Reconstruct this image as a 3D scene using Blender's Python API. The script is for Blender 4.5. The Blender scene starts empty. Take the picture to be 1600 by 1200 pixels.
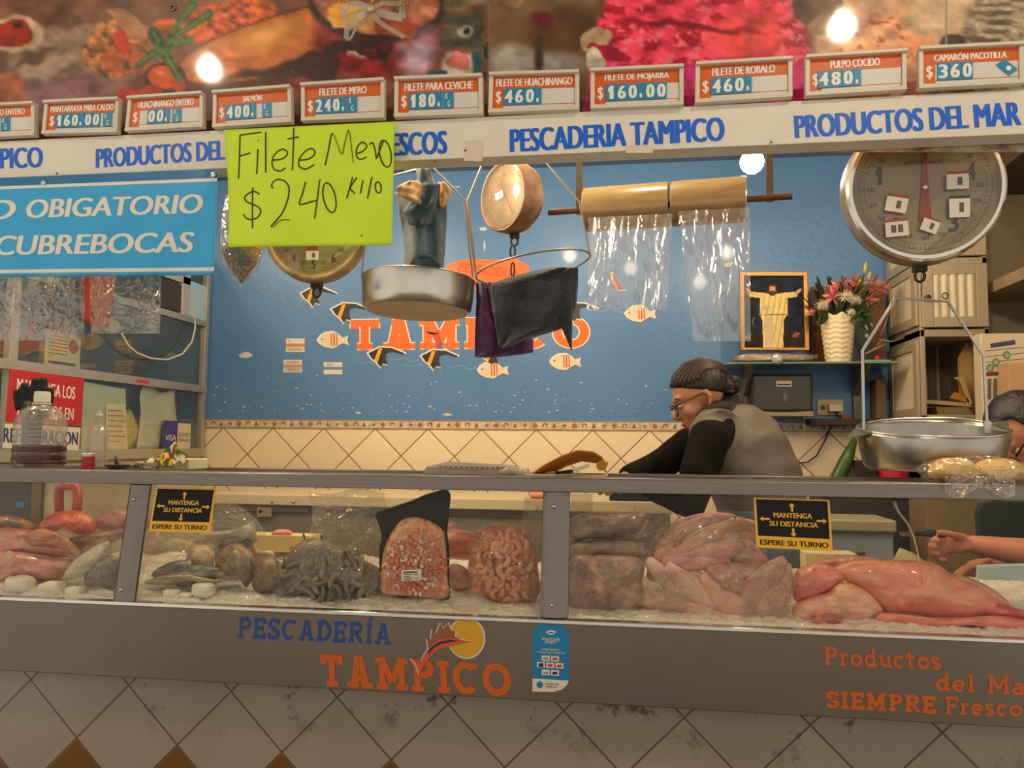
import bpy, bmesh, math, random
import numpy as np
from mathutils import Vector, Matrix, noise as mnoise
random.seed(7)
SC = bpy.context.scene
COL = SC.collection
F = 1250.0
# ------------------------------------------------------------------ camera
def _basis(th=4.2):
    a = np.array([.9893, .0013, .1456]); a /= np.linalg.norm(a)
    s, c = math.sin(math.radians(th)), math.cos(math.radians(th))
    r = (a[2]*s - a[1]*c)/a[0]
    z = np.array([r, c, -s]); z /= np.linalg.norm(z)
    return np.array([a, np.cross(z, a), z])
RB = _basis()
CAM = np.array([0, 0, 1.42])
cd = bpy.data.cameras.new('camera'); co = bpy.data.objects.new('camera', cd); COL.objects.link(co)
cd.sensor_width = 36; cd.lens = 36*F/1600; cd.clip_start = .05
mw = Matrix([[*RB[i], CAM[i]] for i in range(3)] + [[0, 0, 0, 1]])
co.matrix_world = mw
SC.camera = co
# ------------------------------------------------------------------ light and exposure
SC.view_settings.view_transform = 'Standard'; SC.view_settings.look = 'None'
SC.view_settings.gamma = 1; SC.view_settings.use_curve_mapping = False
SC.view_settings.exposure = 1.75
wd = bpy.data.worlds.new('world'); SC.world = wd; wd.use_nodes = True
wd.node_tree.nodes['Background'].inputs[0].default_value = (1, .90, .77, 1)
wd.node_tree.nodes['Background'].inputs[1].default_value = .26
SC.cycles.max_bounces = 8; SC.cycles.transparent_max_bounces = 24
SC.cycles.diffuse_bounces = 4; SC.cycles.glossy_bounces = 4
SC.cycles.sample_clamp_indirect = 6
SC.cycles.caustics_reflective = False; SC.cycles.caustics_refractive = False

def ray(px, py):
    return RB @ np.array([(px-800)/F, (600-py)/F, -1.])
def W(px, py, Y):                 # the point of the plane y=Y seen at a pixel of the photograph
    d = ray(px, py); return Vector(CAM + d*(Y-CAM[1])/d[1])
def WX(px, py, X):
    d = ray(px, py); return Vector(CAM + d*(X-CAM[0])/d[0])
def WZ(px, py, Z):
    d = ray(px, py); return Vector(CAM + d*(Z-CAM[2])/d[2])
GB, GT, ZGB, ZGT = 1.97, 2.01, .997, 1.295     # the leaning front glass
def WG(px, py, off=0):
    n = np.array([0, -(ZGT-ZGB), GT-GB]); n = n/np.linalg.norm(n)
    p = np.array([0, GB, ZGB]) + n*off
    d = ray(px, py); return Vector(CAM + d*np.dot(p-CAM, n)/np.dot(d, n))

# ------------------------------------------------------------------ materials
def lin(c):
    return tuple(((x/255)/12.92 if x/255 <= .04045 else ((x/255+.055)/1.055)**2.4) for x in c)
_mc = {}
def M(name, col=(200, 200, 200), rough=.5, metal=0, var=0, vs=8, col2=None, bump=0, bs=40, coat=0, sss=0, ssr=.01, spec=.5, attr=None, detail=4, stretch=None, emit=None, es=0, sheen=0):
    if name in _mc: return _mc[name]
    m = bpy.data.materials.new(name); m.use_nodes = True; _mc[name] = m
    nt = m.node_tree; b = nt.nodes['Principled BSDF']; L = nt.links.new
    c = lin(col); b.inputs['Base Color'].default_value = (*c, 1)
    b.inputs['Roughness'].default_value = rough; b.inputs['Metallic'].default_value = metal
    b.inputs['Specular IOR Level'].default_value = spec
    if coat: b.inputs['Coat Weight'].default_value = coat; b.inputs['Coat Roughness'].default_value = .06
    if sss:
        b.inputs['Subsurface Weight'].default_value = sss; b.inputs['Subsurface Radius'].default_value = (1, .4, .25); b.inputs['Subsurface Scale'].default_value = ssr
    if sheen: b.inputs['Sheen Weight'].default_value = sheen
    if emit:
        b.inputs['Emission Color'].default_value = (*lin(emit), 1); b.inputs['Emission Strength'].default_value = es
    src = None
    if attr:
        a = nt.nodes.new('ShaderNodeAttribute'); a.attribute_name = attr; src = a.outputs['Color']; L(src, b.inputs['Base Color'])
    if var or bump:
        tc = nt.nodes.new('ShaderNodeTexCoord'); co_ = tc.outputs['Object']
        if stretch:
            mp = nt.nodes.new('ShaderNodeMapping'); mp.inputs['Scale'].default_value = stretch; L(co_, mp.inputs['Vector']); co_ = mp.outputs['Vector']
    if var:
        n = nt.nodes.new('ShaderNodeTexNoise'); n.inputs['Scale'].default_value = vs; n.inputs['Detail'].default_value = detail; n.inputs['Roughness'].default_value = .6
        L(co_, n.inputs['Vector'])
        r = nt.nodes.new('ShaderNodeMapRange'); r.inputs[1].default_value = .36; r.inputs[2].default_value = .64
        L(n.outputs['Fac'], r.inputs[0])
        mx = nt.nodes.new('ShaderNodeMix'); mx.data_type = 'RGBA'
        if col2 is None: k = 1-var; c2 = tuple(x*k for x in c)
        else: c2 = lin(col2)
        mx.inputs['A'].default_value = (*c, 1); mx.inputs['B'].default_value = (*c2, 1)
        if src: L(src, mx.inputs['A'])
        mu = nt.nodes.new('ShaderNodeMath'); mu.operation = 'MULTIPLY'; mu.inputs[1].default_value = 1 if col2 is not None else 1
        if col2 is not None: mu.inputs[1].default_value = var
        L(r.outputs[0], mu.inputs[0]); L(mu.outputs[0], mx.inputs['Factor'])
        L(mx.outputs['Result'], b.inputs['Base Color'])
    if bump:
        n2 = nt.nodes.new('ShaderNodeTexNoise'); n2.inputs['Scale'].default_value = bs; n2.inputs['Detail'].default_value = 3
        L(co_, n2.inputs['Vector'])
        bp = nt.nodes.new('ShaderNodeBump'); bp.inputs['Strength'].default_value = bump; bp.inputs['Distance'].default_value = .01
        L(n2.outputs['Fac'], bp.inputs['Height']); L(bp.outputs[0], b.inputs['Normal'])
    return m
def film(name, tint=(255, 255, 255), fac=.12, rough=.12, milky=.0, bump=.6, bs=14, gl=(255, 255, 255), stretch=None):
    """clear plastic or glass: see-through, a sheen and a little milk"""
    if name in _mc: return _mc[name]
    m = bpy.data.materials.new(name); m.use_nodes = True; _mc[name] = m
    nt = m.node_tree; nt.nodes.clear(); L = nt.links.new
    out = nt.nodes.new('ShaderNodeOutputMaterial')
    tr = nt.nodes.new('ShaderNodeBsdfTransparent'); tr.inputs[0].default_value = (*lin(tint), 1)
    g = nt.nodes.new('ShaderNodeBsdfGlossy'); g.inputs['Roughness'].default_value = rough; g.inputs[0].default_value = (*lin(gl), 1)
    d = nt.nodes.new('ShaderNodeBsdfDiffuse'); d.inputs[0].default_value = (*lin((235, 230, 220)), 1)
    lw = nt.nodes.new('ShaderNodeLayerWeight'); lw.inputs[0].default_value = .25
    mr = nt.nodes.new('ShaderNodeMapRange'); mr.inputs[3].default_value = fac; mr.inputs[4].default_value = min(1, fac*3+(.08 if fac > .02 else .05))
    L(lw.outputs['Facing'], mr.inputs[0])
    m1 = nt.nodes.new('ShaderNodeMixShader'); m1.inputs[0].default_value = milky; L(tr.outputs[0], m1.inputs[1]); L(d.outputs[0], m1.inputs[2])
    m2 = nt.nodes.new('ShaderNodeMixShader'); L(mr.outputs[0], m2.inputs[0]); L(m1.outputs[0], m2.inputs[1]); L(g.outputs[0], m2.inputs[2])
    L(m2.outputs[0], out.inputs[0])
    if bump:
        tc = nt.nodes.new('ShaderNodeTexCoord'); n = nt.nodes.new('ShaderNodeTexNoise'); n.inputs['Scale'].default_value = bs; n.inputs['Detail'].default_value = 2; n.inputs['Distortion'].default_value = .8
        v = tc.outputs['Object']
        if stretch:
            mp = nt.nodes.new('ShaderNodeMapping'); mp.inputs['Scale'].default_value = stretch; L(v, mp.inputs['Vector']); v = mp.outputs['Vector']
        L(v, n.inputs['Vector'])
        bp = nt.nodes.new('ShaderNodeBump'); bp.inputs['Strength'].default_value = bump; bp.inputs['Distance'].default_value = .03 if bs < 30 else .045
        L(n.outputs['Fac'], bp.inputs['Height']); L(bp.outputs[0], g.inputs['Normal']); L(bp.outputs[0], lw.inputs['Normal'])
    return m
# ------------------------------------------------------------------ objects
def loc_of(o):
    v = Vector((0, 0, 0))
    while o is not None: v = v + o.location; o = o.parent
    return v
def thing(name, label, cat, loc=(0, 0, 0), group=None):
    o = bpy.data.objects.new(name, None); COL.objects.link(o); o.location = loc; o.empty_display_size = .05
    o['label'] = label; o['category'] = cat
    if group: o['group'] = group
    return o
def tag(o, label, cat, group=None, kind=None):
    o['label'] = label; o['category'] = cat
    if group: o['group'] = group
    if kind: o['kind'] = kind
    return o
def struct(o):
    o['kind'] = 'structure'; return o
class MB:
    def __init__(s): s.v = []; s.f = []; s.c = None
    def add(s, vs, fs):
        n = len(s.v); s.v += [tuple(v) for v in vs]; s.f += [tuple(i+n for i in f) for f in fs]; return s
    def box(s, a, b):
        x0, y0, z0 = [min(p, q) for p, q in zip(a, b)]; x1, y1, z1 = [max(p, q) for p, q in zip(a, b)]
        return s.add([(x0, y0, z0), (x1, y0, z0), (x1, y1, z0), (x0, y1, z0), (x0, y0, z1), (x1, y0, z1), (x1, y1, z1), (x0, y1, z1)],
                     [(0, 3, 2, 1), (4, 5, 6, 7), (0, 1, 5, 4), (1, 2, 6, 5), (2, 3, 7, 6), (3, 0, 4, 7)])
    def obox(s, o, ux, uy, uz):    # box from corner o along three edge vectors
        o, ux, uy, uz = Vector(o), Vector(ux), Vector(uy), Vector(uz)
        p = [o, o+ux, o+ux+uy, o+uy]; p += [q+uz for q in p]
        return s.add(p, [(0, 3, 2, 1), (4, 5, 6, 7), (0, 1, 5, 4), (1, 2, 6, 5), (2, 3, 7, 6), (3, 0, 4, 7)])
    def prism(s, pts, ext):         # planar outline (3-D points) extruded by vector ext
        n = len(pts); ext = Vector(ext); P = [Vector(p) for p in pts]
        return s.add(P+[p+ext for p in P], [tuple(range(n))[::-1], tuple(range(n, 2*n))]+[(i, (i+1) % n, n+(i+1) % n, n+i) for i in range(n)])
    def tube(s, pts, r, seg=8, closed=False, flat=None):
        P = [Vector(p) for p in pts]; n = len(P); R_ = r if hasattr(r, '__len__') else [r]*n
        up = None; rings = []
        for i in range(n):
            a = P[i-1] if (i > 0 or closed) else P[i]; b = P[(i+1) % n] if (i < n-1 or closed) else P[i]
            t = (b-a)
            if t.length < 1e-9: t = Vector((0, 0, 1))
            t.normalize()
            if up is None:
                up = Vector((0, 0, 1)) if abs(t.z) < .9 else Vector((1, 0, 0))
            u = up-t*up.dot(t)
            if u.length < 1e-6: u = t.orthogonal()
            u.normalize(); up = u; w = t.cross(u)
            fx, fy = (flat if flat else (1, 1))
            rings.append([P[i]+(u*math.cos(2*math.pi*k/seg)*fx+w*math.sin(2*math.pi*k/seg)*fy)*R_[i] for k in range(seg)])
        vs = [p for q in rings for p in q]; fs = []
        for i in range(n if closed else n-1):
            j = (i+1) % n
            for k in range(seg): fs.append((i*seg+k, i*seg+(k+1) % seg, j*seg+(k+1) % seg, j*seg+k))
        if not closed: fs += [tuple(range(seg))[::-1], tuple(range((n-1)*seg, n*seg))]
        return s.add(vs, fs)
    def lathe(s, prof, c=(0, 0, 0), seg=32, ax=None, sx=1, sy=1, caps=True):
        """prof [(r, h)] turned about axis ax through c"""
        c = Vector(c); q = Vector((0, 0, 1)).rotation_difference(Vector(ax).normalized()) if ax is not None else None
        vs = []; n = len(prof)
        for r, h in prof:
            for k in range(seg):
                a = 2*math.pi*k/seg; p = Vector((r*math.cos(a)*sx, r*math.sin(a)*sy, h))
                vs.append(c+(q @ p if q else p))
        fs = []
        for i in range(n-1):
            for k in range(seg): fs.append((i*seg+k, i*seg+(k+1) % seg, (i+1)*seg+(k+1) % seg, (i+1)*seg+k))
        if caps: fs += [tuple(range(seg))[::-1], tuple(range((n-1)*seg, n*seg))]
        return s.add(vs, fs)
    def grid(s, fn, nu, nv, flip=False):
        vs = [fn(i/nu, j/nv) for j in range(nv+1) for i in range(nu+1)]; fs = []
        for j in range(nv):
            for i in range(nu):
                a = j*(nu+1)+i; q = (a, a+1, a+nu+2, a+nu+1); fs.append(q[::-1] if flip else q)
        return s.add(vs, fs)
    def blob(s, c, r, seg=20, amp=0, fs=3, seed=0, rot=None, sq=1, fn=None):
        """closed lump: ellipsoid with noise; sq<1 boxier"""
        c = Vector(c); nv, nu = seg//2+2, seg; vs = []
        for j in range(nv+1):
            th = math.pi*j/nv
            for i in range(nu):
                ph = 2*math.pi*i/nu
                d = Vector((math.sin(th)*math.cos(ph), math.sin(th)*math.sin(ph), math.cos(th)))
                e = Vector([math.copysign(abs(x)**sq, x) for x in d]) if sq != 1 else d
                k = 1+amp*mnoise.fractal(d*fs+Vector((seed*7.3, seed*3.1, seed)), 1, 2, 3) if amp else 1
                p = Vector((e.x*r[0]*k, e.y*r[1]*k, e.z*r[2]*k))
                if fn: p = fn(p)
                if rot: p = rot @ p
                vs.append(c+p)
        f = []
        for j in range(nv):
            for i in range(nu): f.append((j*nu+i, (j+1)*nu+i, (j+1)*nu+(i+1) % nu, j*nu+(i+1) % nu))
        return s.add(vs, f)
    def build(s, name, mat, parent=None, smooth=None, bevel=0, solid=0, sub=0, weld=False, mods=None):
        me = bpy.data.meshes.new(name); L0 = loc_of(parent) if parent else Vector((0, 0, 0))
        me.from_pydata([(v[0]-L0.x, v[1]-L0.y, v[2]-L0.z) for v in s.v], [], s.f)
        if s.c is not None:
            ca = me.color_attributes.new('paint', 'FLOAT_COLOR', 'POINT')
            ca.data.foreach_set('color', np.concatenate([s.c, np.ones((len(s.c), 1))], 1).astype(np.float32).ravel())
        if weld or smooth:
            bm = bmesh.new(); bm.from_mesh(me); bmesh.ops.remove_doubles(bm, verts=bm.verts, dist=1e-6)
            bmesh.ops.recalc_face_normals(bm, faces=bm.faces); bm.to_mesh(me); bm.free()
        me.update()
        if isinstance(mat, (list, tuple)):
            for q in mat: me.materials.append(q)
        else: me.materials.append(mat)
        o = bpy.data.objects.new(name, me); COL.objects.link(o)
        if parent: o.parent = parent
        if smooth:
            for p in me.polygons: p.use_smooth = True
            if smooth != 1:
                me.set_sharp_from_angle(angle=math.radians(smooth))
        if solid:
            md = o.modifiers.new('s', 'SOLIDIFY'); md.thickness = solid; md.offset = 0
        if bevel:
            md = o.modifiers.new('b', 'BEVEL'); md.width = bevel; md.segments = 2; md.limit_method = 'ANGLE'
        if sub:
            md = o.modifiers.new('u', 'SUBSURF'); md.levels = md.render_levels = sub
        return o
def remesh(mb, voxel, smooth_it=4):
    """one continuous watertight skin grown over overlapping shapes"""
    me = bpy.data.meshes.new('tmp'); me.from_pydata(mb.v, [], mb.f); me.update()
    bm = bmesh.new(); bm.from_mesh(me); bmesh.ops.remove_doubles(bm, verts=bm.verts, dist=1e-6); bmesh.ops.recalc_face_normals(bm, faces=bm.faces); bm.to_mesh(me); bm.free()
    o = bpy.data.objects.new('tmp', me); COL.objects.link(o)
    r = o.modifiers.new('r', 'REMESH'); r.mode = 'VOXEL'; r.voxel_size = voxel; r.use_smooth_shade = True
    if smooth_it:
        q = o.modifiers.new('q', 'SMOOTH'); q.factor = .5; q.iterations = smooth_it
    dg = bpy.context.evaluated_depsgraph_get(); dg.update()
    ev = o.evaluated_get(dg); m2 = ev.to_mesh()
    out = MB(); out.v = [tuple(v.co) for v in m2.vertices]; out.f = [tuple(p.vertices) for p in m2.polygons]
    ev.to_mesh_clear(); bpy.data.objects.remove(o); bpy.data.meshes.remove(me)
    return out
# ------------------------------------------------------------------ lettering
def text_polys(s, bold=.0, shear=0, spacing=1.0):
    c = bpy.data.curves.new('t', 'FONT'); c.body = s; c.offset = bold; c.shear = shear; c.space_character = spacing; c.resolution_u = 4
    o = bpy.data.objects.new('t', c); COL.objects.link(o)
    dg = bpy.context.evaluated_depsgraph_get(); dg.update()
    me = bpy.data.meshes.new_from_object(o.evaluated_get(dg)); v = [tuple(x.co)[:2] for x in me.vertices]; f = [tuple(p.vertices) for p in me.polygons]
    bpy.data.objects.remove(o); bpy.data.curves.remove(c); bpy.data.meshes.remove(me)
    a = np.array(v); a -= a.min(0); a /= np.maximum(a.max(0), 1e-6)
    return a, f
def lay(mb, s, o, ux, uy, lift=(0, 0, 0), bold=.02, shear=0, spacing=1.0, warp=None):
    """letters of s filling the parallelogram o, ux, uy"""
    if s == '1': a, f = np.array([(.18, .74), (.45, 1), (.76, 1), (.76, 0), (.42, 0), (.42, .68), (.18, .52)]), [(3, 4, 5, 2), (5, 6, 0, 1, 2)]
    else: a, f = text_polys(s, 0, shear, spacing)
    o, ux, uy, lift = Vector(o), Vector(ux), Vector(uy), Vector(lift)
    n = uy.cross(ux).normalized()
    if n.dot(lift) < 0: n = -n
    k = bold*.55*uy.length; d = ux.normalized()*k
    for i, sx in enumerate((0, -1, 1) if bold > .012 else (0,)):    # heavy letters: thin layers side by side
        pts = []
        for x, y in a:
            p = o+ux*x*(1-2*k/ux.length if bold > .012 else 1)+(d if bold > .012 else d*0)+d*sx+uy*y+lift+n*.00007*i
            pts.append(warp(p) if warp else p)
        mb.add(pts, f)
    return mb
# heavy drawn alphabet (slab or plain): strokes in a unit box
def _arc(cx, cy, rx, ry, a0, a1, n=12):
    return [(cx+rx*math.cos(math.radians(a0+(a1-a0)*i/n)), cy+ry*math.sin(math.radians(a0+(a1-a0)*i/n))) for i in range(n+1)]
def glyph(ch, w, t):
    h = t/2; X0, X1, Y0, Y1 = h, w-h, h, 1-h; cx = w/2; sb = []
    def bar(x, y, k=1.0): sb.append([(x-t*.95*k, y), (x+t*.95*k, y)])
    if ch == 'T': S = [[(cx, 0), (cx, 1)], [(X0-h, Y1), (X1+h, Y1)], [(X0, Y1), (X0, .7)], [(X1, Y1), (X1, .7)]]; bar(cx, Y0)
    elif ch == 'A': S = [[(X0+h, 0), (cx-h*.2, 1)], [(X1-h, 0), (cx+h*.2, 1)], [(w*.26, .32), (w*.74, .32)]]; bar(X0+h, Y0); bar(X1-h, Y0); sb.append([(cx-t*.9, Y1), (cx+h, Y1)])
    elif ch == 'M': S = [[(X0+h, 0), (X0+h, 1)], [(X1-h, 0), (X1-h, 1)], [(X0+h, 1), (cx, .25)], [(X1-h, 1), (cx, .25)]]; bar(X0+h, Y0); bar(X1-h, Y0); sb += [[(0, Y1), (X0+h, Y1)], [(X1-h, Y1), (w, Y1)]]
    elif ch == 'P': S = [[(X0+h, 0), (X0+h, 1)], [(X0-h*.5, Y1), (w*.6, Y1)]+_arc(w*.6, 1-.27-h*.2, w*.4-h, .27-h*.8, 90, -90)+[(X0+h, .45+h*.5)]]; bar(X0+h, Y0)
    elif ch == 'I': S = [[(cx, 0), (cx, 1)]]; bar(cx, Y0); bar(cx, Y1)
    elif ch == 'C': S = [_arc(cx, .5, cx-h, .5-h, 45, 315, 20)]; sb = [[(w*.83, .78), (w*.83, 1-h*.4)]]
    elif ch == 'O': S = [_arc(cx, .5, cx-h, .5-h, 0, 360, 28)]
    elif ch == 'E': S = [[(X0+h, 0), (X0+h, 1)], [(0, Y1), (X1+h, Y1)], [(0, Y0), (X1+h, Y0)], [(X0, .5), (w*.7, .5)], [(X1, Y1), (X1, .72)], [(X1, Y0), (X1, .28)], [(w*.7, .38), (w*.7, .62)]]
    elif ch == 'F': S = [[(X0+h, 0), (X0+h, 1)], [(0, Y1), (X1+h, Y1)], [(X0, .5), (w*.7, .5)], [(X1, Y1), (X1, .72)], [(w*.7, .38), (w*.7, .62)]]; bar(X0+h, Y0)
    elif ch == 'S': S = [_arc(cx, .735, cx-h, .265-h, 20, 270, 14)+_arc(cx, .265+h*0, cx-h, .265-h*.9, 90, -160, 14)]; sb = [[(X1, .72), (X1, .97)], [(X0, .05), (X0, .3)]]
    elif ch == 'R': S = [[(X0+h, 0), (X0+h, 1)], [(X0-h*.5, Y1), (w*.55, Y1)]+_arc(w*.55, 1-.26-h*.2, w*.36-h*.6, .26-h*.8, 90, -90)+[(X0+h, .48)], [(w*.5, .48), (X1-h*.3, Y0)]]; bar(X0+h, Y0); sb.append([(X1-h, Y0), (w, Y0)])
    elif ch == 'D': S = [[(X0+h, 0), (X0+h, 1)], [(0, Y1), (w*.4, Y1)]+_arc(w*.4, .5, w*.6-h, .5-h, 90, -90, 16)+[(0, Y0)]]
    elif ch == 'Í': S, q = glyph('I', w, t); S = [list(s_) for s_ in S]; S.append([(cx-.02, 1.06), (cx+.13, 1.24)]); return S, q
    elif ch in 'oeca':
        H = .68
        if ch == 'o': S = [_arc(cx, H/2, cx-h, H/2-h, 0, 360, 24)]
        elif ch == 'c': S = [_arc(cx, H/2, cx-h, H/2-h, 45, 315, 18)]; sb = [[(w*.82, H*.75), (w*.82, H)]]
        elif ch == 'e': S = [[(X0, H/2), (X1, H/2)], _arc(cx, H/2, cx-h, H/2-h, 0, 310, 20)]
        else: S = [_arc(cx*.85, H*.3, cx*.85-h, H*.3-h*.6, 0, 360, 18), [(X1-h, 0), (X1-h, H*.6)]+_arc(cx*.9, H*.62, X1-h-cx*.9, H*.38-h, 0, 150, 10)]; sb = [[(X1-h, Y0), (w, Y0)]]
    elif ch == 'r': S = [[(X0+h, 0), (X0+h, .68)], _arc(w*.75, .4, w*.75-X0-h, .28-h, 180, 60, 10)]; bar(X0+h, Y0); sb.append([(0, .68-h), (X0+h, .68-h)])
    elif ch == 'd': S = [_arc(cx*.9, .34, cx*.9-h, .34-h, 0, 360, 22), [(X1-h, 0), (X1-h, 1)]]; sb = [[(X1-t, Y1), (X1-h, Y1)], [(X1-h, Y0), (w, Y0)]]
    elif ch == 'u': S = [[(X0+h, .68), (X0+h, .3)]+_arc(cx, .3, cx-X0-h, .3-h, 180, 360, 12)+[(X1-h, .68)], [(X1-h, .68), (X1-h, 0)]]; sb = [[(0, .68-h), (X0+h, .68-h)], [(X1-t*1.1, .68-h), (X1-h, .68-h)], [(X1-h, Y0), (w, Y0)]]
    elif ch == 't': S = [[(cx*.8, .9), (cx*.8, .25)]+_arc(cx*1.15, .25, cx*.35, .25-h, 180, 320, 8), [(0, .66), (w, .66)]]
    elif ch == 's': S = [_arc(cx, .5, cx-h, .18-h*.6, 20, 270, 12)+_arc(cx, .185, cx-h, .185-h*.8, 90, -160, 12)]
    elif ch == 'l': S = [[(cx, 0), (cx, 1)]]; bar(cx, Y0); sb.append([(cx-t, Y1), (cx, Y1)])
    else: S = []
    return S, sb
GW = dict(T=.78, A=.9, M=1.08, P=.76, I=.42, C=.86, O=.92, E=.74, F=.72, S=.7, R=.82, D=.84, o=.7, e=.66, c=.62, a=.66, r=.52, d=.7, u=.74, t=.5, s=.54, l=.36)
GW['Í'] = .42; GW[' '] = .42
_lift = [0]
def _stroke(mb, P, t, mp, nrm=None):
    _lift[0] = (_lift[0]+1) % 12
    up = (nrm or Vector((0, -1, 0)))*(.00006*_lift[0])
    n = len(P); L_, R_ = [], []
    closed = (Vector(P[0])-Vector(P[-1])).length < 1e-4 and n > 3
    for i in range(n):
        a = Vector(P[i-1] if i > 0 else (P[-2] if closed else P[i])); b = Vector(P[i+1] if i < n-1 else (P[1] if closed else P[i]))
        d = (b-a)
        if d.length < 1e-9: d = Vector((1, 0))
        d.normalize(); m = Vector((-d.y, d.x))*t/2
        if 0 < i < n-1:
            d1 = (Vector(P[i])-Vector(P[i-1])).normalized(); k = max(.45, d.dot(d1)); m = m/k
        L_.append(Vector(P[i])+m); R_.append(Vector(P[i])-m)
    vs = [mp(p)+up for p in L_+R_]
    mb.add(vs, [(i, i+n, i+n+1, i+1) for i in range(n-1)])
def slab(mb, s, o, ux, uy, t=.2, gap=.1, lift=(0, 0, 0), serif=True, slant=0, warp=None, ts=None):
    ts = ts or t
    tot = sum(GW[c] for c in s)+gap*(len(s)-1); o, ux, uy, lift = Vector(o), Vector(ux), Vector(uy), Vector(lift); x = 0
    for c in s:
        S, sb = glyph(c, GW[c], t)
        mp = lambda p, x=x: (lambda q: warp(q) if warp else q)(o+ux*((x+p[0]+slant*p[1])/tot)+uy*p[1]+lift)
        for q in S: _stroke(mb, q, ts, mp)
        if serif:
            for q in sb: _stroke(mb, q, ts-t*.2, mp)
        x += GW[c]+gap
    return mb
def pxquad(bl, br, tl, pl):
    o = pl(*bl); return o, pl(*br)-o, pl(*tl)-o
# value noise for painted sheets
_rng = np.random.RandomState(3)
_tab = _rng.rand(64, 64)
def vn(x, y):
    xi = np.floor(x).astype(int); yi = np.floor(y).astype(int); fx = x-xi; fy = y-yi; fx = fx*fx*(3-2*fx); fy = fy*fy*(3-2*fy)
    g = lambda i, j: _tab[i % 64, j % 64]
    return (g(xi, yi)*(1-fx)+g(xi+1, yi)*fx)*(1-fy)+(g(xi, yi+1)*(1-fx)+g(xi+1, yi+1)*fx)*fy
def fbm(x, y, o=4):
    s = 0; a = .5; t = 0
    for k in range(o): s = s+a*vn(x*2**k+k*13.7, y*2**k+k*7.1); t += a; a *= .5
    return s/t
def painted(nu, nv, x0, x1, y0, y1, fn, pl):
    """a sheet over pixel box whose own print is fn(x, y)->rgb 0..255"""
    xs = np.linspace(x0, x1, nu+1); ys = np.linspace(y0, y1, nv+1); X, Y = np.meshgrid(xs, ys)
    C_ = fn(X, Y).reshape(-1, 3)/255.; C_ = np.where(C_ <= .04045, C_/12.92, ((np.clip(C_, 0, 1)+.055)/1.055)**2.4)
    mb = MB(); mb.grid(lambda u, v: pl(x0+(x1-x0)*u, y0+(y1-y0)*v), nu, nv); mb.c = C_; return mb
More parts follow.
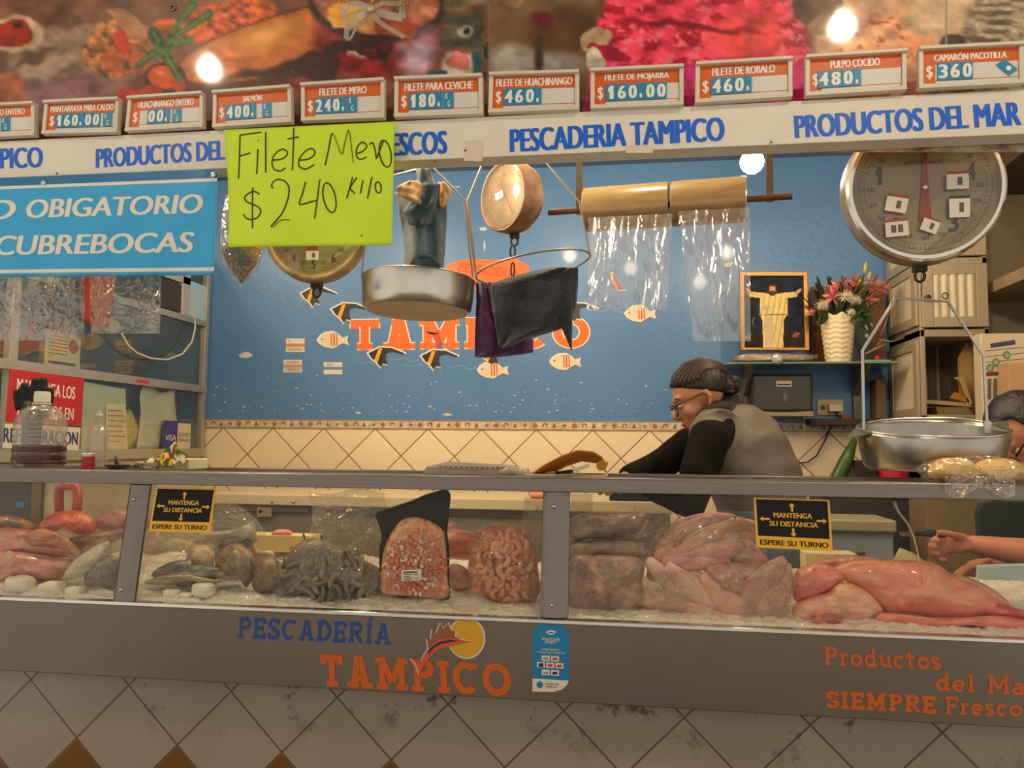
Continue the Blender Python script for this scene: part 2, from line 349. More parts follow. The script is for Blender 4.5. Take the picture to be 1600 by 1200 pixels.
# ================================================================== the setting
YB, ZC, XL, XR = 4.05, 2.90, -2.78, 2.15
def tilemat(name, base, grout, D, x0, z0, gw, brown=None, stain=0, axis=0, rough=.25):
    m = bpy.data.materials.new(name); m.use_nodes = True; nt = m.node_tree; L = nt.links.new; b = nt.nodes['Principled BSDF']
    N = nt.nodes.new
    tc = N('ShaderNodeTexCoord'); sp = N('ShaderNodeSeparateXYZ'); L(tc.outputs['Object'], sp.inputs[0])
    def mt(op, a, c=None):
        n = N('ShaderNodeMath'); n.operation = op
        for i, q in enumerate((a, c)):
            if q is None: continue
            if isinstance(q, (int, float)): n.inputs[i].default_value = q
            else: L(q, n.inputs[i])
        return n.outputs[0]
    x = mt('SUBTRACT', sp.outputs[axis], x0); z = mt('SUBTRACT', sp.outputs[2], z0)
    p = mt('DIVIDE', mt('ADD', x, z), D); q = mt('DIVIDE', mt('SUBTRACT', x, z), D)
    def edge(u): f = mt('FRACT', u); return mt('MINIMUM', f, mt('SUBTRACT', 1., f))
    e = mt('MINIMUM', edge(p), edge(q))
    g = N('ShaderNodeMapRange'); g.inputs[1].default_value = gw; g.inputs[2].default_value = gw*1.8; L(e, g.inputs[0])
    fp, fq = mt('FLOOR', p), mt('FLOOR', q)
    cb = N('ShaderNodeCombineXYZ'); L(fp, cb.inputs[0]); L(fq, cb.inputs[1])
    wn = N('ShaderNodeTexWhiteNoise'); L(cb.outputs[0], wn.inputs['Vector'])
    hs = N('ShaderNodeHueSaturation'); hs.inputs['Color'].default_value = (*lin(base), 1)
    L(mt('ADD', mt('MULTIPLY', wn.outputs['Value'], .10), .95), hs.inputs['Value'])
    c = hs.outputs['Color']
    def mix(fac, a, bcol):
        n = N('ShaderNodeMix'); n.data_type = 'RGBA'
        L(fac, n.inputs['Factor'])
        for k, q_ in (('A', a), ('B', bcol)):
            if isinstance(q_, tuple): n.inputs[k].default_value = (*lin(q_), 1)
            else: L(q_, n.inputs[k])
        return n.outputs['Result']
    if brown:
        d = mt('COMPARE', mt('SUBTRACT', fp, fq), -1.); d.node.inputs[2].default_value = .1
        c = mix(d, c, brown)
    c = mix(g.outputs[0], grout, c)
    if stain:
        n = N('ShaderNodeTexNoise'); n.inputs['Scale'].default_value = 9; n.inputs['Detail'].default_value = 7; n.inputs['Roughness'].default_value = .75; L(tc.outputs['Object'], n.inputs['Vector'])
        r = N('ShaderNodeMapRange'); r.inputs[1].default_value = .56; r.inputs[2].default_value = .63; L(n.outputs['Fac'], r.inputs[0])
        hgt = N('ShaderNodeMapRange'); hgt.inputs[1].default_value = .62; hgt.inputs[2].default_value = .79; L(sp.outputs[2], hgt.inputs[0])
        c = mix(mt('MULTIPLY', mt('MULTIPLY', r.outputs[0], hgt.outputs[0]), stain), c, (66, 50, 30))
        n = N('ShaderNodeTexNoise'); n.inputs['Scale'].default_value = 3; n.inputs['Detail'].default_value = 5; L(tc.outputs['Object'], n.inputs['Vector'])
        r = N('ShaderNodeMapRange'); r.inputs[1].default_value = .45; r.inputs[2].default_value = .75; L(n.outputs['Fac'], r.inputs[0])
        c = mix(mt('MULTIPLY', r.outputs[0], .25), c, (120, 100, 74))
    L(c, b.inputs['Base Color']); b.inputs['Roughness'].default_value = rough
    bp = N('ShaderNodeBump'); bp.inputs['Strength'].default_value = .35; bp.inputs['Distance'].default_value = .003
    L(g.outputs[0], bp.inputs['Height']); L(bp.outputs[0], b.inputs['Normal'])
    return m
# back wall: blue paint above, cream tile laid on the diagonal below
zb1 = W(680, 657, YB).z; zb0 = W(680, 671, YB).z
v0 = W(349, 668, YB)
back_tile = tilemat('cream_tile', (240, 220, 184), (148, 112, 76), .2835, v0.x, v0.z, .010)
blue = M('blue_gloss_paint', (90, 134, 184), rough=.34, var=.35, vs=1.3, col2=(62, 114, 172), bump=.15, bs=34, coat=.13, spec=.4)
mb = MB(); mb.box((XL, YB, zb0), (XR, YB+.12, ZC)); struct(mb.build('wall_back', blue))
mb = MB(); mb.box((XL, YB, 0), (XR, YB+.12, zb0)); struct(mb.build('wall_back_tiled', back_tile))
mb = MB(); mb.box((XL-.1, -2.2, -.1), (XR+.1, YB+.12, 0)); struct(mb.build('floor', M('concrete_floor', (120, 110, 96), rough=.6, var=.3)))
mb = MB(); mb.box((XL, 2.10, ZC), (XR, YB+.12, ZC+.06)); struct(mb.build('ceiling', M('ceiling_panel', (206, 190, 150), rough=.5, var=.1)))
mb = MB()
for i in range(9): mb.box((XL, 2.2+.22*i, ZC-.008), (XR, 2.215+.22*i, ZC))
for i in range(12): mb.box((XL+.42*i, 2.11, ZC-.007), (XL+.42*i+.012, YB, ZC))
struct(mb.build('trim_1', M('ceiling_strip', (120, 104, 72), rough=.4)))
plain = M('shop_side_wall', (196, 182, 158), rough=.6, var=.15)
mb = MB(); mb.box((XL-.1, 2.0, 0), (XL, YB+.12, ZC)); struct(mb.build('wall_left', plain))
mb = MB(); mb.box((XR, 2.0, 0), (XR+.1, YB+.12, ZC)); struct(mb.build('wall_right', plain))
mb = MB(); mb.box((XL, 3.99, ZC-.05), (XR, YB, ZC)); struct(mb.build('trim_2', M('blue_grey_beam', (104, 118, 132), rough=.5)))
# border tiles with shells, seahorses, snails and starfish
TW = .2; bx0 = W(368, 655, YB).x       # a joint of the border row
def border(X, Z):
    zz = (Z-zb0)/(zb1-zb0); u = ((X-bx0)/TW) % 1; k = np.floor((X-bx0)/TW)
    c = np.stack([200+0*u, 186+0*u, 158+0*u], -1) + (fbm(X*60, Z*60, 3)[..., None]-.5)*70
    def put(m, col): c[m] = np.array(col)+(fbm(X*160, Z*160, 2)[m][:, None]-.5)*60
    q = (u*4) % 1-.5; s = np.floor(u*4); y = zz-.5
    W4 = .25*TW/(zb1-zb0); qx = q*W4
    r = np.hypot(qx, y); a = np.arctan2(y, qx)
    put((s == 0) & (r < .30), (186, 124, 60)); put((s == 0) & (r < .30) & (np.abs(np.sin(a*5)) < .25), (120, 74, 36))
    put((s == 1) & (np.abs(r-.21) < .075) & ((a > -.6) | (a < -2.2)), (150, 96, 56)); put((s == 1) & (np.hypot(qx-.24, y-.14) < .07), (110, 70, 40))
    put((s == 2) & (y > -.24) & (y < .28) & (np.abs(qx+.05) < .20*(.30-y)/.5+.03), (158, 104, 60)); put((s == 2) & (np.abs(y+.08) < .03) & (np.abs(qx) < .16), (96, 62, 36))
    rs = .12+.20*np.clip(np.cos(a*5-math.pi/2*5), -.2, 1)**2*(np.cos(a*5-math.pi/2*5) > 0)
    put((s == 3) & (r < rs), (126, 76, 44))
    c[(zz < .13) | (zz > .87)] = (172, 116, 62)
    c[(zz < .035) | (zz > .965) | (u < .012) | (u > .988)] = (196, 160, 116)
    return c
mb = painted(2300, 22, XL, XR, zb0, zb1, border, lambda x, z: (x, YB-.006, z))
o = mb.build('trim_3', M('border_tile_print', attr='paint', rough=.25)); struct(o)
mb = MB(); mb.box((XL, YB-.005, zb0), (XR, YB, zb1)); struct(mb.build('trim_4', M('border_tile_edge', (190, 160, 120), rough=.4)))
# chipped paint on the blue wall
mb = MB(); rn = random.Random(5)
for i in range(120):
    px = rn.uniform(335, 1040); py = 645-abs(rn.gauss(0, 22)); c = W(px, py, YB-.0006); k = rn.uniform(.002, .008); n = rn.randint(5, 7)
    P = [(c.x+k*rn.uniform(.5, 1.6)*math.cos(2*math.pi*j/n), c.y, c.z+k*rn.uniform(.3, .8)*math.sin(2*math.pi*j/n)) for j in range(n)]
    mb.add(P, [tuple(range(n))])
for px, py, w, h in [(755, 358, .024, .012), (757, 384, .006, .03), (715, 292, .02, .004), (770, 290, .012, .004), (384, 555, .045, .018), (700, 648, .03, .008), (560, 645, .02, .007)]:
    c = W(px, py, YB-.0006); mb.add([(c.x+w*math.cos(a)*rn.uniform(.7, 1.1), c.y, c.z+h*math.sin(a)*rn.uniform(.6, 1.1)) for a in [2*math.pi*j/11 for j in range(11)]], [tuple(range(11))])
struct(mb.build('trim_5', M('bare_plaster', (206, 200, 188), rough=.8)))
# the tiled base of the counter
f1, f2 = W(119.8, 1153.3, 2.03), W(276.7, 1169.6, 2.03)
front_tile = tilemat('counter_base_tile', (158, 146, 128), (96, 78, 56), f2.x-f1.x, f1.x, f1.z, .008, brown=(118, 74, 24), stain=.9)
mb = MB(); mb.box((XL, 2.03, 0), (XR, 2.10, .99)); struct(mb.build('wall_front', front_tile))

# ================================================================== display case
steel = M('brushed_steel', (128, 121, 114), rough=.32, metal=1, var=.12, vs=3, stretch=(2, 2, 60), bump=.03, bs=60)
steel_dull = M('apron_steel', (130, 118, 105), rough=.42, metal=.9, var=.12, vs=2.2, bump=.02, bs=8)
steel_dark = M('dark_steel', (96, 94, 90), rough=.4, metal=1)
chrome = M('bright_steel', (214, 212, 206), rough=.16, metal=1)
glass = film('case_glass', tint=(252, 251, 247), fac=.007, rough=.02, milky=.003, bump=0)
case = thing('fish_display_case', 'long stainless steel fish display case with glass front on tiled base', 'display case', (0, 2.1, .8))
zab = .806; x0c, x1c = -2.2, 1.75
mb = MB(); mb.box((x0c, 1.95, zab), (x1c, 1.965, .990)); mb.box((x0c, 1.965, zab), (x1c, 2.03, zab+.012)); mb.box((x0c, 1.965, .975), (x1c, 2.50, .990))
ap = mb.build('apron_panel', steel_dull, case, bevel=.002)
mb = MB(); mb.box((x0c, 1.945, .988), (x1c, 1.975, .998)); mb.build('glass_channel', chrome, case, bevel=.002)
rt, rbm = W(800, 744.5, 1.99).z, W(800, 767.5, 1.99).z
mb = MB(); mb.prism([(x0c, 1.99, rbm), (x0c, 1.99, rt-.004), (x0c, 1.994, rt), (x0c, 2.05, rt), (x0c, 2.05, rbm)], (x1c-x0c, 0, 0)); mb.build('top_rail', steel, case, bevel=.0015)
mb = MB(); mb.box((x0c, 2.05, rt-.014), (x1c, 2.34, rt-.006)); mb.build('top_glass', film('top_glass', tint=(250, 250, 246), fac=.04, rough=.03, bump=0), case)
mb = MB(); mb.box((x0c, 2.34, rt-.03), (x1c, 2.37, rt-.002)); mb.build('rear_rail', steel, case, bevel=.002)
mb = MB(); mb.box((x0c, 2.48, .80), (x1c, 2.50, 1.04)); mb.build('rear_panel', M('cream_panel', (214, 200, 166), rough=.5), case)
def post(px_t, px_b, wpx_t, wpx_b, pyt, pyb):
    a = WG(px_b, pyb, .004); b = WG(px_t, pyt, .004); wt = wpx_t/2*2.05/F; wb = wpx_b/2*2.05/F
    mb = MB(); prof = [(-1, 0), (-.62, -.010), (.42, -.010), (1, .002), (1, .012), (-1, .012)]
    P = [(a.x+wb*x, a.y+y, a.z) for x, y in prof]; Q = [(b.x+wt*x, b.y+y, b.z) for x, y in prof]; n = 6
    mb.add(P+Q, [tuple(range(n))[::-1], tuple(range(n, 2*n))]+[(i, (i+1) % n, n+(i+1) % n, n+i) for i in range(n)])
    o = mb.build('post', steel, case, bevel=.0015)
    for k in (.10, .87):
        c = a.lerp(b, k); m2 = MB(); m2.lathe([(.0052, 0), (.0050, .002), (.003, .0042), (.0008, .0050)], (c.x-.004, c.y-.010, c.z), 14, (0, -1, 0)); m2.build('bolt', chrome, o, smooth=1)
post(218.6, 192.5, 35, 36, 757, 939); post(869.5, 865.4, 41, 42, 766, 965)
def pane(xa, xb):
    mb = MB(); mb.obox((xa, GB, ZGB-.004), (xb-xa, 0, 0), (0, GT-GB, ZGT-ZGB+.004), (0, .005, 0)); return mb.build('glass_pane', glass, case)
pA, pB = WG(205, 850).x, WG(867, 860).x
pane(x0c, pA-.01); pane(pA+.01, pB-.012); pane(pB+.012, WG(1436, 880).x); pane(WG(1436, 880).x+.002, x1c)
# lettering painted on the apron
def AP(px, py): return W(px, py, 1.9494)
lb, lo = M('navy_lettering', (30, 72, 140), rough=.5), M('orange_lettering', (206, 94, 18), rough=.5)
mb = MB(); o_, ux, uy = pxquad((371, 996.5), (610, 1008), (373, 964), AP); slab(mb, 'PESCADERÍA', o_, ux, uy, t=.17, gap=.13, slant=0); mb.build('lettering', lb, case)
mb = MB(); o_, ux, uy = pxquad((502, 1072), (800, 1089), (500, 1022), AP); slab(mb, 'TAMPICO', o_, ux, uy, t=.21, gap=.10); mb.build('lettering', lo, case)
mb = MB()
o_, ux, uy = pxquad((1289, 1039), (1471, 1047), (1287, 1010), AP); slab(mb, 'Productos', o_, ux, uy, t=.17, gap=.1); mb.build('lettering', lo, case); mb = MB()
o_, ux, uy = pxquad((1462, 1079), (1622, 1087), (1462, 1051), AP); slab(mb, 'del Mar', o_, ux, uy, t=.17, gap=.1); mb.build('lettering', lo, case); mb = MB()
o_, ux, uy = pxquad((1291, 1106), (1463, 1115), (1290, 1079), AP); slab(mb, 'SIEMPRE', o_, ux, uy, t=.21, gap=.09); mb.build('lettering', lo, case); mb = MB()
o_, ux, uy = pxquad((1477, 1116), (1615, 1121), (1477, 1088), AP); slab(mb, 'Frescos', o_, ux, uy, t=.17, gap=.1)
mb.build('lettering', lo, case)
def poly(mb, pts, pl, lift=0):
    mb.add([Vector(pl(*p))+Vector((0, -lift, 0)) for p in pts], [tuple(range(len(pts)))])
def ell(cx, cy, rx, ry, n=32): return [(cx+rx*math.cos(2*math.pi*i/n), cy+ry*math.sin(2*math.pi*i/n)) for i in range(n)]
# marlin leaping in front of a yellow sun
em = MB(); poly(em, ell(729, 997, 29.5, 32.5), AP, .0004); dec = em.build('marlin_decal', M('decal_white', (226, 220, 206), rough=.4), case)
em = MB(); poly(em, ell(728.5, 997, 27.5, 30.5), AP, .0008); em.build('sun_disc', M('decal_yellow', (214, 160, 20), rough=.4), dec)
body_ = [(738, 1002), (718, 999), (702, 997), (686, 1000), (674, 1008), (664, 1021), (658, 1033), (641, 1028), (650, 1037), (655, 1054), (662, 1041), (669, 1031), (677, 1021), (689, 1013), (704, 1010), (718, 1006)]
sail_ = [(669, 1013), (667, 997), (673, 999), (676, 983), (682, 989), (688, 974), (693, 982), (701, 973), (704, 984), (712, 986), (711, 994), (722, 1000), (702, 1000), (686, 1003)]
def grow(P, k): cx_, cy_ = sum(p[0] for p in P)/len(P), sum(p[1] for p in P)/len(P); return [(x+(x-cx_)/max(1, math.hypot(x-cx_, y-cy_))*k, y+(y-cy_)/max(1, math.hypot(x-cx_, y-cy_))*k) for x, y in P]
em = MB(); poly(em, grow(body_, 1.8), AP, .0012); poly(em, grow(sail_, 1.8), AP, .0013); em.build('fish_outline', M('decal_white'), dec)
em = MB(); poly(em, sail_, AP, .0016); em.build('fish_fin', M('decal_brown', (150, 88, 56), rough=.4), dec)
em = MB(); poly(em, body_, AP, .0020); em.build('fish_body', M('decal_red_orange', (214, 86, 30), rough=.4), dec)
em = MB(); poly(em, [(668, 1018), (676, 1009), (688, 1002), (704, 999), (718, 1001), (704, 1003), (690, 1006), (679, 1012), (671, 1021)], AP, .0024); em.build('fish_stripe', M('decal_navy', (50, 44, 80), rough=.4), dec)

# payment sticker on the apron
st = MB(); rr = [(832, 1078)]+[(860.5+28.5*math.cos(math.radians(a)), 993+21*-math.sin(math.radians(a))) for a in range(180, -1, -12)]+[(889, 1052)]+[(870+19*math.cos(math.radians(a)), 1056+24*math.sin(math.radians(a))) for a in range(0, 91, 15)]
st.prism([AP(*p)+Vector((0, -.0003, 0)) for p in rr], (0, -.0008, 0))
stk = st.build('payment_sticker', M('sticker_blue', (14, 124, 178), rough=.35)); tag(stk, 'blue rounded payment sticker with small card logos stuck on steel apron', 'sticker')
e = MB(); poly(e, [(832, 1080), (832, 1060), (889, 1063), (886, 1070), (878, 1077), (864, 1081)], AP, .0016); e.build('lower_panel', M('sticker_cream', (226, 214, 192), rough=.4), stk)
sw = M('sticker_cream')
e = MB()
def L2(mb, s, x0, x1, yb, yt, pl, lift, sl=0, bold=.02, slope=0, shear=0): 
    o_, ux, uy = pxquad((x0, yb), (x1, yb+slope*(x1-x0)), (x0, yt), pl); lay(mb, s, o_, ux, uy, (0, -lift, 0), bold, shear)
sl_ = .05
L2(e, 'mercado', 847, 876, 1000, 994.5, AP, .002, slope=sl_); L2(e, 'pago', 852, 870, 1005.5, 1000.5, AP, .002, slope=sl_)
L2(e, 'ACEPTAMOS', 846, 874, 1016, 1012.5, AP, .002, slope=sl_); L2(e, 'TODAS LAS TARJETAS', 838, 883, 1020.5, 1017, AP, .002, slope=sl_)
poly(e, ell(861, 987, 8, 2.2), AP, .002); poly(e, ell(861, 989.5, 5, 2), AP, .002)
e.build('lettering', sw, stk)
for r, (y, xs) in enumerate([(1029, (846.5, 861)), (1039.5, (839, 853.5, 868)), (1051, (846.5, 861))]):
    for j, x in enumerate(xs):
        e = MB(); poly(e, [(x, y+4+sl_*(x-860)), (x+12.5, y+4.6+sl_*(x-860)), (x+12.5, y-4+sl_*(x-860)), (x, y-4.6+sl_*(x-860))], AP, .002); cdp = e.build('card_logo', sw, stk)
        e = MB(); yy = y+sl_*(x-855)
        if (r, j) == (0, 0): L2(e, 'VISA', x+2, x+10.5, yy+1.8, yy-1.8, AP, .0026)
        elif (r, j) == (2, 0): L2(e, 'redk', x+2, x+10.5, yy+1.8, yy-1.8, AP, .0026)
        elif (r, j) == (1, 0): poly(e, [(x+3, yy-3), (x+10, yy-3), (x+10, yy+3), (x+3, yy+3)], AP, .0026)
        else: poly(e, ell(x+4.6, yy, 2.4, 2.4, 14), AP, .0026); poly(e, ell(x+7.8, yy, 2.4, 2.4, 14), AP, .0027)
        e.build('logo', [M('logo_navy', (24, 40, 92)), M('logo_red', (204, 60, 40)), M('logo_dark', (40, 40, 50))][0 if (r, j) in ((0, 0), (1, 0)) else 2 if r == 2 else 1], cdp)
e = MB(); poly(e, ell(843.5, 1069.5, 5, 5.4), AP, .002); e.build('code_roundel', M('sticker_blue'), stk)
e = MB(); L2(e, 'Y PAGOS CON', 851.5, 873, 1069.5, 1066.5, AP, .002, slope=sl_); L2(e, 'CODIGO QR', 851.5, 870, 1074, 1071, AP, .002, slope=sl_); e.build('lettering', M('logo_dark'), stk)

# keep-your-distance signs on the glass
blk, yel = M('sign_black', (20, 17, 15), rough=.35, spec=.2), M('sign_yellow', (236, 178, 10), rough=.35)
def distance_sign(q, label, sh):
    # q: pixel corners TL, TR, BR, BL of the sheet; the yellow foot strip starts at 78 per cent
    P = [WG(*p, .0015) for p in q]
    def S(u, v, lift=0): # u right, v down
        return P[0].lerp(P[1], u).lerp(P[3].lerp(P[2], u), v)+Vector((0, -lift, 0))
    m = MB(); m.prism([S(0, 0), S(1, 0), S(1, 1), S(0, 1)], (0, -.001, 0)); s = m.build('distance_sign', yel); tag(s, label, 'sign', 'keep your distance signs on the glass')
    m = MB(); m.add([S(.03, .03, .0014), S(.97, .03, .0014), S(.97, .765, .0014), S(.03, .765, .0014)], [(0, 1, 2, 3)]); m.build('black_panel', blk, s)
    m = MB()
    def tx(mb, t, u0, u1, v0, v1, lift): lay(mb, t, S(u0, v1, lift), S(u1, v1)-S(u0, v1), S(u0, v0)-S(u0, v1), (0, 0, 0), .09)
    tx(m, 'MANTENGA', .25, .76, .285, .385, .002); tx(m, 'SU DISTANCIA', .19, .83, .455, .555, .002)
    def arrow(cu, cv, du, dv, l):
        A = Vector((du, dv)); B = Vector((-dv, du)); c = Vector((cu, cv)); ar = .8
        def q_(a, b): p = c+A*a*l+B*b*l; return S(c.x+(p.x-c.x)*ar, p.y, .002)
        pts = [q_(-1, -.22), q_(.25, -.22), q_(.25, -.62), q_(1, 0), q_(.25, .62), q_(.25, .22), q_(-1, .22)]; m.add(pts, [tuple(range(7))])
    arrow(.5, .17, 0, -1, .085); arrow(.5, .67, 0, 1, .085); arrow(.13, .42, -1, 0, .085); arrow(.88, .42, 1, 0, .085)
    m.build('yellow_lettering', yel, s)
    m = MB(); tx(m, 'ESPERE SU TURNO', .05, .95, .835, .94, .0016); m.build('black_lettering', blk, s)
distance_sign([(244.5, 761.5), (338, 763.5), (327.5, 832.5), (232.5, 830)], 'black and yellow distance sign on the glass beside the left post', 0)
distance_sign([(1177.5, 777.5), (1296, 781), (1301, 861.5), (1182, 855)], 'black and yellow distance sign on the glass in front of the lady', 0)
# ================================================================== fascia, mural and price boards
YFA = 1.985
fz0, fz1 = 2.155, 2.2625
fas = thing('fascia_board', 'long white fascia board with blue lettering above the stall opening', 'sign', (0, 2.0, fz0))
white_board = M('white_board', (236, 228, 212), rough=.45, var=.12, vs=2)
mb = MB(); mb.box((-2.7, YFA, fz0), (2.1, 2.05, fz1)); mb.build('board', white_board, fas, bevel=.002)
letter_blue = M('letter_blue', (10, 100, 216), rough=.4)
def FP(px, py): return W(px, py, YFA-.0008)
for s, bl, br, tl in [('PESCADERIA TAMPICO', (-226, 271), (67.5, 261.5), (-226, 240)), ('PRODUCTOS DEL', (149.5, 262.5), (352, 249.5), (149.5, 232.5)), ('MAR', (390, 250), (470, 246), (390, 218)), ('FRESCOS', (578, 245.5), (699, 240), (578, 210)),
                      ('PESCADERIA TAMPICO', (796.5, 238), (1133, 220), (796, 202)), ('PRODUCTOS DEL MAR', (1242, 216), (1597, 195.5), (1240, 180.5))]:
    o_, ux, uy = pxquad(bl, br, tl, FP); m = MB(); lay(m, s, o_, ux, uy, bold=.10); m.build('lettering', letter_blue, fas)
for px, py in [(89, 271), (680, 252), (727, 235), (1205, 222)]: mb = MB(); mb.lathe([(.003, 0), (.002, .002)], FP(px, py), 10, (0, -1, 0)); mb.build('screw', M('dark_steel'), fas)
# torn tape patches left on the board
for px, py, w, h in [(740, 236, 15, 16), (1000, 233, 22, 6)]:
    mb = MB(); P = [FP(px-w, py-h), FP(px+w, py-h*1.1), FP(px+w*.9, py+h), FP(px-w, py+h*.95)]; mb.add(P, [(0, 1, 2, 3)]); mb.build('tape_patch', M('old_tape', (222, 208, 190), rough=.3), fas)

# ---- printed food mural
def seg_d(x, y, a, b):
    ax, ay = a; bx, by = b; t = np.clip(((x-ax)*(bx-ax)+(y-ay)*(by-ay))/((bx-ax)**2+(by-ay)**2), 0, 1)
    return np.hypot(x-ax-t*(bx-ax), y-ay-t*(by-ay)), t
def mural(x, y):
    n1 = fbm(x/46, y/46, 3); n2 = fbm(x/24+9, y/17, 4); n3 = fbm(x/11, y/8+4, 3); w1 = (fbm(x/34+3, y/34, 2)-.5)*22; w2 = (fbm(x/34, y/34+7, 2)-.5)*22
    X, Y = x+w1, y+w2
    c = np.zeros(x.shape+(3,)); c[:] = (118, 76, 58)
    c = c*(.6+.8*n1[..., None])+(n2[..., None]-.5)*44
    def mix(m, col, amp=.5, nz=n2):
        nonlocal c
        m = np.clip(m, 0, 1)[..., None]; cc = np.array(col, float)*(1+amp*(nz[..., None]-.5)*2); c = c*(1-m)+cc*m
    def E(cx, cy, rx, ry, ang=0, soft=.12, wx=True):
        xx, yy = (X, Y) if wx else (x, y); a = math.radians(ang); dx, dy = xx-cx, yy-cy
        u = (dx*math.cos(a)+dy*math.sin(a))/rx; v = (-dx*math.sin(a)+dy*math.cos(a))/ry
        return np.clip((1-np.hypot(u, v))/soft, 0, 1)
    def Bx(x0, x1, y0, y1, s=8, wx=True):
        xx, yy = (X, Y) if wx else (x, y); return np.clip(np.minimum(np.minimum(xx-x0, x1-xx), np.minimum(yy-y0, y1-yy))/s, 0, 1)
    # left: plate, stewed fish, peppers, fried fish
    mix(E(110, 95, 110, 60), (138, 108, 92)); mix(E(70, 108, 62, 14, -24, .2), (164, 136, 116), .3); mix(E(60, 90, 50, 8, -24, .4), (96, 74, 64), .3); mix(E(60, 150, 120, 32), (124, 92, 84)); mix(E(10, 140, 40, 30), (166, 92, 56))
    mix(E(18, 52, 58, 30, 8), (196, 166, 132), .25); mix(E(15, 50, 38, 22, 8), (168, 44, 30), .5); mix(E(30, 42, 7, 5), (60, 44, 30))
    mix(E(150, 65, 60, 26), (128, 104, 88), .4); mix(E(185, 75, 62, 46, -20), (168, 108, 68), .7, n3); mix(E(200, 62, 22, 20)*(n2 > .5), (176, 52, 34))
    mix(E(205, 90, 50, 26)*(n3 > .52), (186, 92, 50)); mix(E(205, 38, 46, 16, 30), (172, 118, 84), .3); mix(E(255, 50, 30, 30, 10), (196, 88, 46), .6)
    mix(E(110, 140, 80, 22), (128, 88, 86), .4); mix(E(200, 148, 22, 10), (176, 48, 36)); mix(E(300, 140, 60, 26), (96, 56, 50), .6)
    mix(E(350, 30, 90, 30, -10), (206, 90, 44), .7, n3)
    mix(E(430, 130, 90, 28), (140, 62, 52), .6); mix(E(472, 66, 214, 54, -15, .05, False), (92, 48, 32), .3); mix(E(470, 62, 206, 46, -15, .05, False), (206, 116, 52), .35); mix(E(400, 62, 120, 26, -16, .8, False), (228, 156, 82), .3, n1); mix(E(600, 36, 90, 26, -15, .8, False), (172, 84, 44), .4)
    mix(E(345, 100, 52, 34, -20, .5), (216, 120, 60), .6); mix(E(470, 86, 60, 22, -15, .6)*(n2 > .5)*.6, (184, 104, 56), .2); mix(E(440, 108, 110, 12, -12, .5), (66, 40, 34), .5)
    mix(E(258, 122, 34, 26, 0, .06, False), (70, 38, 30), .3); mix(E(256, 121, 27, 19, 10, .15, False), (226, 92, 36), .2); mix(E(250, 114, 10, 5, 10, .8, False), (244, 150, 90), .1); mix(E(232, 142, 20, 16), (186, 60, 34), .4); mix(E(275, 132, 14, 14), (206, 82, 36))
    for a, b, r in [((301, 8), (266, 56), 6), ((326, 22), (262, 64), 6), ((240, 52), (281, 124), 8), ((258, 70), (214, 102), 6), ((268, 60), (246, 92), 6), ((296, 62), (268, 70), 5)]:
        d, t = seg_d(x, y, a, b); mix(np.clip((r*1.5*(1-.5*t)-d)/2, 0, 1), (58, 92, 42), .6, n3); mix(np.clip((r*.3-d)/1.5, 0, 1)*.7, (126, 152, 96), .3)
    # bowl
    mix(Bx(480, 690, -20, 130, 20), (128, 46, 44), .8); mix(E(590, 4, 112, 66, 4, .05, False), (70, 52, 48), .3); mix(E(588, 0, 102, 56, 4, .06, False), (176, 112, 84), .7)
    mix(E(560, 36, 44, 16)*1, (206, 160, 110), .5); mix(E(618, 42, 36, 20), (182, 92, 60), .6); mix(E(540, 20, 28, 20), (214, 148, 56), .6); mix(E(566, 80, 60, 16)*(n2 > .42), (52, 34, 34), .4); mix(E(556, 92, 14, 9), (204, 176, 150), .3)
    mix(E(556, 104, 90, 18, 0, .6), (146, 30, 38), .5); mix(E(652, 90, 34, 60, 20, .6), (178, 146, 164), .4); mix(E(500, 105, 40, 24), (62, 38, 36))
    mix(Bx(690, 756, 16, 76, 6), (86, 84, 72), .6); mix(E(725, 48, 12, 10), (140, 134, 118)); mix(E(727, 48, 5, 5), (30, 34, 30)); mix(Bx(692, 760, -20, 14, 5), (120, 104, 78), .6); mix(Bx(690, 742, 80, 122, 6), (206, 196, 186), .4)
    mix(E(716, 96, 20, 17), (208, 120, 104), .5); mix(Bx(738, 754, 76, 122, 3), (46, 96, 108), .4); mix(E(682, 112, 16, 9), (40, 84, 92)); mix(Bx(744, 763, 20, 124, 4)*(n2 > .55), (40, 44, 40))
    # brown blurred middle
    m = np.clip((x-764)/2, 0, 1)*np.clip((945-X)/20, 0, 1); mix(m, (128, 98, 70), .25, n1); mix(m*E(890, 50, 90, 50, 0, .5, False), (84, 58, 40), .3, n1); mix(m*E(800, 96, 46, 34, 0, .5, False), (176, 168, 156), .3)
    mix(m*E(870, 100, 46, 24, 0, .5, False), (158, 150, 140), .3); mix(m*E(842, 90, 10, 40, 0, .6, False), (66, 54, 46)); mix(m*E(790, 0, 24, 14), (150, 112, 84)); mix(m*E(842, 28, 22, 18, 0, .7), (120, 34, 44), .3)
    # pink fillets
    m = np.clip((X-930-(y-60)*-.2)/10, 0, 1)*np.clip((1262-X+(y-40)*.2)/14, 0, 1); mix(m, (232, 62, 88), .5)
    mix(m*np.clip((fbm(x/26, y/14, 4)-.52)/.05, 0, 1), (176, 28, 46), .4); mix(m*np.clip((n3-.62)/.05, 0, 1), (240, 104, 120), .2); mix(m*np.clip((Y-92)/20, 0, 1), (216, 54, 134), .35, n3)
    mix(m*E(1160, 55, 70, 38, 0, .3), (232, 74, 76), .4); mix(m*E(1080, 40, 140, 7, 6, .5), (128, 18, 36), .3); mix(m*E(960, 70, 40, 5, -30, .5), (150, 22, 60)); mix(E(935, 60, 26, 26), (176, 142, 112), .4)
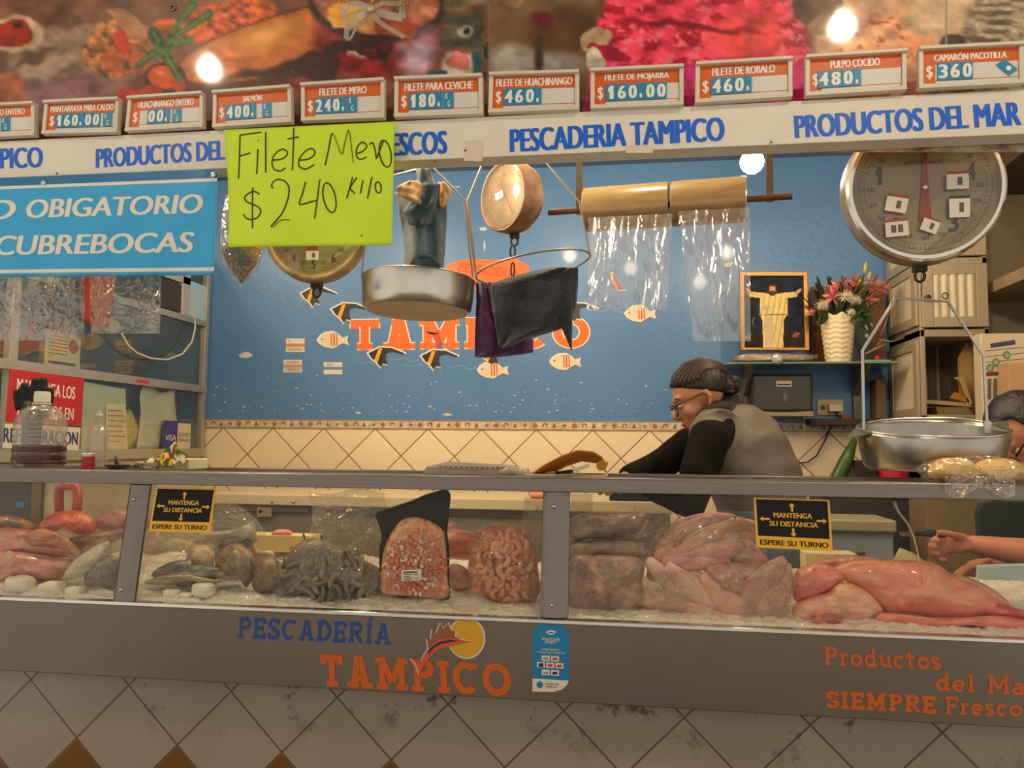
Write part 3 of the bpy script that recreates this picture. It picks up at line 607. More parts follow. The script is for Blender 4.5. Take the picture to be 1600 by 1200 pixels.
    mix(E(955, 84, 34, 10, 20), (150, 20, 58)); mix(E(935, 100, 16, 26), (190, 180, 160))
    # octopus, shrimps, grey shell
    m = np.clip((X-1262)/10, 0, 1); mix(m, (206, 158, 118), .3); mix(E(1275, 14, 40, 28), (96, 72, 54), .6); mix(E(1290, 42, 36, 20), (140, 112, 84), .6); mix(E(1370, 58, 90, 44, 10, .2), (232, 164, 118), .45); mix(E(1370, 60, 84, 40)*np.clip((fbm(x/16, y/9, 3)-.56)/.04, 0, 1), (176, 96, 60), .3)
    mix(E(1432, 60, 26, 38), (222, 142, 100), .5); mix(E(1360, 120, 90, 30, 0, .4), (206, 140, 128), .4); mix(E(1470, 26, 74, 44, -20, .3), (204, 172, 136), .3)
    m = np.clip((X-1512+(y)*.4)/14, 0, 1); mix(m, (168, 150, 122), .4, n3); mix(m*np.clip((fbm(x/40, y/7, 3)-.5)/.06, 0, 1), (112, 98, 80), .3); mix(E(1488, 70, 22, 16)*1, (74, 66, 60), .4)
    for sx in (762.5, 1478): mix(np.clip((1.5-np.abs(x-sx))/1, 0, 1), (150, 140, 124), .1)
    return np.clip(c, 8, 255)
YMU = 2.056
mz1 = W(20, 19, YMU).z
mur = thing('food_mural', 'long glossy printed banner of cooked fish, peppers and pink fillets above the fascia', 'mural', (0, YMU, fz1))
mu_mat = M('mural_print', attr='paint', rough=.4, coat=.5, spec=.25)
def MU(px, py): return W(px, py, YMU)
mb = painted(600, 88, -150, 1740, -55, 238, mural, MU)
mb.build('printed_sheet', mu_mat, mur)
mb = MB(); a = W(-150, 10, YMU+.004); b = W(1740, 10, YMU+.004); mb.box((a.x, YMU+.004, fz1-.05), (b.x, YMU+.02, mz1+.02)); mb.build('backing_board', M('board_brown', (120, 100, 78), rough=.6), mur)
mb = MB(); c = W(270, 12, YMU-.002); mb.tube([c+Vector((.008*math.cos(a), 0, .008*math.sin(a))) for a in [i*math.pi/8 for i in range(16)]], .0022, 6, closed=True); mb.build('eyelet', M('dark_steel'), mur)

# ---- price boards
orange, cardw, framew = M('price_orange', (216, 96, 28), rough=.4), M('price_white', (216, 214, 208), rough=.4), M('price_frame', (224, 214, 194), rough=.4, var=.15)
cardb, prw = M('price_blue', (28, 138, 182), rough=.4), M('price_letter', (240, 234, 222), rough=.4)
def price_board(q, name, cards, label, tilt=None):
    TL, TR, BR, BL = [W(*p, 1.972) for p in q]
    def S(u, v, lift=0):   # v up
        return BL.lerp(BR, u).lerp(TL.lerp(TR, u), v)+Vector((0, -lift, 0))
    c = S(.5, 0); t = thing('price_board', label, 'price sign', c, 'price boards above the fascia')
    def slabp(u0, u1, v0, v1, y0, y1): m = MB(); m.prism([S(u0, v0)+Vector((0, y0, 0)), S(u1, v0)+Vector((0, y0, 0)), S(u1, v1)+Vector((0, y0, 0)), S(u0, v1)+Vector((0, y0, 0))], (0, y1-y0, 0)); return m
    m = slabp(.0, 1, 0, 1, .006, .016)
    for a in [(0, 1, .92, 1.0, -.012, .006), (0, 1, 0, .10, -.006, .006), (0, .045, .1, .92, -.004, .006), (.955, 1, .1, .92, -.004, .006)]:
        m2 = slabp(*a); m.add(m2.v, m2.f)
    m.build('frame', framew, t, bevel=.0012)
    m = slabp(.045, .955, .10, .92, .002, .006); m.build('orange_face', orange, t)
    m = MB(); m.add([S(.165, .20, -.0014), S(.95, .20, -.0014), S(.95, .585, -.0014), S(.165, .585, -.0014)], [(0, 1, 2, 3)]); m.add([S(.165, .12, -.0014), S(.95, .12, -.0014), S(.95, .18, -.0014), S(.165, .18, -.0014)], [(0, 1, 2, 3)]); m.build('white_strip', cardw, t)
    u0, u1 = (.5-.0195*len(name)*1.05, .5+.0195*len(name)*1.05); u0, u1 = max(u0, .075), min(u1, .925)
    m = MB(); lay(m, name, S(u0, .665, -.0012), S(u1, .665)-S(u0, .665), S(u0, .86)-S(u0, .665), bold=.09); m.build('product_name', prw, t)
    m = MB(); lay(m, '$', S(.075, .23, -.0012), S(.14, .23)-S(.075, .23), S(.075, .56)-S(.075, .23), bold=.04); m.build('dollar_mark', prw, t)
    for ch, a, b in cards:
        k = .012 if not tilt else 0
        m = MB(); m.prism([S(a, .19, 0), S(b-.004, .19, 0), S(b-.004, .605, 0), S(a, .605, 0)], (0, -.0012, 0)); cd_ = m.build('digit_card', cardb, t)
        m = MB()
        if ch == 'K': lay(m, 'K', S(a+.02, .42, .0018), S(.03, 0)-S(0, 0), S(0, .14)-S(0, 0), bold=.04); lay(m, 'G', S(a+.045, .22, .0018), S(.03, 0)-S(0, 0), S(0, .15)-S(0, 0), bold=.04)
        elif ch == '.': m.add([S(a+.012, .24, .0018), S(a+.037, .24, .0018), S(a+.037, .34, .0018), S(a+.012, .34, .0018)], [(0, 1, 2, 3)])
        else: w = b-a; lay(m, ch, S(a+w*.10, .235, .0018), S(w*.78, 0)-S(0, 0), S(0, .325)-S(0, 0), bold=.12)
        m.build('digit', prw, cd_)
    if tilt:
        m = MB(); P = [S(.74, .50, .001), S(.86, .22, .001), S(.94, .36, .001), S(.82, .62, .001)]; m.prism(P, (0, -.001, 0)); cd_ = m.build('digit_card', cardb, t)
        m = MB(); cc = (P[1]+P[2])/2*.62+(P[0]+P[3])/2*.38; m.add([cc+Vector((.006*math.cos(k*.5236), -.0016, .006*math.sin(k*.5236))) for k in range(12)], [tuple(range(12))]); m.build('digit', prw, cd_)
def seq(s, u, w=.105, wd=.07, kg=None):
    r = []
    for ch in s:
        q = wd if ch == '.' else w
        if ch != ' ': r.append((ch, u, u+q))
        u += q
    if kg is not None: r.append(('K', kg, kg+.115))
    return r
PB = [([(-70, 166), (55, 160), (55, 212), (-72, 218)], 'HUACHINANGO ENTERO', seq('120.', .17, kg=.58), 'orange price board cut off by the left picture edge'),
      ([(71, 158.6), (187, 153), (184, 207.5), (66, 210)], 'MANTARRAYA PARA CALDO', seq('160.00', .165, kg=.80), 'orange price board reading 160.00 with broth ray heading, left end of row'),
      ([(201.5, 152), (318, 144), (318, 199), (196, 206)], 'HUACHINANGO ENTERO', seq(' 00.', .165, w=.11, kg=.60), 'orange price board with its first digit missing'),
      ([(334, 143.5), (455, 134), (456.6, 191.7), (332.5, 200)], 'SALMÓN', seq('400.', .165, kg=.63), 'orange price board reading 400 with salmon heading'),
      ([(471, 131.6), (601, 123), (601, 185), (471, 190)], 'FILETE DE MERO', seq('240.', .165, kg=.56), 'orange price board reading 240 above the neon poster'),
      ([(617, 122), (754, 116.5), (755, 179), (616, 184)], 'FILETE PARA CEVICHE', seq('180.', .165, kg=.56), 'orange price board reading 180 with ceviche fillet heading'),
      ([(765, 115), (905, 111), (905, 172), (763, 177)], 'FILETE DE HUACHINANGO', seq('460.', .165, w=.118), 'orange price board reading 460 with red snapper fillet heading'),
      ([(923, 109), (1068, 102), (1068, 165), (922.5, 171)], 'FILETE DE MOJARRA', seq('160.00', .165, w=.118), 'orange price board reading 160.00 with bream fillet heading, below pink mural'),
      ([(1087, 99), (1238, 90), (1238, 152), (1086, 162)], 'FILETE DE ROBALO', seq('460.', .165, w=.118), 'orange price board reading 460 with sea bass heading'),
      ([(1258, 88), (1416, 78), (1416, 141), (1258, 151)], 'PULPO COCIDO', seq('480.', .13, w=.12), 'orange price board reading 480 with cooked octopus heading'),
      ([(1435, 75), (1599, 67), (1600, 131), (1435, 139.5)], 'CAMARÓN PACOTILLA', seq('360', .18, w=.115), 'orange price board reading 360 with one crooked card')]
for i, (q, n, cds, lab) in enumerate(PB): price_board(q, n, cds, lab, tilt=(i == 10))

# ---- neon poster with handwriting
def PO(px, py, lift=0):
    u, v = (px-350)/265, (py-195)/190
    y = 1.955-.020*max(0, v)**1.5*(1-.6*u)+.004*math.sin(u*9+v*3)*v
    k = 1-abs((py-262)-(-.55*(px-560)+0)) / 10
    if px > 500 and k > 0: y -= .003*k
    return W(px, py, y-lift)
neon = M('neon_paper', (208, 240, 44), rough=.6, var=.06)
TLc, TRc, BRc, BLc = (350, 203), (617, 190), (612, 383), (357, 386)
def pq(u, v):
    x = (TLc[0]*(1-u)+TRc[0]*u)*(1-v)+(BLc[0]*(1-u)+BRc[0]*u)*v+math.sin(v*math.pi)*(3 if u < .5 else 0)*(1-2*min(u, .5)); y = (TLc[1]*(1-u)+TRc[1]*u)*(1-v)+(BLc[1]*(1-u)+BRc[1]*u)*v
    return PO(x, y)
mb = MB(); mb.grid(pq, 40, 28); po = mb.build('neon_poster', neon, smooth=1, solid=.0006); tag(po, 'neon yellow green handwritten poster hung over the white fascia', 'poster')
A = lambda *p: [(330+.2583*x, 230+.2583*y) for x, y in p]
def el(cx, cy, rx, ry, sl=0, a0=90, n=20, da=360): return [(cx+rx*math.cos(math.radians(a0+da*i/n))-sl*(ry*math.sin(math.radians(a0+da*i/n)))*-1, cy-ry*math.sin(math.radians(a0+da*i/n))) for i in range(n+1)]
ink = [[(375, 210), (374, 244), (372.6, 279)], [(375, 211), (390, 209), (408, 206.5)], [(374, 244), (391, 239)], [(403, 233), (401, 272)], [(403, 219), (404, 220)], [(415, 206), (415, 270)],
       [(425, 250), (437, 249), (446, 245), (449, 238), (441, 233), (430, 240), (425, 252), (428, 264), (438, 267), (446, 262)], [(459, 199), (458, 235), (456.6, 266)], [(449, 217), (467, 214)],
       [(468, 250), (480, 249), (489, 244), (492, 237), (486, 232), (475, 238), (467, 250), (468, 260), (478, 264), (491, 257)],
       [(508, 258), (513, 235), (519, 208), (527, 225), (534, 241), (539, 222), (545, 203), (549, 230), (552, 255)], [(557, 240), (567, 236), (573, 228), (566, 222), (558, 230), (557, 243), (563, 249), (573, 245)],
       [(577, 226), (582, 223), (586, 234), (588, 248), (591, 240), (596, 228), (599, 220)], el(602, 240, 9, 21, -.15),
       A((250, 245), (249, 370), (250, 490)), A((292, 285), (270, 270), (240, 272), (203, 300), (215, 330), (250, 345), (285, 362), (300, 388), (280, 425), (240, 438), (210, 428), (195, 405)),
       A((375, 248), (365, 235), (372, 212), (400, 194), (440, 203), (468, 235), (470, 280), (455, 340), (425, 405), (365, 475), (378, 477), (400, 455), (425, 440), (450, 436), (475, 442)),
       A((570, 210), (552, 280), (533, 345), (585, 335), (640, 320)), A((657, 195), (642, 310), (625, 430)), el(330+.2583*715, 230+.2583*305, 9.5, 23, -.18),
       A((855, 180), (838, 245), (820, 310)), A((882, 182), (858, 215), (840, 250), (852, 262), (868, 280)), A((918, 200), (902, 280)), A((972, 180), (945, 310)), el(330+.2583*1010, 230+.2583*243, 4.6, 8.6, -.1)]
mb = MB()
for st_ in ink:
    P = [PO(x, y, .0012) for x, y in st_]
    if len(P) > 2:   # smooth the pen line
        Q = []
        for i in range(len(P)-1):
            p0, p1, p2, p3 = P[max(i-1, 0)], P[i], P[i+1], P[min(i+2, len(P)-1)]
            for k in range(4):
                t = k/4; Q.append(.5*((2*p1)+(p2-p0)*t+(2*p0-5*p1+4*p2-p3)*t*t+(3*p1-p0-3*p2+p3)*t**3))
        P = Q+[P[-1]]
    mb.tube(P, .0019, 6, flat=(1, .35))
mb.build('handwriting', M('marker_ink', (44, 52, 22), rough=.6), po)
mb = MB(); mb.lathe([(.0022, 0), (.0015, .0015)], PO(565, 368, .001), 8, (0, -1, 0)); mb.build('pin_hole', M('marker_ink'), po)

# ---- blue face mask banner
def BN(px, py, lift=0):
    v = (py-270)/165; y = 1.950+.006*math.sin(px/38+1)*v+.004*math.sin(px/17+py/25)*v-.012*v*(1-v)*2
    if px > 290 and py < 330: y -= .010*max(0, 1-abs((px-300)-(330-py)*.6)/14)*(330-py)/60
    return W(px, py, y-lift)
ban_b, ban_d, ban_w = M('banner_blue', (44, 168, 226), rough=.38), M('banner_hem_blue', (20, 112, 166), rough=.4), M('banner_white', (232, 226, 214), rough=.4)
def bq(u, v): x = -140+(480-6*v)*u+0; yt = 278-(x)*.0415; yb = 433-(x)*.009; return (x, yt*(1-v)+yb*v)
mb = MB(); mb.grid(lambda u, v: BN(*bq(u, v)), 90, 30); ba = mb.build('face_mask_banner', ban_b, smooth=1, solid=.0008)
tag(ba, 'sagging light blue vinyl banner with white capitals hung below the fascia', 'banner')
mb = MB(); mb.grid(lambda u, v: BN(*bq(u, v*.085), lift=.0008), 90, 2); mb.build('top_hem', ban_d, ba, smooth=1)
mb = MB(); mb.grid(lambda u, v: BN(*bq(u, .085+v*.03), lift=.0009), 90, 1); mb.grid(lambda u, v: BN(*bq(u, .925-.0+v*.035), lift=.0009), 90, 1); mb.build('white_stripe', ban_w, ba, smooth=1)
def wpx(p):   # re-drape flat letters over the sagging sheet
    d = np.array(p)-CAM; c_ = RB.T @ d; return BN(800+F*c_[0]/-c_[2], 600-F*c_[1]/-c_[2], .0012)
flat = lambda px, py: W(px, py, 1.95)
mb = MB()
for s, bl, br, tl in [('USO', (-92, 347), (25, 342), (-92, 317)), ('OBIGATORIO', (41, 341), (317.5, 333), (41, 312)), ('DE', (-90, 402), (-28, 400), (-90, 372)), ('CUBREBOCAS', (-8, 399), (304.5, 394), (-8, 368.5))]:
    o_, ux, uy = pxquad(bl, br, tl, flat); mb = MB(); lay(mb, s, o_, ux, uy, bold=.10, shear=.18, warp=wpx); mb.build('lettering', ban_w, ba)
for px, py in [(68, 286), (333, 273)]:
    mb = MB(); mb.lathe([(.0025, 0), (.0075, 0), (.0078, .0012), (.006, .0022), (.003, .0016)], BN(px, py, .001), 16, (0, -1, 0)); mb.build('grommet', M('chrome_ring', (200, 196, 188), rough=.25, metal=1), ba, smooth=1)

# ---- christmas garland bow over the mural
gt = thing('garland_bow', 'sheer cream ribbon bow with gold tinsel hanging at the mural top', 'decoration', W(580, 10, 2.0))
rib = film('sheer_ribbon', tint=(238, 232, 205), fac=.10, rough=.4, milky=.22, bump=.2)
def GR(x, y, d=0): return W(x, y, 1.99-d)
mb = MB()
for pts, w in [([(580, 14), (556, 6), (537, 12), (536, 30), (550, 22), (580, 14)], .016), ([(580, 14), (600, 4), (628, 6), (629, 28), (606, 24), (580, 14)], .016), ([(580, 14), (560, 28), (542, 44), (541, 62), (548, 60), (556, 44)], .012), ([(580, 14), (590, 32), (604, 42), (622, 52), (632, 58)], .014)]:
    P = [GR(x, y, .01*math.sin(i*1.3)) for i, (x, y) in enumerate(pts)]
    for i in range(len(P)-1):
        a, b = P[i], P[i+1]; w2 = (b-a).normalized().cross(Vector((0, 1, 0)))*w*.55+Vector((0, .004, 0)); mb.add([a-w2, b-w2, b+w2, a+w2], [(0, 1, 2, 3)])
mb.build('ribbon', rib, gt, solid=.0004)
mb = MB(); mb.blob(GR(579, 15, .012), (.008, .008, .007), 12, .2); mb.build('knot', M('ribbon_knot', (206, 200, 170), rough=.3), gt, smooth=1)
mb = MB(); rn = random.Random(2)
for i in range(420):
    s = rn.random(); c = GR(532+110*s+rn.gauss(0, 3), 2-6*math.sin(s*3.1)+rn.gauss(0, 5)+(8 if s > .75 else 0), rn.uniform(-.01, .02)); d = Vector((rn.gauss(0, 1), rn.gauss(0, 1), rn.gauss(0, 1))).normalized()*.012; q = d.orthogonal().normalized()*.0008
    mb.add([c-q, c+d-q*.3, c+d+q*.3, c+q], [(0, 1, 2, 3)])
tn = mb.build('tinsel', M('gold_tinsel', (196, 160, 60), rough=.25, metal=1, var=.5, vs=60, col2=(70, 84, 36)), gt); tn['kind'] = 'stuff'
# ================================================================== hanging scales, pans, cloths and bag rolls
old_paint = M('chipped_cream_enamel', (206, 180, 134), rough=.42, var=.75, vs=13, col2=(112, 76, 44), bump=.15, bs=30)
dial_cream = M('dial_cream', (208, 200, 174), rough=.45, var=.08, vs=6)
dial_old = M('dial_stained', (146, 132, 104), rough=.5, var=.6, vs=9, col2=(140, 116, 80))
ink_d = M('dial_ink', (52, 50, 44), rough=.6)
def frame_of(c, ax):   # right, up and outward of a dial facing ax
    n = Vector(ax).normalized(); r = Vector((0, 0, 1)).cross(n); r = r.normalized(); u = n.cross(r); return r, u, n
def ring_mesh(R, c, r, u, n, r0, r1, lift, seg=64):
    mb = MB(); P = [c+(r*math.cos(a)+u*math.sin(a))*q+n*lift for q in (r0, r1) for a in [2*math.pi*k/seg for k in range(seg)]]
    return mb.add(P, [(k, (k+1) % seg, seg+(k+1) % seg, seg+k) for k in range(seg)])
def scale(label, c, ax, R, depth, body_mat, face_mat, nums, major=10, hook=True, rim_mat=None, stickers=(), needle=0, brand=None, num_h=.17, num_r=.70, small=None, glassy=.3):
    r, u, n = frame_of(c, ax); c = Vector(c); t = thing('hanging_scale', label, 'scale', c, None)
    mb = MB(); mb.lathe([(R*.55, -depth), (R*.82, -depth*.96), (R*.99, -depth*.72), (R*1.06, -depth*.42), (R*1.05, -depth*.16), (R*1.02, 0), (R*1.0, 0)], c, 64, n, caps=True); b = mb.build('body', body_mat, t, smooth=40)
    mb = MB(); mb.lathe([(R*1.02, -.004), (R*1.035, .006), (R*1.0, .013), (R*.955, .013), (R*.93, .004), (R*.93, -.004)], c, 72, n, caps=False); mb.build('bezel', rim_mat or body_mat, t, smooth=40)
    mb = MB(); mb.add([c+(r*math.cos(a)+u*math.sin(a))*R*.95 for a in [2*math.pi*k/64 for k in range(64)]], [tuple(range(64))]); f = mb.build('dial', face_mat, t)
    def at(x, y, l=.0006): return c+r*x*R+u*y*R+n*l
    mb = MB()
    for q0, q1 in [(.785, .790), (.86, .865)]: g = ring_mesh(R, c, r, u, n, q0*R, q1*R, .0004); mb.add(g.v, g.f)
    N = major*10
    for k in range(N):
        a = 2*math.pi*k/N; q = Vector((math.sin(a), math.cos(a))); w = Vector((q.y, -q.x))*(.006 if k % 10 == 0 else .0032); r0 = .79 if k % 5 == 0 else .82
        mb.add([at(*(q*r0-w)), at(*(q*.86-w)), at(*(q*.86+w)), at(*(q*r0+w))], [(0, 1, 2, 3)])
    mb.build('tick_marks', ink_d, f)
    mb = MB()
    for s, deg, rad, h in nums:
        a = math.radians(deg); x, y = rad*math.sin(a), rad*math.cos(a); w = h*(.52*len(s))
        lay(mb, s, at(x-w/2, y-h/2, .0007), r*w*R, u*h*R, n*.0001, bold=.05 if h > .1 else .02)
    if brand: lay(mb, brand, at(-.26, .32, .0007), r*.52*R, u*.055*R, n*.0001, bold=.03)
    mb.build('numerals', ink_d, f)
    if needle is not None:
        a = math.radians(needle); q = Vector((math.sin(a), math.cos(a))); w = Vector((q.y, -q.x))
        mb = MB(); P = [q*.68-w*.012, q*.68+w*.012, w*.045, q*-.46+w*.085, q*-.46-w*.085, w*-.045]
        mb.prism([at(p.x, p.y, .004) for p in P], n*.001); nd = mb.build('needle', M('needle_red', (134, 34, 22), rough=.45), t)
        mb = MB(); mb.lathe([(R*.035, 0), (R*.03, .003), (R*.01, .004)], at(0, 0, .005), 16, n); mb.build('hub', M('chrome_ring'), nd, smooth=40)
    for k, (x, y, w, h, rot, head) in enumerate(stickers):
        a = math.radians(rot); q = Vector((math.cos(a), math.sin(a))); v = Vector((-q.y, q.x)); cc = Vector((x, y))
        P = lambda a_, b_, l: at(*(cc+q*a_*w/2+v*b_*h/2), l)
        mb = MB(); mb.prism([P(-1, -1, .0135), P(1, -1, .0135), P(1, 1, .0135), P(-1, 1, .0135)], n*.0006); s_ = mb.build('sticker', M('sticker_paper', (224, 216, 196), rough=.4), t)
        mb = MB(); mb.add([P(-1, .72, .0143), P(1, .72, .0143), P(1, 1, .0143), P(-1, 1, .0143)], [(0, 1, 2, 3)]); mb.build('strip', M('sticker_head_%d' % head, [(160, 70, 52), (70, 66, 60)][head]), s_)
        mb = MB()
        for ax_ in ((-.3, .3) if head == 0 and k % 2 else (.2,)): mb.add([P(ax_-.22, -.55, .0143), P(ax_+.22, -.55, .0143), P(ax_+.22, .35, .0143), P(ax_-.22, .35, .0143)], [(0, 1, 2, 3)])
        mb.build('stamp', M('stamp_grey', (96, 90, 80)), s_)
    mb = MB(); mb.lathe([(R*.955, .0115), (R*.8, .0128), (R*.4, .0132), (.001, .0133)], c, 48, n, caps=False)
    mb.build('dial_glass', film('dial_glass_%d' % int(glassy*100), tint=(255, 250, 238), fac=glassy*.10, rough=.06, milky=glassy*.05, bump=0), t, smooth=1)
    if hook:
        k = c-u*R*1.05-n*depth*.4
        mb = MB(); mb.box(k+Vector((-.016, -.012, -.016)), k+Vector((.016, .012, .014))); mb.tube([k+Vector((.012*math.cos(a), 0, -.027+.015*math.sin(a))) for a in [i*math.pi/8 for i in range(16)]], .0038, 8, closed=True)
        mb.build('hook_bracket', M('dark_iron', (58, 50, 42), rough=.5, metal=.6), t, bevel=.001)
    return t, at, (r, u, n)
# old scale behind the neon poster
R1 = 80*2.25/F/.98
c1 = W(491, 360, 2.25)
n1 = [(str(k), -36*k, .70, .18) for k in range(10)]+[('500', -36*k-18, .70, .075) for k in range(10)]
scale('cream chipped hanging scale mostly hidden behind the neon poster', c1, (.10, -1, -.02), R1, .10, old_paint, dial_cream, n1, stickers=[(0, -.52, .26, .22, 0, 0)], needle=0)
# old scale turned away, rusty rim
c2 = W(789, 307, 2.62)
scale('rusty hanging scale turned sideways between the pan and the bag rolls', c2, (-.66, -.74, -.05), .116, .095, M('rusty_enamel', (160, 126, 92), rough=.55, var=.9, vs=16, col2=(96, 58, 36), bump=.2, bs=30), dial_old, [(str(k), -36*k, .64, .16) for k in range(10)], stickers=[(-.12, .06, .34, .24, 8, 1)], needle=150, glassy=.9)
# large clean scale at the right
R3 = 111*2.12/F/1.03
c3 = W(1444.5, 293, 2.12)
n3 = [('0', 0, .62, .26), ('1', 72, .62, .26), ('2', 144, .62, .2), ('3', 216, .62, .26), ('4', 288, .62, .26)]
n3 = [(s, 360-a, r_, h) for s, a, r_, h in n3]
for k in range(5):
    for j, s in enumerate(('250', '500', '750')): n3.append((s, 360-(72*k+18*(j+1)), .70, .065))
scale('large chrome rimmed hanging scale with red needle at the right', c3, (-.05, -1, -.06), R3, .12, M('aged_chrome_body', (176, 166, 148), rough=.3, metal=.75, var=.5, vs=8, col2=(120, 96, 60)), M('dial_grey_cream', (210, 194, 156), rough=.5, var=.08, vs=6), n3, major=10, rim_mat=chrome, needle=0,
      stickers=[(.40, .06, .28, .24, 0, 0), (.42, -.30, .26, .30, 0, 1), (-.38, -.22, .28, .24, -12, 0), (-.38, -.56, .30, .24, 4, 0), (.05, -.54, .22, .20, -22, 0)], brand='DETECTO MATIC', glassy=.35)
# printed table in the middle of the large dial
iron = M('dark_iron', (58, 50, 42), rough=.5, metal=.6)
def rod(name, pts, r, mat, parent, seg=8):
    mb = MB(); mb.tube(pts, r, seg); return mb.build(name, mat, parent, smooth=40)
# ---- round pan on its wire hanger, left of centre
alu = M('worn_aluminium', (222, 216, 204), rough=.26, metal=.95, var=.25, vs=5, stretch=(1, 1, .15), bump=.04, bs=20)
alu_b = M('dull_pan_base', (212, 192, 162), rough=.6, metal=.1, var=.15)
YP = 2.27; pc = W(654, 440, YP); RP = 91*YP/F
pan = thing('round_weighing_pan', 'deep round aluminium weighing pan hanging by a wire frame', 'pan', pc)
zb = W(656, 471, YP-RP).z; hgt = pc.z-zb
tiltm = Matrix.Rotation(math.radians(1.2), 3, 'Y') @ Matrix.Rotation(math.radians(-2.5), 3, 'X')
mb = MB(); mb.lathe([(RP*1.005, 0), (RP*1.02, .003), (RP*1.0, .006), (RP*.985, .002), (RP*.975, -hgt*.5), (RP*.95, -hgt+.012), (RP*.91, -hgt+.003), (.001, -hgt+.003), (.001, -hgt), (RP*.92, -hgt), (RP*.96, -hgt+.006), (RP*.985, -hgt*.6), (RP*1.005, 0)], (0, 0, 0), 72, None, caps=False)
mb.v = [tuple(pc+tiltm @ Vector(v)) for v in mb.v]
mb.build('pan', alu, pan, smooth=40)
mb = MB(); mb.lathe([(RP*.905, -hgt-.0008), (.001, -hgt-.0010)], (0, 0, 0), 64, None, caps=False); mb.v = [tuple(pc+tiltm @ Vector(v)) for v in mb.v]; mb.build('base_disc', alu_b, pan)
H1 = [W(565, 436, YP), W(575, 330, YP), W(603, 277, YP), W(674, 259, YP), W(728, 314.6, YP), W(744, 432, YP)]
wire = M('dull_wire', (150, 142, 126), rough=.4, metal=.85)
rod('hanger', H1, .0032, wire, pan); rod('hanger_wire', [H1[4]+Vector((-.008, .01, 0)), H1[5]+Vector((-.012, .01, .0))], .0026, wire, pan)
rod('hook', [W(636, 268, YP), W(636, 240, YP), W(636, 225, YP)], .003, iron, pan)
# ---- grey blue apron and its paper lining hung on the pan frame
YA = 2.20
acl = thing('hanging_apron', 'folded grey blue apron bundled with brown paper, hanging above the round pan', 'apron', W(655, 270, YA))
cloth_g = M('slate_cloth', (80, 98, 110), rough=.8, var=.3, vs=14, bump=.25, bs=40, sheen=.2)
def drape(name, rows, mat, parent, Y, depth=.05, folds=5, amp=.012, seed=0, solid=.003, nu=36, nv=30):
    """cloth between left and right pixel edges given by rows [(y, xl, xr)]"""
    ys = [r_[0] for r_ in rows]
    def f(u, v):
        y = ys[0]+(ys[-1]-ys[0])*v; xl = np.interp(y, ys, [r_[1] for r_ in rows]); xr = np.interp(y, ys, [r_[2] for r_ in rows])
        w = math.sin(u*math.pi*folds+seed+1.5*v)*amp*(.4+.8*v)+mnoise.noise((u*4+seed, v*3, seed))*amp*1.2
        return W(xl+(xr-xl)*u, y, Y-depth*math.sin(u*math.pi)*(.6+.4*v)+w)
    mb = MB(); mb.grid(f, nu, nv); return mb.build(name, mat, parent, smooth=1, solid=solid)
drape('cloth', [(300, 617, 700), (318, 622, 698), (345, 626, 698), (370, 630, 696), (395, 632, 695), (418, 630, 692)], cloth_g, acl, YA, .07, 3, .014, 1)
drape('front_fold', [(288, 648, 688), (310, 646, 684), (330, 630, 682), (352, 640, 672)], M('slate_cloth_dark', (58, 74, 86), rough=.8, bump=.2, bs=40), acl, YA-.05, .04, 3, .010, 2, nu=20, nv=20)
drape('strap', [(262, 650, 672), (280, 652, 676), (300, 650, 684)], M('slate_cloth'), acl, YA-.03, .02, 2, .006, 4, nu=12, nv=10)
paper = M('brown_paper', (176, 138, 88), rough=.7, var=.25, vs=10, bump=.3, bs=18)
drape('paper_lining', [(283, 640, 652), (292, 620, 664), (304, 622, 666), (319, 650, 660)], paper, acl, YA-.06, .03, 2, .008, 5, nu=20, nv=14)
drape('paper_lining', [(284, 686, 694), (296, 682, 705), (310, 686, 703), (324, 686, 694)], paper, acl, YA-.03, .02, 2, .006, 7, nu=16, nv=12)
rod('strap_loop', [W(640, 418, YA-.06), W(648, 404, YA-.07), W(660, 400, YA-.075), W(674, 402, YA-.07), W(688, 416, YA-.06)], .005, M('slate_cloth_dark'), acl)

# ---- empty ring holder with two towels
YR_ = 2.45
rg = thing('pan_ring_holder', 'empty bent wire ring holder from a scale with towels over it', 'wire holder', W(838, 420, YR_))
rc = W(838, 419, YR_); ra = 91*YR_/F
up_l, up_r = W(745, 436, YR_), W(922, 398, YR_)
rx = (up_r-up_l)/2; rcen = (up_l+up_r)/2
ringp = [rcen+rx*math.cos(a)*1.0+Vector((0, 1, 0))*ra*.95*math.sin(a)+Vector((0, 0, -.0*math.sin(a))) for a in [2*math.pi*k/40 for k in range(40)]]
mb = MB(); mb.tube(ringp, .0032, 8, closed=True); mb.build('ring', wire, rg, smooth=1)
rod('hanger', [W(757, 248, YR_), W(730, 314, YR_), up_l], .0032, wire, rg); rod('hanger', [W(846, 246, YR_), W(905, 315, YR_), up_r], .0032, wire, rg)
rod('hanger_bar', [W(757, 248, YR_), W(770, 228, YR_), W(834, 226, YR_), W(846, 246, YR_)], .0032, wire, rg)
mb = MB(); mb.tube([W(801, 393, YR_)+Vector((.013*math.cos(a)*.6, 0, .020*math.sin(a))) for a in [i*math.pi/8 for i in range(16)]], .0032, 6, closed=True); mb.tube([W(801, 421, YR_)+Vector((.009*math.cos(a)*.6, 0, .022*math.sin(a))) for a in [i*math.pi/8 for i in range(16)]], .0026, 6, closed=True)
mb.build('chain', iron, rg, smooth=1)
tw = drape('hanging_towel', [(418, 860, 903), (432, 800, 903), (444, 766, 903), (480, 770, 900), (512, 775, 882), (530, 778, 822), (544, 780, 790)], M('charcoal_towel', (40, 44, 52), rough=.95, var=.35, vs=60, bump=.5, bs=120, sheen=.3), None, YR_-.155, .05, 3, .012, 3)
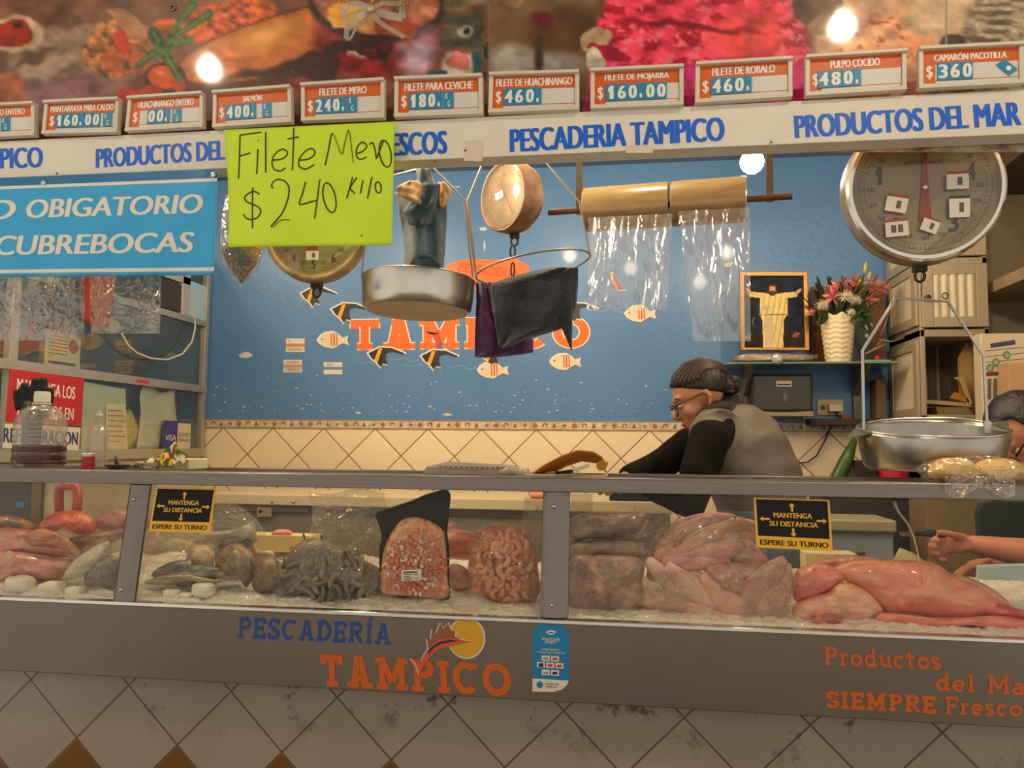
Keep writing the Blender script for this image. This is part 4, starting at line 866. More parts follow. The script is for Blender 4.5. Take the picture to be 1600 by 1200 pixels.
tag(tw, 'dark charcoal towel draped over the wire ring', 'towel', 'towels on the wire ring')
tw = drape('hanging_towel', [(441, 744, 768), (470, 745, 776), (500, 743, 790), (530, 742, 833), (552, 742, 833), (558, 742, 770)], M('purple_towel', (92, 40, 96), rough=.95, var=.4, vs=50, bump=.5, bs=120, sheen=.3), None, YR_-.11, .03, 4, .012, 6)
tag(tw, 'purple towel draped over the wire ring under a dark towel', 'towel', 'towels on the wire ring')
mb = MB(); mb.grid(lambda u, v: W((895-30*u)*(1-v)+893*v, 470+12*u+(535-470)*v*(1-.0*u), YR_-.17-.01*math.sin(u*3)), 8, 10); mb.build('loose_corner', M('charcoal_towel'), bpy.data.objects['hanging_towel'], smooth=1, solid=.003)

# ---- bag rolls on a wooden rod
rodA, rodB = W(857, 332, 2.64), W(1238, 306.5, 2.54)
wood = M('dark_wood', (104, 66, 34), rough=.55, var=.45, vs=6, stretch=(1, 8, 8))
hol = thing('bag_roll_holder', 'brown wooden rod on two hanging straps holding clear bag rolls', 'holder', (rodA+rodB)/2)
mb = MB(); mb.tube([rodA, rodB], .0105, 12); mb.build('rod', wood, hol, smooth=40)
for px, py in [(908.5, 331), (1205.5, 310)]:
    t_ = (px-857)/(1238-857); q = rodA.lerp(rodB, t_); mb = MB(); mb.box((q.x-.0105, q.y-.003, q.z-.014), (q.x+.0105, q.y+.003, ZC)); mb.build('strap', M('strap_brown', (92, 76, 58), rough=.5, metal=.4), hol)
rollm = M('rolled_film', (164, 138, 92), rough=.25, var=.6, vs=5, col2=(104, 92, 62), stretch=(.3, 6, 6), coat=.6)
bagf = film('bag_film', tint=(236, 240, 244), fac=.12, rough=.14, milky=.15, bump=.9, bs=9, stretch=(3, 3, .8))
def roll(x0, x1, ext, label, seed):
    A_, B_ = rodA.lerp(rodB, (x0-857)/381), rodA.lerp(rodB, (x1-857)/381); d = B_-A_; R_ = .0725
    t = thing('bag_roll', label, 'bag roll', (A_+B_)/2, 'clear bag rolls on the rod')
    mb = MB(); L_ = d.length; prof = [(.016, 0), (R_-.003, 0), (R_, .003), (R_, L_-.003), (R_-.003, L_), (.016, L_), (.016, 0)]
    mb.lathe(prof, A_, 48, d, caps=False); mb.build('roll', rollm, t, smooth=35)
    def f(u, v):
        (xl0, xr0, y0), (xl1, xr1, y1) = ext; x = (xl0+(xr0-xl0)*u)*(1-v)+(xl1+(xr1-xl1)*u)*v; y = (y0-(6 if u else 6)*u)*(1-v)+y1*v
        q = A_.lerp(B_, u); yy = q.y-R_+.004
        return W(x, y, yy+(math.sin(u*9+seed+v*2)*.010+math.sin(u*23+seed*3)*.004)*v+mnoise.noise((u*3+seed, v*4, 0))*.012*v)
    mb = MB(); mb.grid(f, 30, 30); mb.build('loose_bag', bagf, t, smooth=1)
roll(918, 1054, ((919, 1051, 340), (917, 1042, 485)), 'clear plastic bag roll on the rod, left one with short loose bag', 1)
roll(1057, 1171, ((1059, 1172, 330), (1084, 1173, 533)), 'clear plastic bag roll on the rod, right one with long loose bag', 4)

# ---- scoop pan of the large scale
YS = 2.24
sp = thing('scoop_weighing_pan', 'shallow steel scoop pan hanging from large scale over the rail', 'pan', W(1455, 700, YS))
steel_p = M('pan_steel', (186, 180, 168), rough=.26, metal=1, var=.3, vs=6, bump=.10, bs=14)
cx = W(1455, 690, YS).x; rxp = (W(1567, 690, YS).x-W(1342, 690, YS).x)/2; ryp = .15
zl, zbk = W(1455, 682, YS-ryp).z, W(1480, 654, YS+ryp).z; zbt = W(1455, 731, YS-ryp*.7).z
def rimz(a): s = .5+.5*math.sin(a); return zl+(zbk-zl)*s**1.2+.010*math.cos(a)*s
def panpt(a, q, off=0):     # q: 0 rim .. 1 bottom centre
    if q < .5: k = q/.5; rr = 1-.10*k**2; z = rimz(a)*(1-k)+zbt*k+.0
    elif q < .7: k = (q-.5)/.2; rr = .90-.12*k; z = zbt-.010*math.sin(k*1.57)
    else: k = (q-.7)/.3; rr = .78*(1-k); z = zbt-.010
    sx = abs(math.cos(a))**.8*math.copysign(1, math.cos(a)); sy = abs(math.sin(a))**.8*math.copysign(1, math.sin(a))
    return Vector((cx+rxp*rr*sx, YS+ryp*rr*sy, z))
mb = MB(); mb.grid(lambda u, v: panpt(2*math.pi*u, v), 72, 16); mb.build('pan', steel_p, sp, smooth=50, solid=.002)
mb = MB(); mb.tube([panpt(2*math.pi*k/72, 0) for k in range(72)], .0028, 6, closed=True)
mb.build('rim', chrome, sp, smooth=1)
mb = MB(); mb.add([panpt(math.pi*.86, 0), panpt(math.pi*1.14, 0), W(1322, 686, YS-.02), W(1328, 680, YS+.04)], [(0, 1, 2, 3)]); mb.build('lip', steel_p, sp, solid=.002); mb = MB(); mb.add([panpt(.35, 0), panpt(-.1, 0), W(1577, 664, YS+.02), W(1570, 658, YS+.1)], [(0, 1, 2, 3)]); mb.build('lip', steel_p, sp, solid=.002)
galv = M('galvanised_rod', (190, 188, 182), rough=.34, metal=.9)
HP = [(1349.6, 677), (1347.6, 547.7), (1399, 465.5), (1481, 471), (1536.6, 556), (1542, 660)]
rod('hanger', [W(x, y, YS) for x, y in HP], .0042, galv, sp)
for x, y in (HP[0], HP[-1]):
    q = W(x, y, YS); mb = MB(); mb.box(q+Vector((-.008, -.004, -.03)), q+Vector((.008, .004, .004))); mb.build('lug', galv, sp, bevel=.001)
rod('suspension_wire', [W(1440, 429, YS-.06), W(1440, 445, YS-.04), W(1440, 468, YS)], .0016, wire, sp)

# ---- bag of brown spice hanging behind the poster
sb = thing('hanging_spice_bag', 'clear bag of brown dried chunks hanging behind the neon poster edge', 'bag', W(378, 420, 2.13))
mb = MB(); c = W(378, 404, 2.13)
mb.lathe([(.001, -.075), (.022, -.048), (.048, -.012), (.060, .022), (.050, .05), (.02, .058)], c, 24, None, sy=.55); mb.v = [tuple(Vector(v)+Vector(mnoise.noise_vector(Vector(v)*30))*.008) for v in mb.v]
mb.build('contents', M('brown_dried', (168, 112, 62), rough=.7, var=.6, vs=28, col2=(96, 56, 28), bump=.6, bs=50), sb, smooth=1)
mb = MB(); mb.lathe([(.001, -.082), (.026, -.054), (.054, -.014), (.066, .024), (.064, .08), (.058, .16), (.03, .23)], c, 28, None, sy=.6, caps=False); mb.v = [tuple(Vector(v)+Vector(mnoise.noise_vector(Vector(v)*18))*.006) for v in mb.v]
mb.build('plastic', film('crinkle_film', tint=(246, 244, 238), fac=.10, rough=.14, milky=.05, bump=.8, bs=24), sb, smooth=1)
rod('hang_cord', [c+Vector((0, 0, .22)), W(378, 262, 2.12), Vector((W(378, 262, 2.12).x, 2.06, 2.158))], .002, wire, sb)
# ---- clear bags hanging on the left under the banner
def clear_bag(rows, Y, label, seed):
    t = thing('hanging_clear_bag', label, 'bag', W(rows[0][1], rows[0][0], Y), 'empty clear bags under the banner')
    for k in (0, 1):
        ys = [r_[0] for r_ in rows]
        def f(u, v):
            y = ys[0]+(ys[-1]-ys[0])*v; xl = np.interp(y, ys, [r_[1] for r_ in rows]); xr = np.interp(y, ys, [r_[2] for r_ in rows])
            return W(xl+(xr-xl)*u, y, Y+(.012 if k else -.012)*math.sin(u*math.pi)*math.sin(min(1, v*1.2)*math.pi*.8)+math.sin(u*8+seed+v*3)*.004)
        mb = MB(); mb.grid(f, 16, 20); mb.build(['front_sheet', 'back_sheet'][k], film('hang_film', tint=(232, 226, 218), fac=.10, rough=.12, milky=.06, bump=.9, bs=22), t, smooth=1)
clear_bag([(290, -60, 80), (430, -62, 82), (532, -66, 84)], 2.16, 'wide empty clear bag hanging at the left picture edge', 0)
clear_bag([(290, 76, 134), (430, 80, 133), (529, 86, 132)], 2.13, 'narrow empty clear bag hanging in front of red cloth', 3)
clear_bag([(290, 138, 252), (430, 140, 252), (521, 142, 250)], 2.18, 'wide empty clear bag hanging left of the white cable', 6)
# ================================================================== painted sign and stickers on the blue wall
YW = YB-.001
def WB(px, py): return W(px, py, YW)
wl = thing('wall_lettering', 'big orange outlined letters of the shop name painted on the blue wall', 'painted sign', WB(735, 547))
w_out, w_or = M('sign_white_edge', (230, 222, 206), rough=.4), M('sign_orange', (240, 104, 12), rough=.4)
o_, ux, uy = pxquad((548, 547), (921, 543), (548, 500), WB)
mb = MB(); slab(mb, 'TAMPICO', o_, ux, uy, t=.23, gap=.10, ts=.30); mb.build('white_outline', w_out, wl)
mb = MB(); slab(mb, 'TAMPICO', o_, ux, uy, t=.23, gap=.10, lift=(0, -.0012, 0)); mb.build('orange_letters', w_or, wl)
mb = MB(); poly(mb, [(692, 428), (700, 412), (730, 404), (770, 406), (806, 404), (826, 414), (829, 440), (815, 470), (760, 476), (740, 450), (720, 434)], WB, .0006); mb.build('orange_arch', w_or, wl)
mb = MB(); o_, ux, uy = pxquad((715, 424), (808, 436), (718, 410), WB); slab(mb, 'PESCADERIA', o_, ux, uy, t=.18, gap=.1, lift=(0, -.0016, 0)); mb.build('arch_lettering', M('sign_dark_orange', (206, 74, 14)), wl)
mb = MB(); poly(mb, [(664, 517), (672, 522), (680, 519), (688, 514), (686, 522), (690, 534), (684, 546), (681, 532), (676, 524)], WB, .0024); mb.build('fish_tail', M('sign_red', (206, 60, 30)), wl)
for x0, y0, L_ in [(560, 566, 40), (630, 570, 60), (700, 572, 44), (920, 478, 60), (930, 484, 60), (560, 472, 60), (600, 476, 40), (610, 560, 44)]:
    mb = MB(); mb.tube([WB(x0+L_*k/8, y0+2*math.sin(k*1.3)+k*.5)+Vector((0, -.0008, 0)) for k in range(9)], .0016, 4, flat=(1, .3)); mb.build('wave_line', M('wave_pale_blue', (140, 170, 190)), wl)
def decal(name, cx, cy, outline, bands, body, label, grp, s=1, flip=1):
    T_ = lambda p: (cx+(p[0])*s*flip, cy+p[1]*s)
    gx = sum(p[0] for p in outline)/len(outline); gy = sum(p[1] for p in outline)/len(outline)
    big = [(gx+(p[0]-gx)*1.13, gy+(p[1]-gy)*1.15) for p in outline]
    m = MB(); m.prism([WB(*T_(p))+Vector((0, -.0026, 0)) for p in big], (0, -.0006, 0)); o = m.build(name, w_out); tag(o, label, 'wall decal', grp)
    m = MB(); poly(m, [T_(p) for p in outline], WB, .0036); m.build('body', body, o)
    for nm, mat_, pts in bands: m = MB(); poly(m, [T_(p) for p in pts], WB, .0040); m.build(nm, mat_, o)
idol = [(-27, -6), (-9, -15), (10, -14), (29, -6), (28, -4), (10, -9), (1, -6), (0, 4), (3, 12), (-4, 10), (-8, 16), (-14, 8), (-22, 2)]
idb = [('yellow_band', M('idol_yellow', (232, 158, 20)), [(-11, -13), (-5, -14), (-13, 9), (-18, 5)])]
wfish = [(-25, 0), (-20, -7), (-12, -12), (0, -13), (8, -9), (14, -3), (23, -6), (21, 0), (24, 8), (14, 5), (7, 9), (0, 13), (-12, 11), (-21, 6)]
def wb_(x, w): return [(x, -11), (x+w, -11), (x+w+1, 10), (x+1, 10)]
wfb = [('orange_band', M('fish_orange', (226, 120, 40)), wb_(-5, 3)), ('red_band', M('fish_red', (176, 50, 40)), wb_(0, 2)), ('orange_band', M('fish_orange'), wb_(4, 3)), ('eye', M('sign_black'), ell(-19, -1, 1.3, 1.3, 8))]
black, cream_ = M('idol_black', (26, 24, 24), rough=.4), M('fish_cream', (222, 206, 176), rough=.4)
for i, (x, y, lab) in enumerate([(603, 558, 'black angelfish wall decal below the orange T'), (686, 562, 'black angelfish wall decal below the orange M'), (546, 489, 'black angelfish wall decal beside the round pan, above T'), (497, 464, 'black angelfish wall decal under the scale behind the poster'), (905, 488, 'black angelfish wall decal half hidden by the dark towel'), (776, 556, 'black angelfish wall decal hidden behind the purple towel')]):
    decal('angelfish_decal', x, y, idol, idb, black, lab, 'fish decals on the blue wall', s=(1 if i < 3 else .95))
for x, y, lab in [(521, 531, 'cream striped fish decal left of the orange letters'), (771, 578, 'cream striped fish decal below the purple towel'), (884, 565, 'cream striped fish decal below the orange O'), (1001, 490, 'cream striped fish decal under the left loose bag')]:
    decal('striped_fish_decal', x, y, wfish, wfb, cream_, lab, 'fish decals on the blue wall', s=.92)
decal('crab_decal', 962, 440, [(-8, -12), (-3, -12), (10, 8), (16, 12), (4, 14), (-2, 6)], [('claw', M('sign_orange'), [(-8, -12), (-4, -12), (3, 10), (-1, 9)])], M('decal_brown'), 'small orange and brown decal seen through the left loose bag', None)
decal('pink_flake_decal', 1138, 414, [(-6, -2), (8, -4), (3, 2), (-4, 3)], [('spot', M('fish_orange'), ell(0, -.5, 2, 1, 8))], cream_, 'tiny pinkish decal seen through the right loose bag', None)
def wall_sticker(x0, y0, x1, y1, col, lines, label, name='wall_sticker'):
    m = MB(); m.prism([WB(*p)+Vector((0, -.0008, 0)) for p in [(x0, y1), (x1, y1), (x1, y0), (x0, y0)]], (0, -.0005, 0)); o = m.build(name, M('sticker_white', (222, 214, 200), rough=.4)); tag(o, label, 'sticker')
    m = MB(); poly(m, [(x0, y0+(y1-y0)*.38), (x1, y0+(y1-y0)*.38), (x1, y0+(y1-y0)*.62), (x0, y0+(y1-y0)*.62)], WB, .0018); m.build('colour_band', col, o)
    m = MB()
    for s, a, b, c_, d_ in lines: L2(m, s, a, b, c_, d_, WB, .0022)
    m.build('lettering', ink_d, o)
wall_sticker(447, 529, 476, 550, M('band_orange', (214, 128, 70)), [('CENSADO', 450, 473, 548, 544), ('C', 450, 454, 535, 531)], 'white wall sticker with orange band, above the other two')
wall_sticker(443, 562, 472, 582, M('band_pale', (196, 150, 140)), [('CAMBIO', 447, 468, 568, 564), ('CERRADO', 446, 470, 580, 575)], 'pale lettered wall sticker below the orange banded one')
wall_sticker(506, 566, 535, 585, M('band_blue', (90, 140, 176)), [('AQUI', 510, 520, 572, 568)], 'half peeled wall sticker right of the pale lettered one')

# ================================================================== glazed cabinet along the left wall
XC = -2.262
def LC(px, py, dx=0): return WX(px, py, XC+dx)
alf = M('cabinet_aluminium', (190, 184, 170), rough=.4, metal=.6, var=.12)
cab = thing('glazed_cabinet', 'tall aluminium cabinet with glass fronts and shelves on the left wall', 'cabinet', (XC-.2, 3.3, 0))
y0c, y1c = 2.45, 4.03
z_sh1, z_sh2, z_bt, z_tp = 1.70, 2.048, 1.36, 2.42
mb = MB(); mb.box((XC-.47, y0c, 0), (XC-.02, y1c, z_bt-.03)); mb.build('base_body', M('cabinet_cream', (206, 192, 160), rough=.5), cab)
mb = MB()
for y, w in [(y1c-.035, .035), (2.635, .04), (y0c, .035)]: mb = MB(); mb.box((XC-.03, y, z_bt-.03), (XC, y+w, z_tp)); mb.build('post', alf, cab, bevel=.002)
for z, h, nm in [(z_bt-.03, .045, 'sill'), (z_sh1-.028, .038, 'shelf'), (z_sh2-.02, .032, 'shelf'), (z_tp-.03, .03, 'top_frame')]:
    mb = MB(); mb.box((XC-.46, y0c, z+h*.4), (XC-.001, y1c, z+h*.75)); mb.box((XC-.028, y0c, z), (XC+.002, y1c, z+h)); mb.build(nm, alf, cab, bevel=.0015)
mb = MB(); mb.box((XC-.47, y0c, 0), (XC-.455, y1c, z_tp)); mb.build('back_board', M('cabinet_back', (116, 122, 126), rough=.6), cab)
mb = MB(); mb.box((XC-.46, y1c-.012, z_bt), (XC-.03, y1c, z_tp)); mb.build('end_board', M('cabinet_blue_end', (86, 112, 140), rough=.6), cab)
for za, zb_ in [(z_bt+.012, z_sh1-.028), (z_sh1+.01, z_sh2-.02)]:
    mb = MB(); mb.box((XC-.017, y0c+.03, za), (XC-.013, y1c-.035, zb_)); mb.build('glass_front', film('cabinet_glass', tint=(244, 248, 244), fac=.05, rough=.03, milky=.02, bump=0), cab)
p0, p1 = LC(214, 593, .004), LC(233, 596, .004); mb = MB(); mb.box((XC+.002, p0.y, z_sh1-.018), (XC+.003, p1.y, z_sh1-.002)); mb.build('red_tape', M('red_tape', (200, 50, 30), rough=.4), cab)
pv = M('window_frame_alu', (196, 190, 176), rough=.4, metal=.4)
mb = MB(); a, b = LC(252, 445), LC(293, 500)
# small framed dark hatch and pale pane at the top right
q = [LC(252, 448), LC(285, 462), LC(285, 490), LC(252, 480)]
mb = MB(); mb.box((XC-.012, q[0].y, z_sh2+.02), (XC-.006, q[1].y, z_sh2+.16)); mb.build('dark_hatch', M('hatch_dark', (60, 52, 46), rough=.5), cab)
mb = MB(); mb.box((XC-.02, q[1].y, z_sh2+.01), (XC+.002, q[1].y+.07, z_tp)); mb.box((XC-.02, q[0].y-.4, z_sh2+.17), (XC+.002, q[1].y+.07, z_sh2+.21)); mb.build('hatch_frame', pv, cab, bevel=.002)
mb = MB(); mb.box((XC-.012, q[1].y+.07, z_sh2+.012), (XC-.008, y1c-.036, z_sh2+.20)); mb.build('pale_pane', M('pale_pane', (170, 196, 206), rough=.3), cab)
rod('cable', [LC(x, y, .03) for x, y in [(190, 521), (200, 540), (215, 552), (236, 560), (262, 562), (285, 553), (300, 534), (305, 512), (304, 498), (296, 488)]], .0042, M('white_cable', (214, 204, 180), rough=.5), cab)
# things on the shelves
def boxthing(name, label, cat, a, b, mat, group=None, bev=.003):
    m = MB(); m.box(a, b); o = m.build(name, mat, bevel=bev); return tag(o, label, cat, group)
zs = z_sh1+.002+.0
cb = boxthing('printed_carton', 'white printed carton with an orange prawn picture on cabinet shelf', 'box', (XC-.22, LC(84, 560).y, zs), (XC-.04, LC(139, 560).y, zs+.155), M('carton_white', (206, 190, 164), rough=.6))
mb = MB(); ya, yb_ = LC(84, 560).y, LC(139, 560).y
for k in range(6): mb.box((XC-.0395, ya+.02, zs+.06+.014*k), (XC-.039, ya+(yb_-ya)*.62, zs+.063+.014*k))
mb.box((XC-.0395, ya+.02, zs+.02), (XC-.039, yb_-.03, zs+.03)); mb.build('printed_lines', ink_d, cb)
mb = MB(); mb.lathe([(.03, 0), (.027, .0006)], (XC-.0395, yb_-.045, zs+.10), 20, (1, 0, 0)); mb.build('prawn_picture', M('prawn_print', (206, 100, 46), var=.5, vs=40), cb)
boxthing('dark_carton', 'black carton standing left of the printed carton in the cabinet', 'box', (XC-.3, LC(22, 540).y, zs), (XC-.05, LC(80, 540).y, zs+.17), M('black_carton', (40, 38, 44), rough=.5))
boxthing('dark_appliance', 'dark grey machine behind glass right of the printed carton', 'appliance', (XC-.34, LC(146, 560).y, zs), (XC-.06, LC(222, 560).y, zs+.19), M('dark_machine', (54, 56, 58), rough=.45, var=.3))
mb = MB(); a_ = LC(250, 590); mb.blob((XC-.18, a_.y-.02, zs+.095), (.10, .14, .075), 24, .25, 2, 3, sq=.8); tag(mb.build('maroon_bag', M('maroon_cloth', (70, 42, 40), rough=.8, bump=.3), smooth=1), 'dark maroon soft bag at the right end of cabinet shelf', 'bag')
boxthing('black_tray', 'flat black tray leaning at the back of the cabinet', 'tray', (XC-.42, LC(150, 520).y, zs), (XC-.38, LC(270, 520).y+.1, zs+.26), M('black_tray', (38, 40, 42), rough=.4))
mb = MB(); yy0, yy1 = LC(112, 470, .05).y, LC(178, 470, .05).y
mb.grid(lambda u, v: Vector((XC+.05+.02*math.sin(u*9+v*2)+.012*v, yy0+(yy1-yy0)*(u+.05*math.sin(v*3)), 2.40-(.40+.12*math.sin(u*2.8))*v)), 24, 20)
rcl = mb.build('red_apron', M('red_cloth', (136, 36, 30), rough=.75, bump=.2), smooth=1, solid=.004); tag(rcl, 'red cloth hanging in front of the cabinet behind the clear bags', 'cloth')
mb = MB(); a_ = LC(197, 495); mb.blob((XC-.10, a_.y, z_sh2+.0-.09), (.05, .07, .05), 18, .3, 3, 5); tag(mb.build('yellow_bundle', M('yellow_plastic', (206, 176, 60), rough=.5), smooth=1), 'yellow plastic bundle in the cabinet behind the clear bag', 'bundle')
bpy.data.objects['yellow_bundle'].location.z = -(z_sh2-.09-.045-(zs+.19))
# notices behind the lower glass
def notice(name, label, q, mat, dx=.004, cat='notice'):
    m = MB(); P = [LC(*p, dx) for p in q]; m.prism([P[0], P[1], P[2], P[3]], (-.0015, 0, 0)); o = m.build(name, mat); tag(o, label, cat); return o
rs = notice('red_notice', 'red notice board with white capitals partly behind the black glove', [(9, 659), (126, 665), (132, 592), (16, 576)], M('notice_red', (186, 40, 44), rough=.45))
def LL(mb, s, bl, br, tl, dx): o_ = LC(*bl, dx); lay(mb, s, o_, LC(*br, dx)-o_, LC(*tl, dx)-o_, (.0002, 0, 0), bold=.05)
mb = MB(); LL(mb, 'MANTENGA LOS', (26, 612), (117, 624), (27, 591), .0056); LL(mb, 'ALIMENTOS EN', (26, 648), (114.5, 656.5), (27, 628), .0056); mb.build('lettering', M('notice_white', (224, 214, 200), rough=.5), rs)
ws = notice('white_notice', 'white notice strip with navy capitals below the red notice', [(4, 700), (123, 704), (126, 668), (8, 662)], M('notice_white', (224, 214, 200)), .003)
mb = MB(); LL(mb, 'REFRIGERACION', (5, 691), (121.5, 695.5), (6, 668), .0044); mb.build('lettering', M('notice_navy', (30, 66, 120), rough=.5), ws)
notice('paper_notice', 'pale green printed sheet taped behind the cabinet glass', [(126, 705), (199, 706), (196, 608), (131, 596)], M('paper_pale', (206, 206, 178), rough=.6, var=.25, vs=14, col2=(170, 186, 170)), -.02)
mb = MB()
pn = notice('paper_notice', 'cream printed sheet with faint marks next to the pale green sheet', [(165, 703), (200, 704), (196, 632), (166, 630)], M('paper_cream', (222, 206, 166), rough=.6, var=.15, vs=20), -.015)
mb = MB()
for k in range(7): P = [LC(168, 640+8*k, -.0142), LC(190+3*(k % 3), 641+8*k, -.0142), LC(190+3*(k % 3), 643+8*k, -.0142), LC(168, 642+8*k, -.0142)]; mb.add(P, [(0, 1, 2, 3)])
mb.build('printed_lines', M('faint_red', (190, 120, 96)), pn)
vs_ = notice('card_notice', 'purple and cream card payment notice at the lower right of cabinet', [(253, 703), (298, 704), (299, 659.5), (256, 656.5)], M('visa_purple', (62, 56, 136), rough=.4), -.006)
mb = MB(); mb.add([LC(276, 701, -.0035), LC(297, 702, -.0035), LC(298, 662, -.0035), LC(278, 661, -.0035)], [(0, 1, 2, 3)]); mb.build('cream_half', M('paper_cream'), vs_)
mb = MB(); LL(mb, 'VISA', (258, 688), (275, 688.5), (258.5, 679), -.0036); mb.build('lettering', M('notice_white'), vs_)
mb = MB(); LL(mb, 'CLOSED', (279, 682), (296, 682.5), (279, 676), -.0030); LL(mb, 'CERRADO', (279, 690), (296, 690.5), (279, 685), -.0030); mb.build('small_lettering', M('stamp_grey'), vs_)
# paper bag, yellow bag with dark bottle
zl_ = z_bt+.012
mb = MB(); a_, b_ = LC(222, 660).y, LC(285, 660).y
mb.grid(lambda u, v: Vector((XC-.022-.02*math.sin(u*3.1)+.01*mnoise.noise((u*4, v*4, 1)), a_+(b_-a_)*(u*(1-.2*v)+.1*v)+.02*v*math.sin(v*6), zl_+(.30+.02*math.sin(u*7))*v)), 14, 14)
pb_ = mb.build('paper_bag', M('white_paper_bag', (226, 214, 190), rough=.6, bump=.4, bs=12), smooth=1, solid=.003); tag(pb_, 'crumpled white paper bag with a small label behind cabinet glass', 'bag')
mb = MB(); P = [LC(268, 652, -.03), LC(278, 653, -.03), LC(279, 616, -.03), LC(270, 616, -.03)]; mb.add(P, [(0, 1, 2, 3)]); mb.build('label_black', M('sign_black'), pb_)
mb = MB(); P = [LC(269, 640, -.028), LC(276, 640, -.028), LC(277, 630, -.028), LC(270, 629, -.028)]; mb.add(P, [(0, 1, 2, 3)]); mb.build('label_red', M('red_tape'), pb_)
mb = MB(); a_ = LC(217, 690); mb.lathe([(.05, 0), (.085, .03), (.085, .09), (.05, .15), (.03, .19)], (XC-.062, a_.y-.02, zl_), 20, None, sx=.45); mb.v = [tuple(Vector(v)+Vector(mnoise.noise_vector(Vector(v)*14))*.014) for v in mb.v]; tag(mb.build('yellow_bag', M('yellow_film', (214, 190, 96), rough=.35, var=.3, vs=12, bump=.5, bs=20), smooth=1), 'crumpled pale yellow bag standing in the lower cabinet', 'bag')
mb = MB(); a_ = LC(208, 640); mb.lathe([(.03, 0), (.04, .01), (.042, .10), (.02, .14), (.016, .17), (.001, .172)], (XC-.062, a_.y, zl_+.185), 18, None); tag(mb.build('black_bottle', M('black_plastic', (34, 32, 32), rough=.35), smooth=40), 'black bottle top rising from the crumpled yellow bag', 'bottle')

# ---- things on the case top at the left
zt = rt-.005
def on(px, Y): return W(px, 700, Y).x
jug = thing('water_jug', 'ribbed clear plastic jug half full of dark red liquid', 'jug', (on(62, 2.2), 2.2, zt))
cj = (on(62, 2.2), 2.2, zt); k = 2.2/F; R_ = 42*k; zt0 = W(62, 612, 2.2).z
prof = [(R_*.86, 0), (R_*.98, .012)]
hb = zt0-zt
for i in range(1, 34):
    f = i/34; z = .012+f*(hb*.80-.012); rr = R_*(1 if f < .62 else math.sqrt(max(.02, 1-((f-.62)/.46)**2))); prof.append((max(rr, R_*.26)*(1-.018*(1+math.cos(f*44))), z))
prof += [(R_*.27, hb*.83), (R_*.27, hb*.88)]
mb = MB(); mb.lathe(prof, cj, 40, None, caps=False); mb.build('bottle', film('jug_plastic', tint=(232, 226, 214), fac=.06, rough=.10, milky=.16, bump=0), jug, smooth=1)
mb = MB(); mb.lathe([(q[0]*1.004, q[1]+.002) for q in prof if q[1] < W(62, 694, 2.2).z-zt], cj, 40, None); mb.build('liquid', M('dark_red_liquid', (58, 24, 20), rough=.2, var=.4, vs=4, col2=(110, 30, 24)), jug, smooth=40)
mb = MB(); mb.lathe([(R_*.31, hb*.86), (R_*.31, hb*.96), (R_*.28, hb), (.001, hb)], cj, 28, None); mb.lathe([(R_*.36, hb*.83), (R_*.36, hb*.85)], cj, 28, None); mb.build('cap', M('cap_white', (214, 206, 192), rough=.4), jug, smooth=40)
# black rubber glove drying upright behind the jug
gc = Vector((on(48, 2.36), 2.36, zt)); gs = 2.36/F
def GV(px, py, dy=0): return W(px, py, 2.36+dy)
mb = MB()
mb.tube([Vector((gc.x, 2.36, zt)), GV(50, 690), GV(50, 660), GV(50, 640), GV(48, 628)], [.035, .036, .040, .046, .030], 14, flat=(.55, 1))
for a, b, c_ in [((32, 640), (28, 622), (27, 610)), ((42, 634), (40, 614), (38, 600)), ((52, 630), (54, 606), (56, 593)), ((62, 632), (66, 606), (68, 592)), ((68, 652), (76, 630), (79, 608))]:
    mb.tube([GV(*a), GV(*b), GV(*c_), GV(c_[0], c_[1]-3)], [.016, .0145, .013, .005], 10)
gl = remesh(mb, .005, 3).build('rubber_glove', M('black_rubber', (13, 13, 14), rough=.45, bump=.2, bs=30, spec=.3), smooth=1); tag(gl, 'black rubber glove standing fingers up behind the jug', 'glove')
bt = thing('small_bottle', 'small empty clear plastic bottle right of the jug', 'bottle', (on(153, 2.25), 2.25, zt))
hb2 = W(153, 640, 2.25).z-zt; r2 = 16.5*2.25/F
mb = MB(); mb.lathe([(r2*.9, 0), (r2, .006), (r2, hb2*.56), (r2*.9, hb2*.64), (r2*.5, hb2*.74), (r2*.36, hb2*.78)], (on(153, 2.25), 2.25, zt), 28, None, caps=False); mb.build('bottle', film('jug_plastic'), bt, smooth=1)
mb = MB(); mb.lathe([(r2*.44, hb2*.76), (r2*.42, hb2*.9), (r2*.2, hb2*.94), (r2*.16, hb2), (.001, hb2)], (on(153, 2.25), 2.25, zt), 20, None); mb.build('cap', M('bottle_cap_grey', (160, 150, 130), rough=.4), bt, smooth=40)
ct = thing('small_can', 'small tin with a red band beside the small bottle', 'can', (on(139, 2.12), 2.12, zt))
cc = (on(139, 2.12), 2.12, zt); mb = MB(); mb.lathe([(.018, 0), (.018, .038)], cc, 24, None); mb.build('red_band', M('can_red', (170, 30, 40), rough=.35), ct, smooth=40)
mb = MB(); mb.lathe([(.0185, .038), (.0185, .046), (.016, .048), (.001, .048)], cc, 24, None); mb.build('lid', alf, ct, smooth=40)
mb = MB(); c = Vector((on(185, 2.14), 2.14, zt)); mb.lathe([(.001, 0), (.02, 0), (.036, .014), (.034, .015), (.018, .004), (.001, .004)], c, 24, None); sd = mb.build('small_dish', M('dark_iron'), smooth=40); tag(sd, 'small dark metal dish with a stub handle on the rail', 'dish')
mb = MB(); mb.tube([c+Vector((0, 0, .004)), c+Vector((-.004, 0, .022)), c+Vector((-.008, 0, .040))], [.008, .005, .002], 8); mb.build('stub_handle', M('dark_iron'), sd, smooth=1)
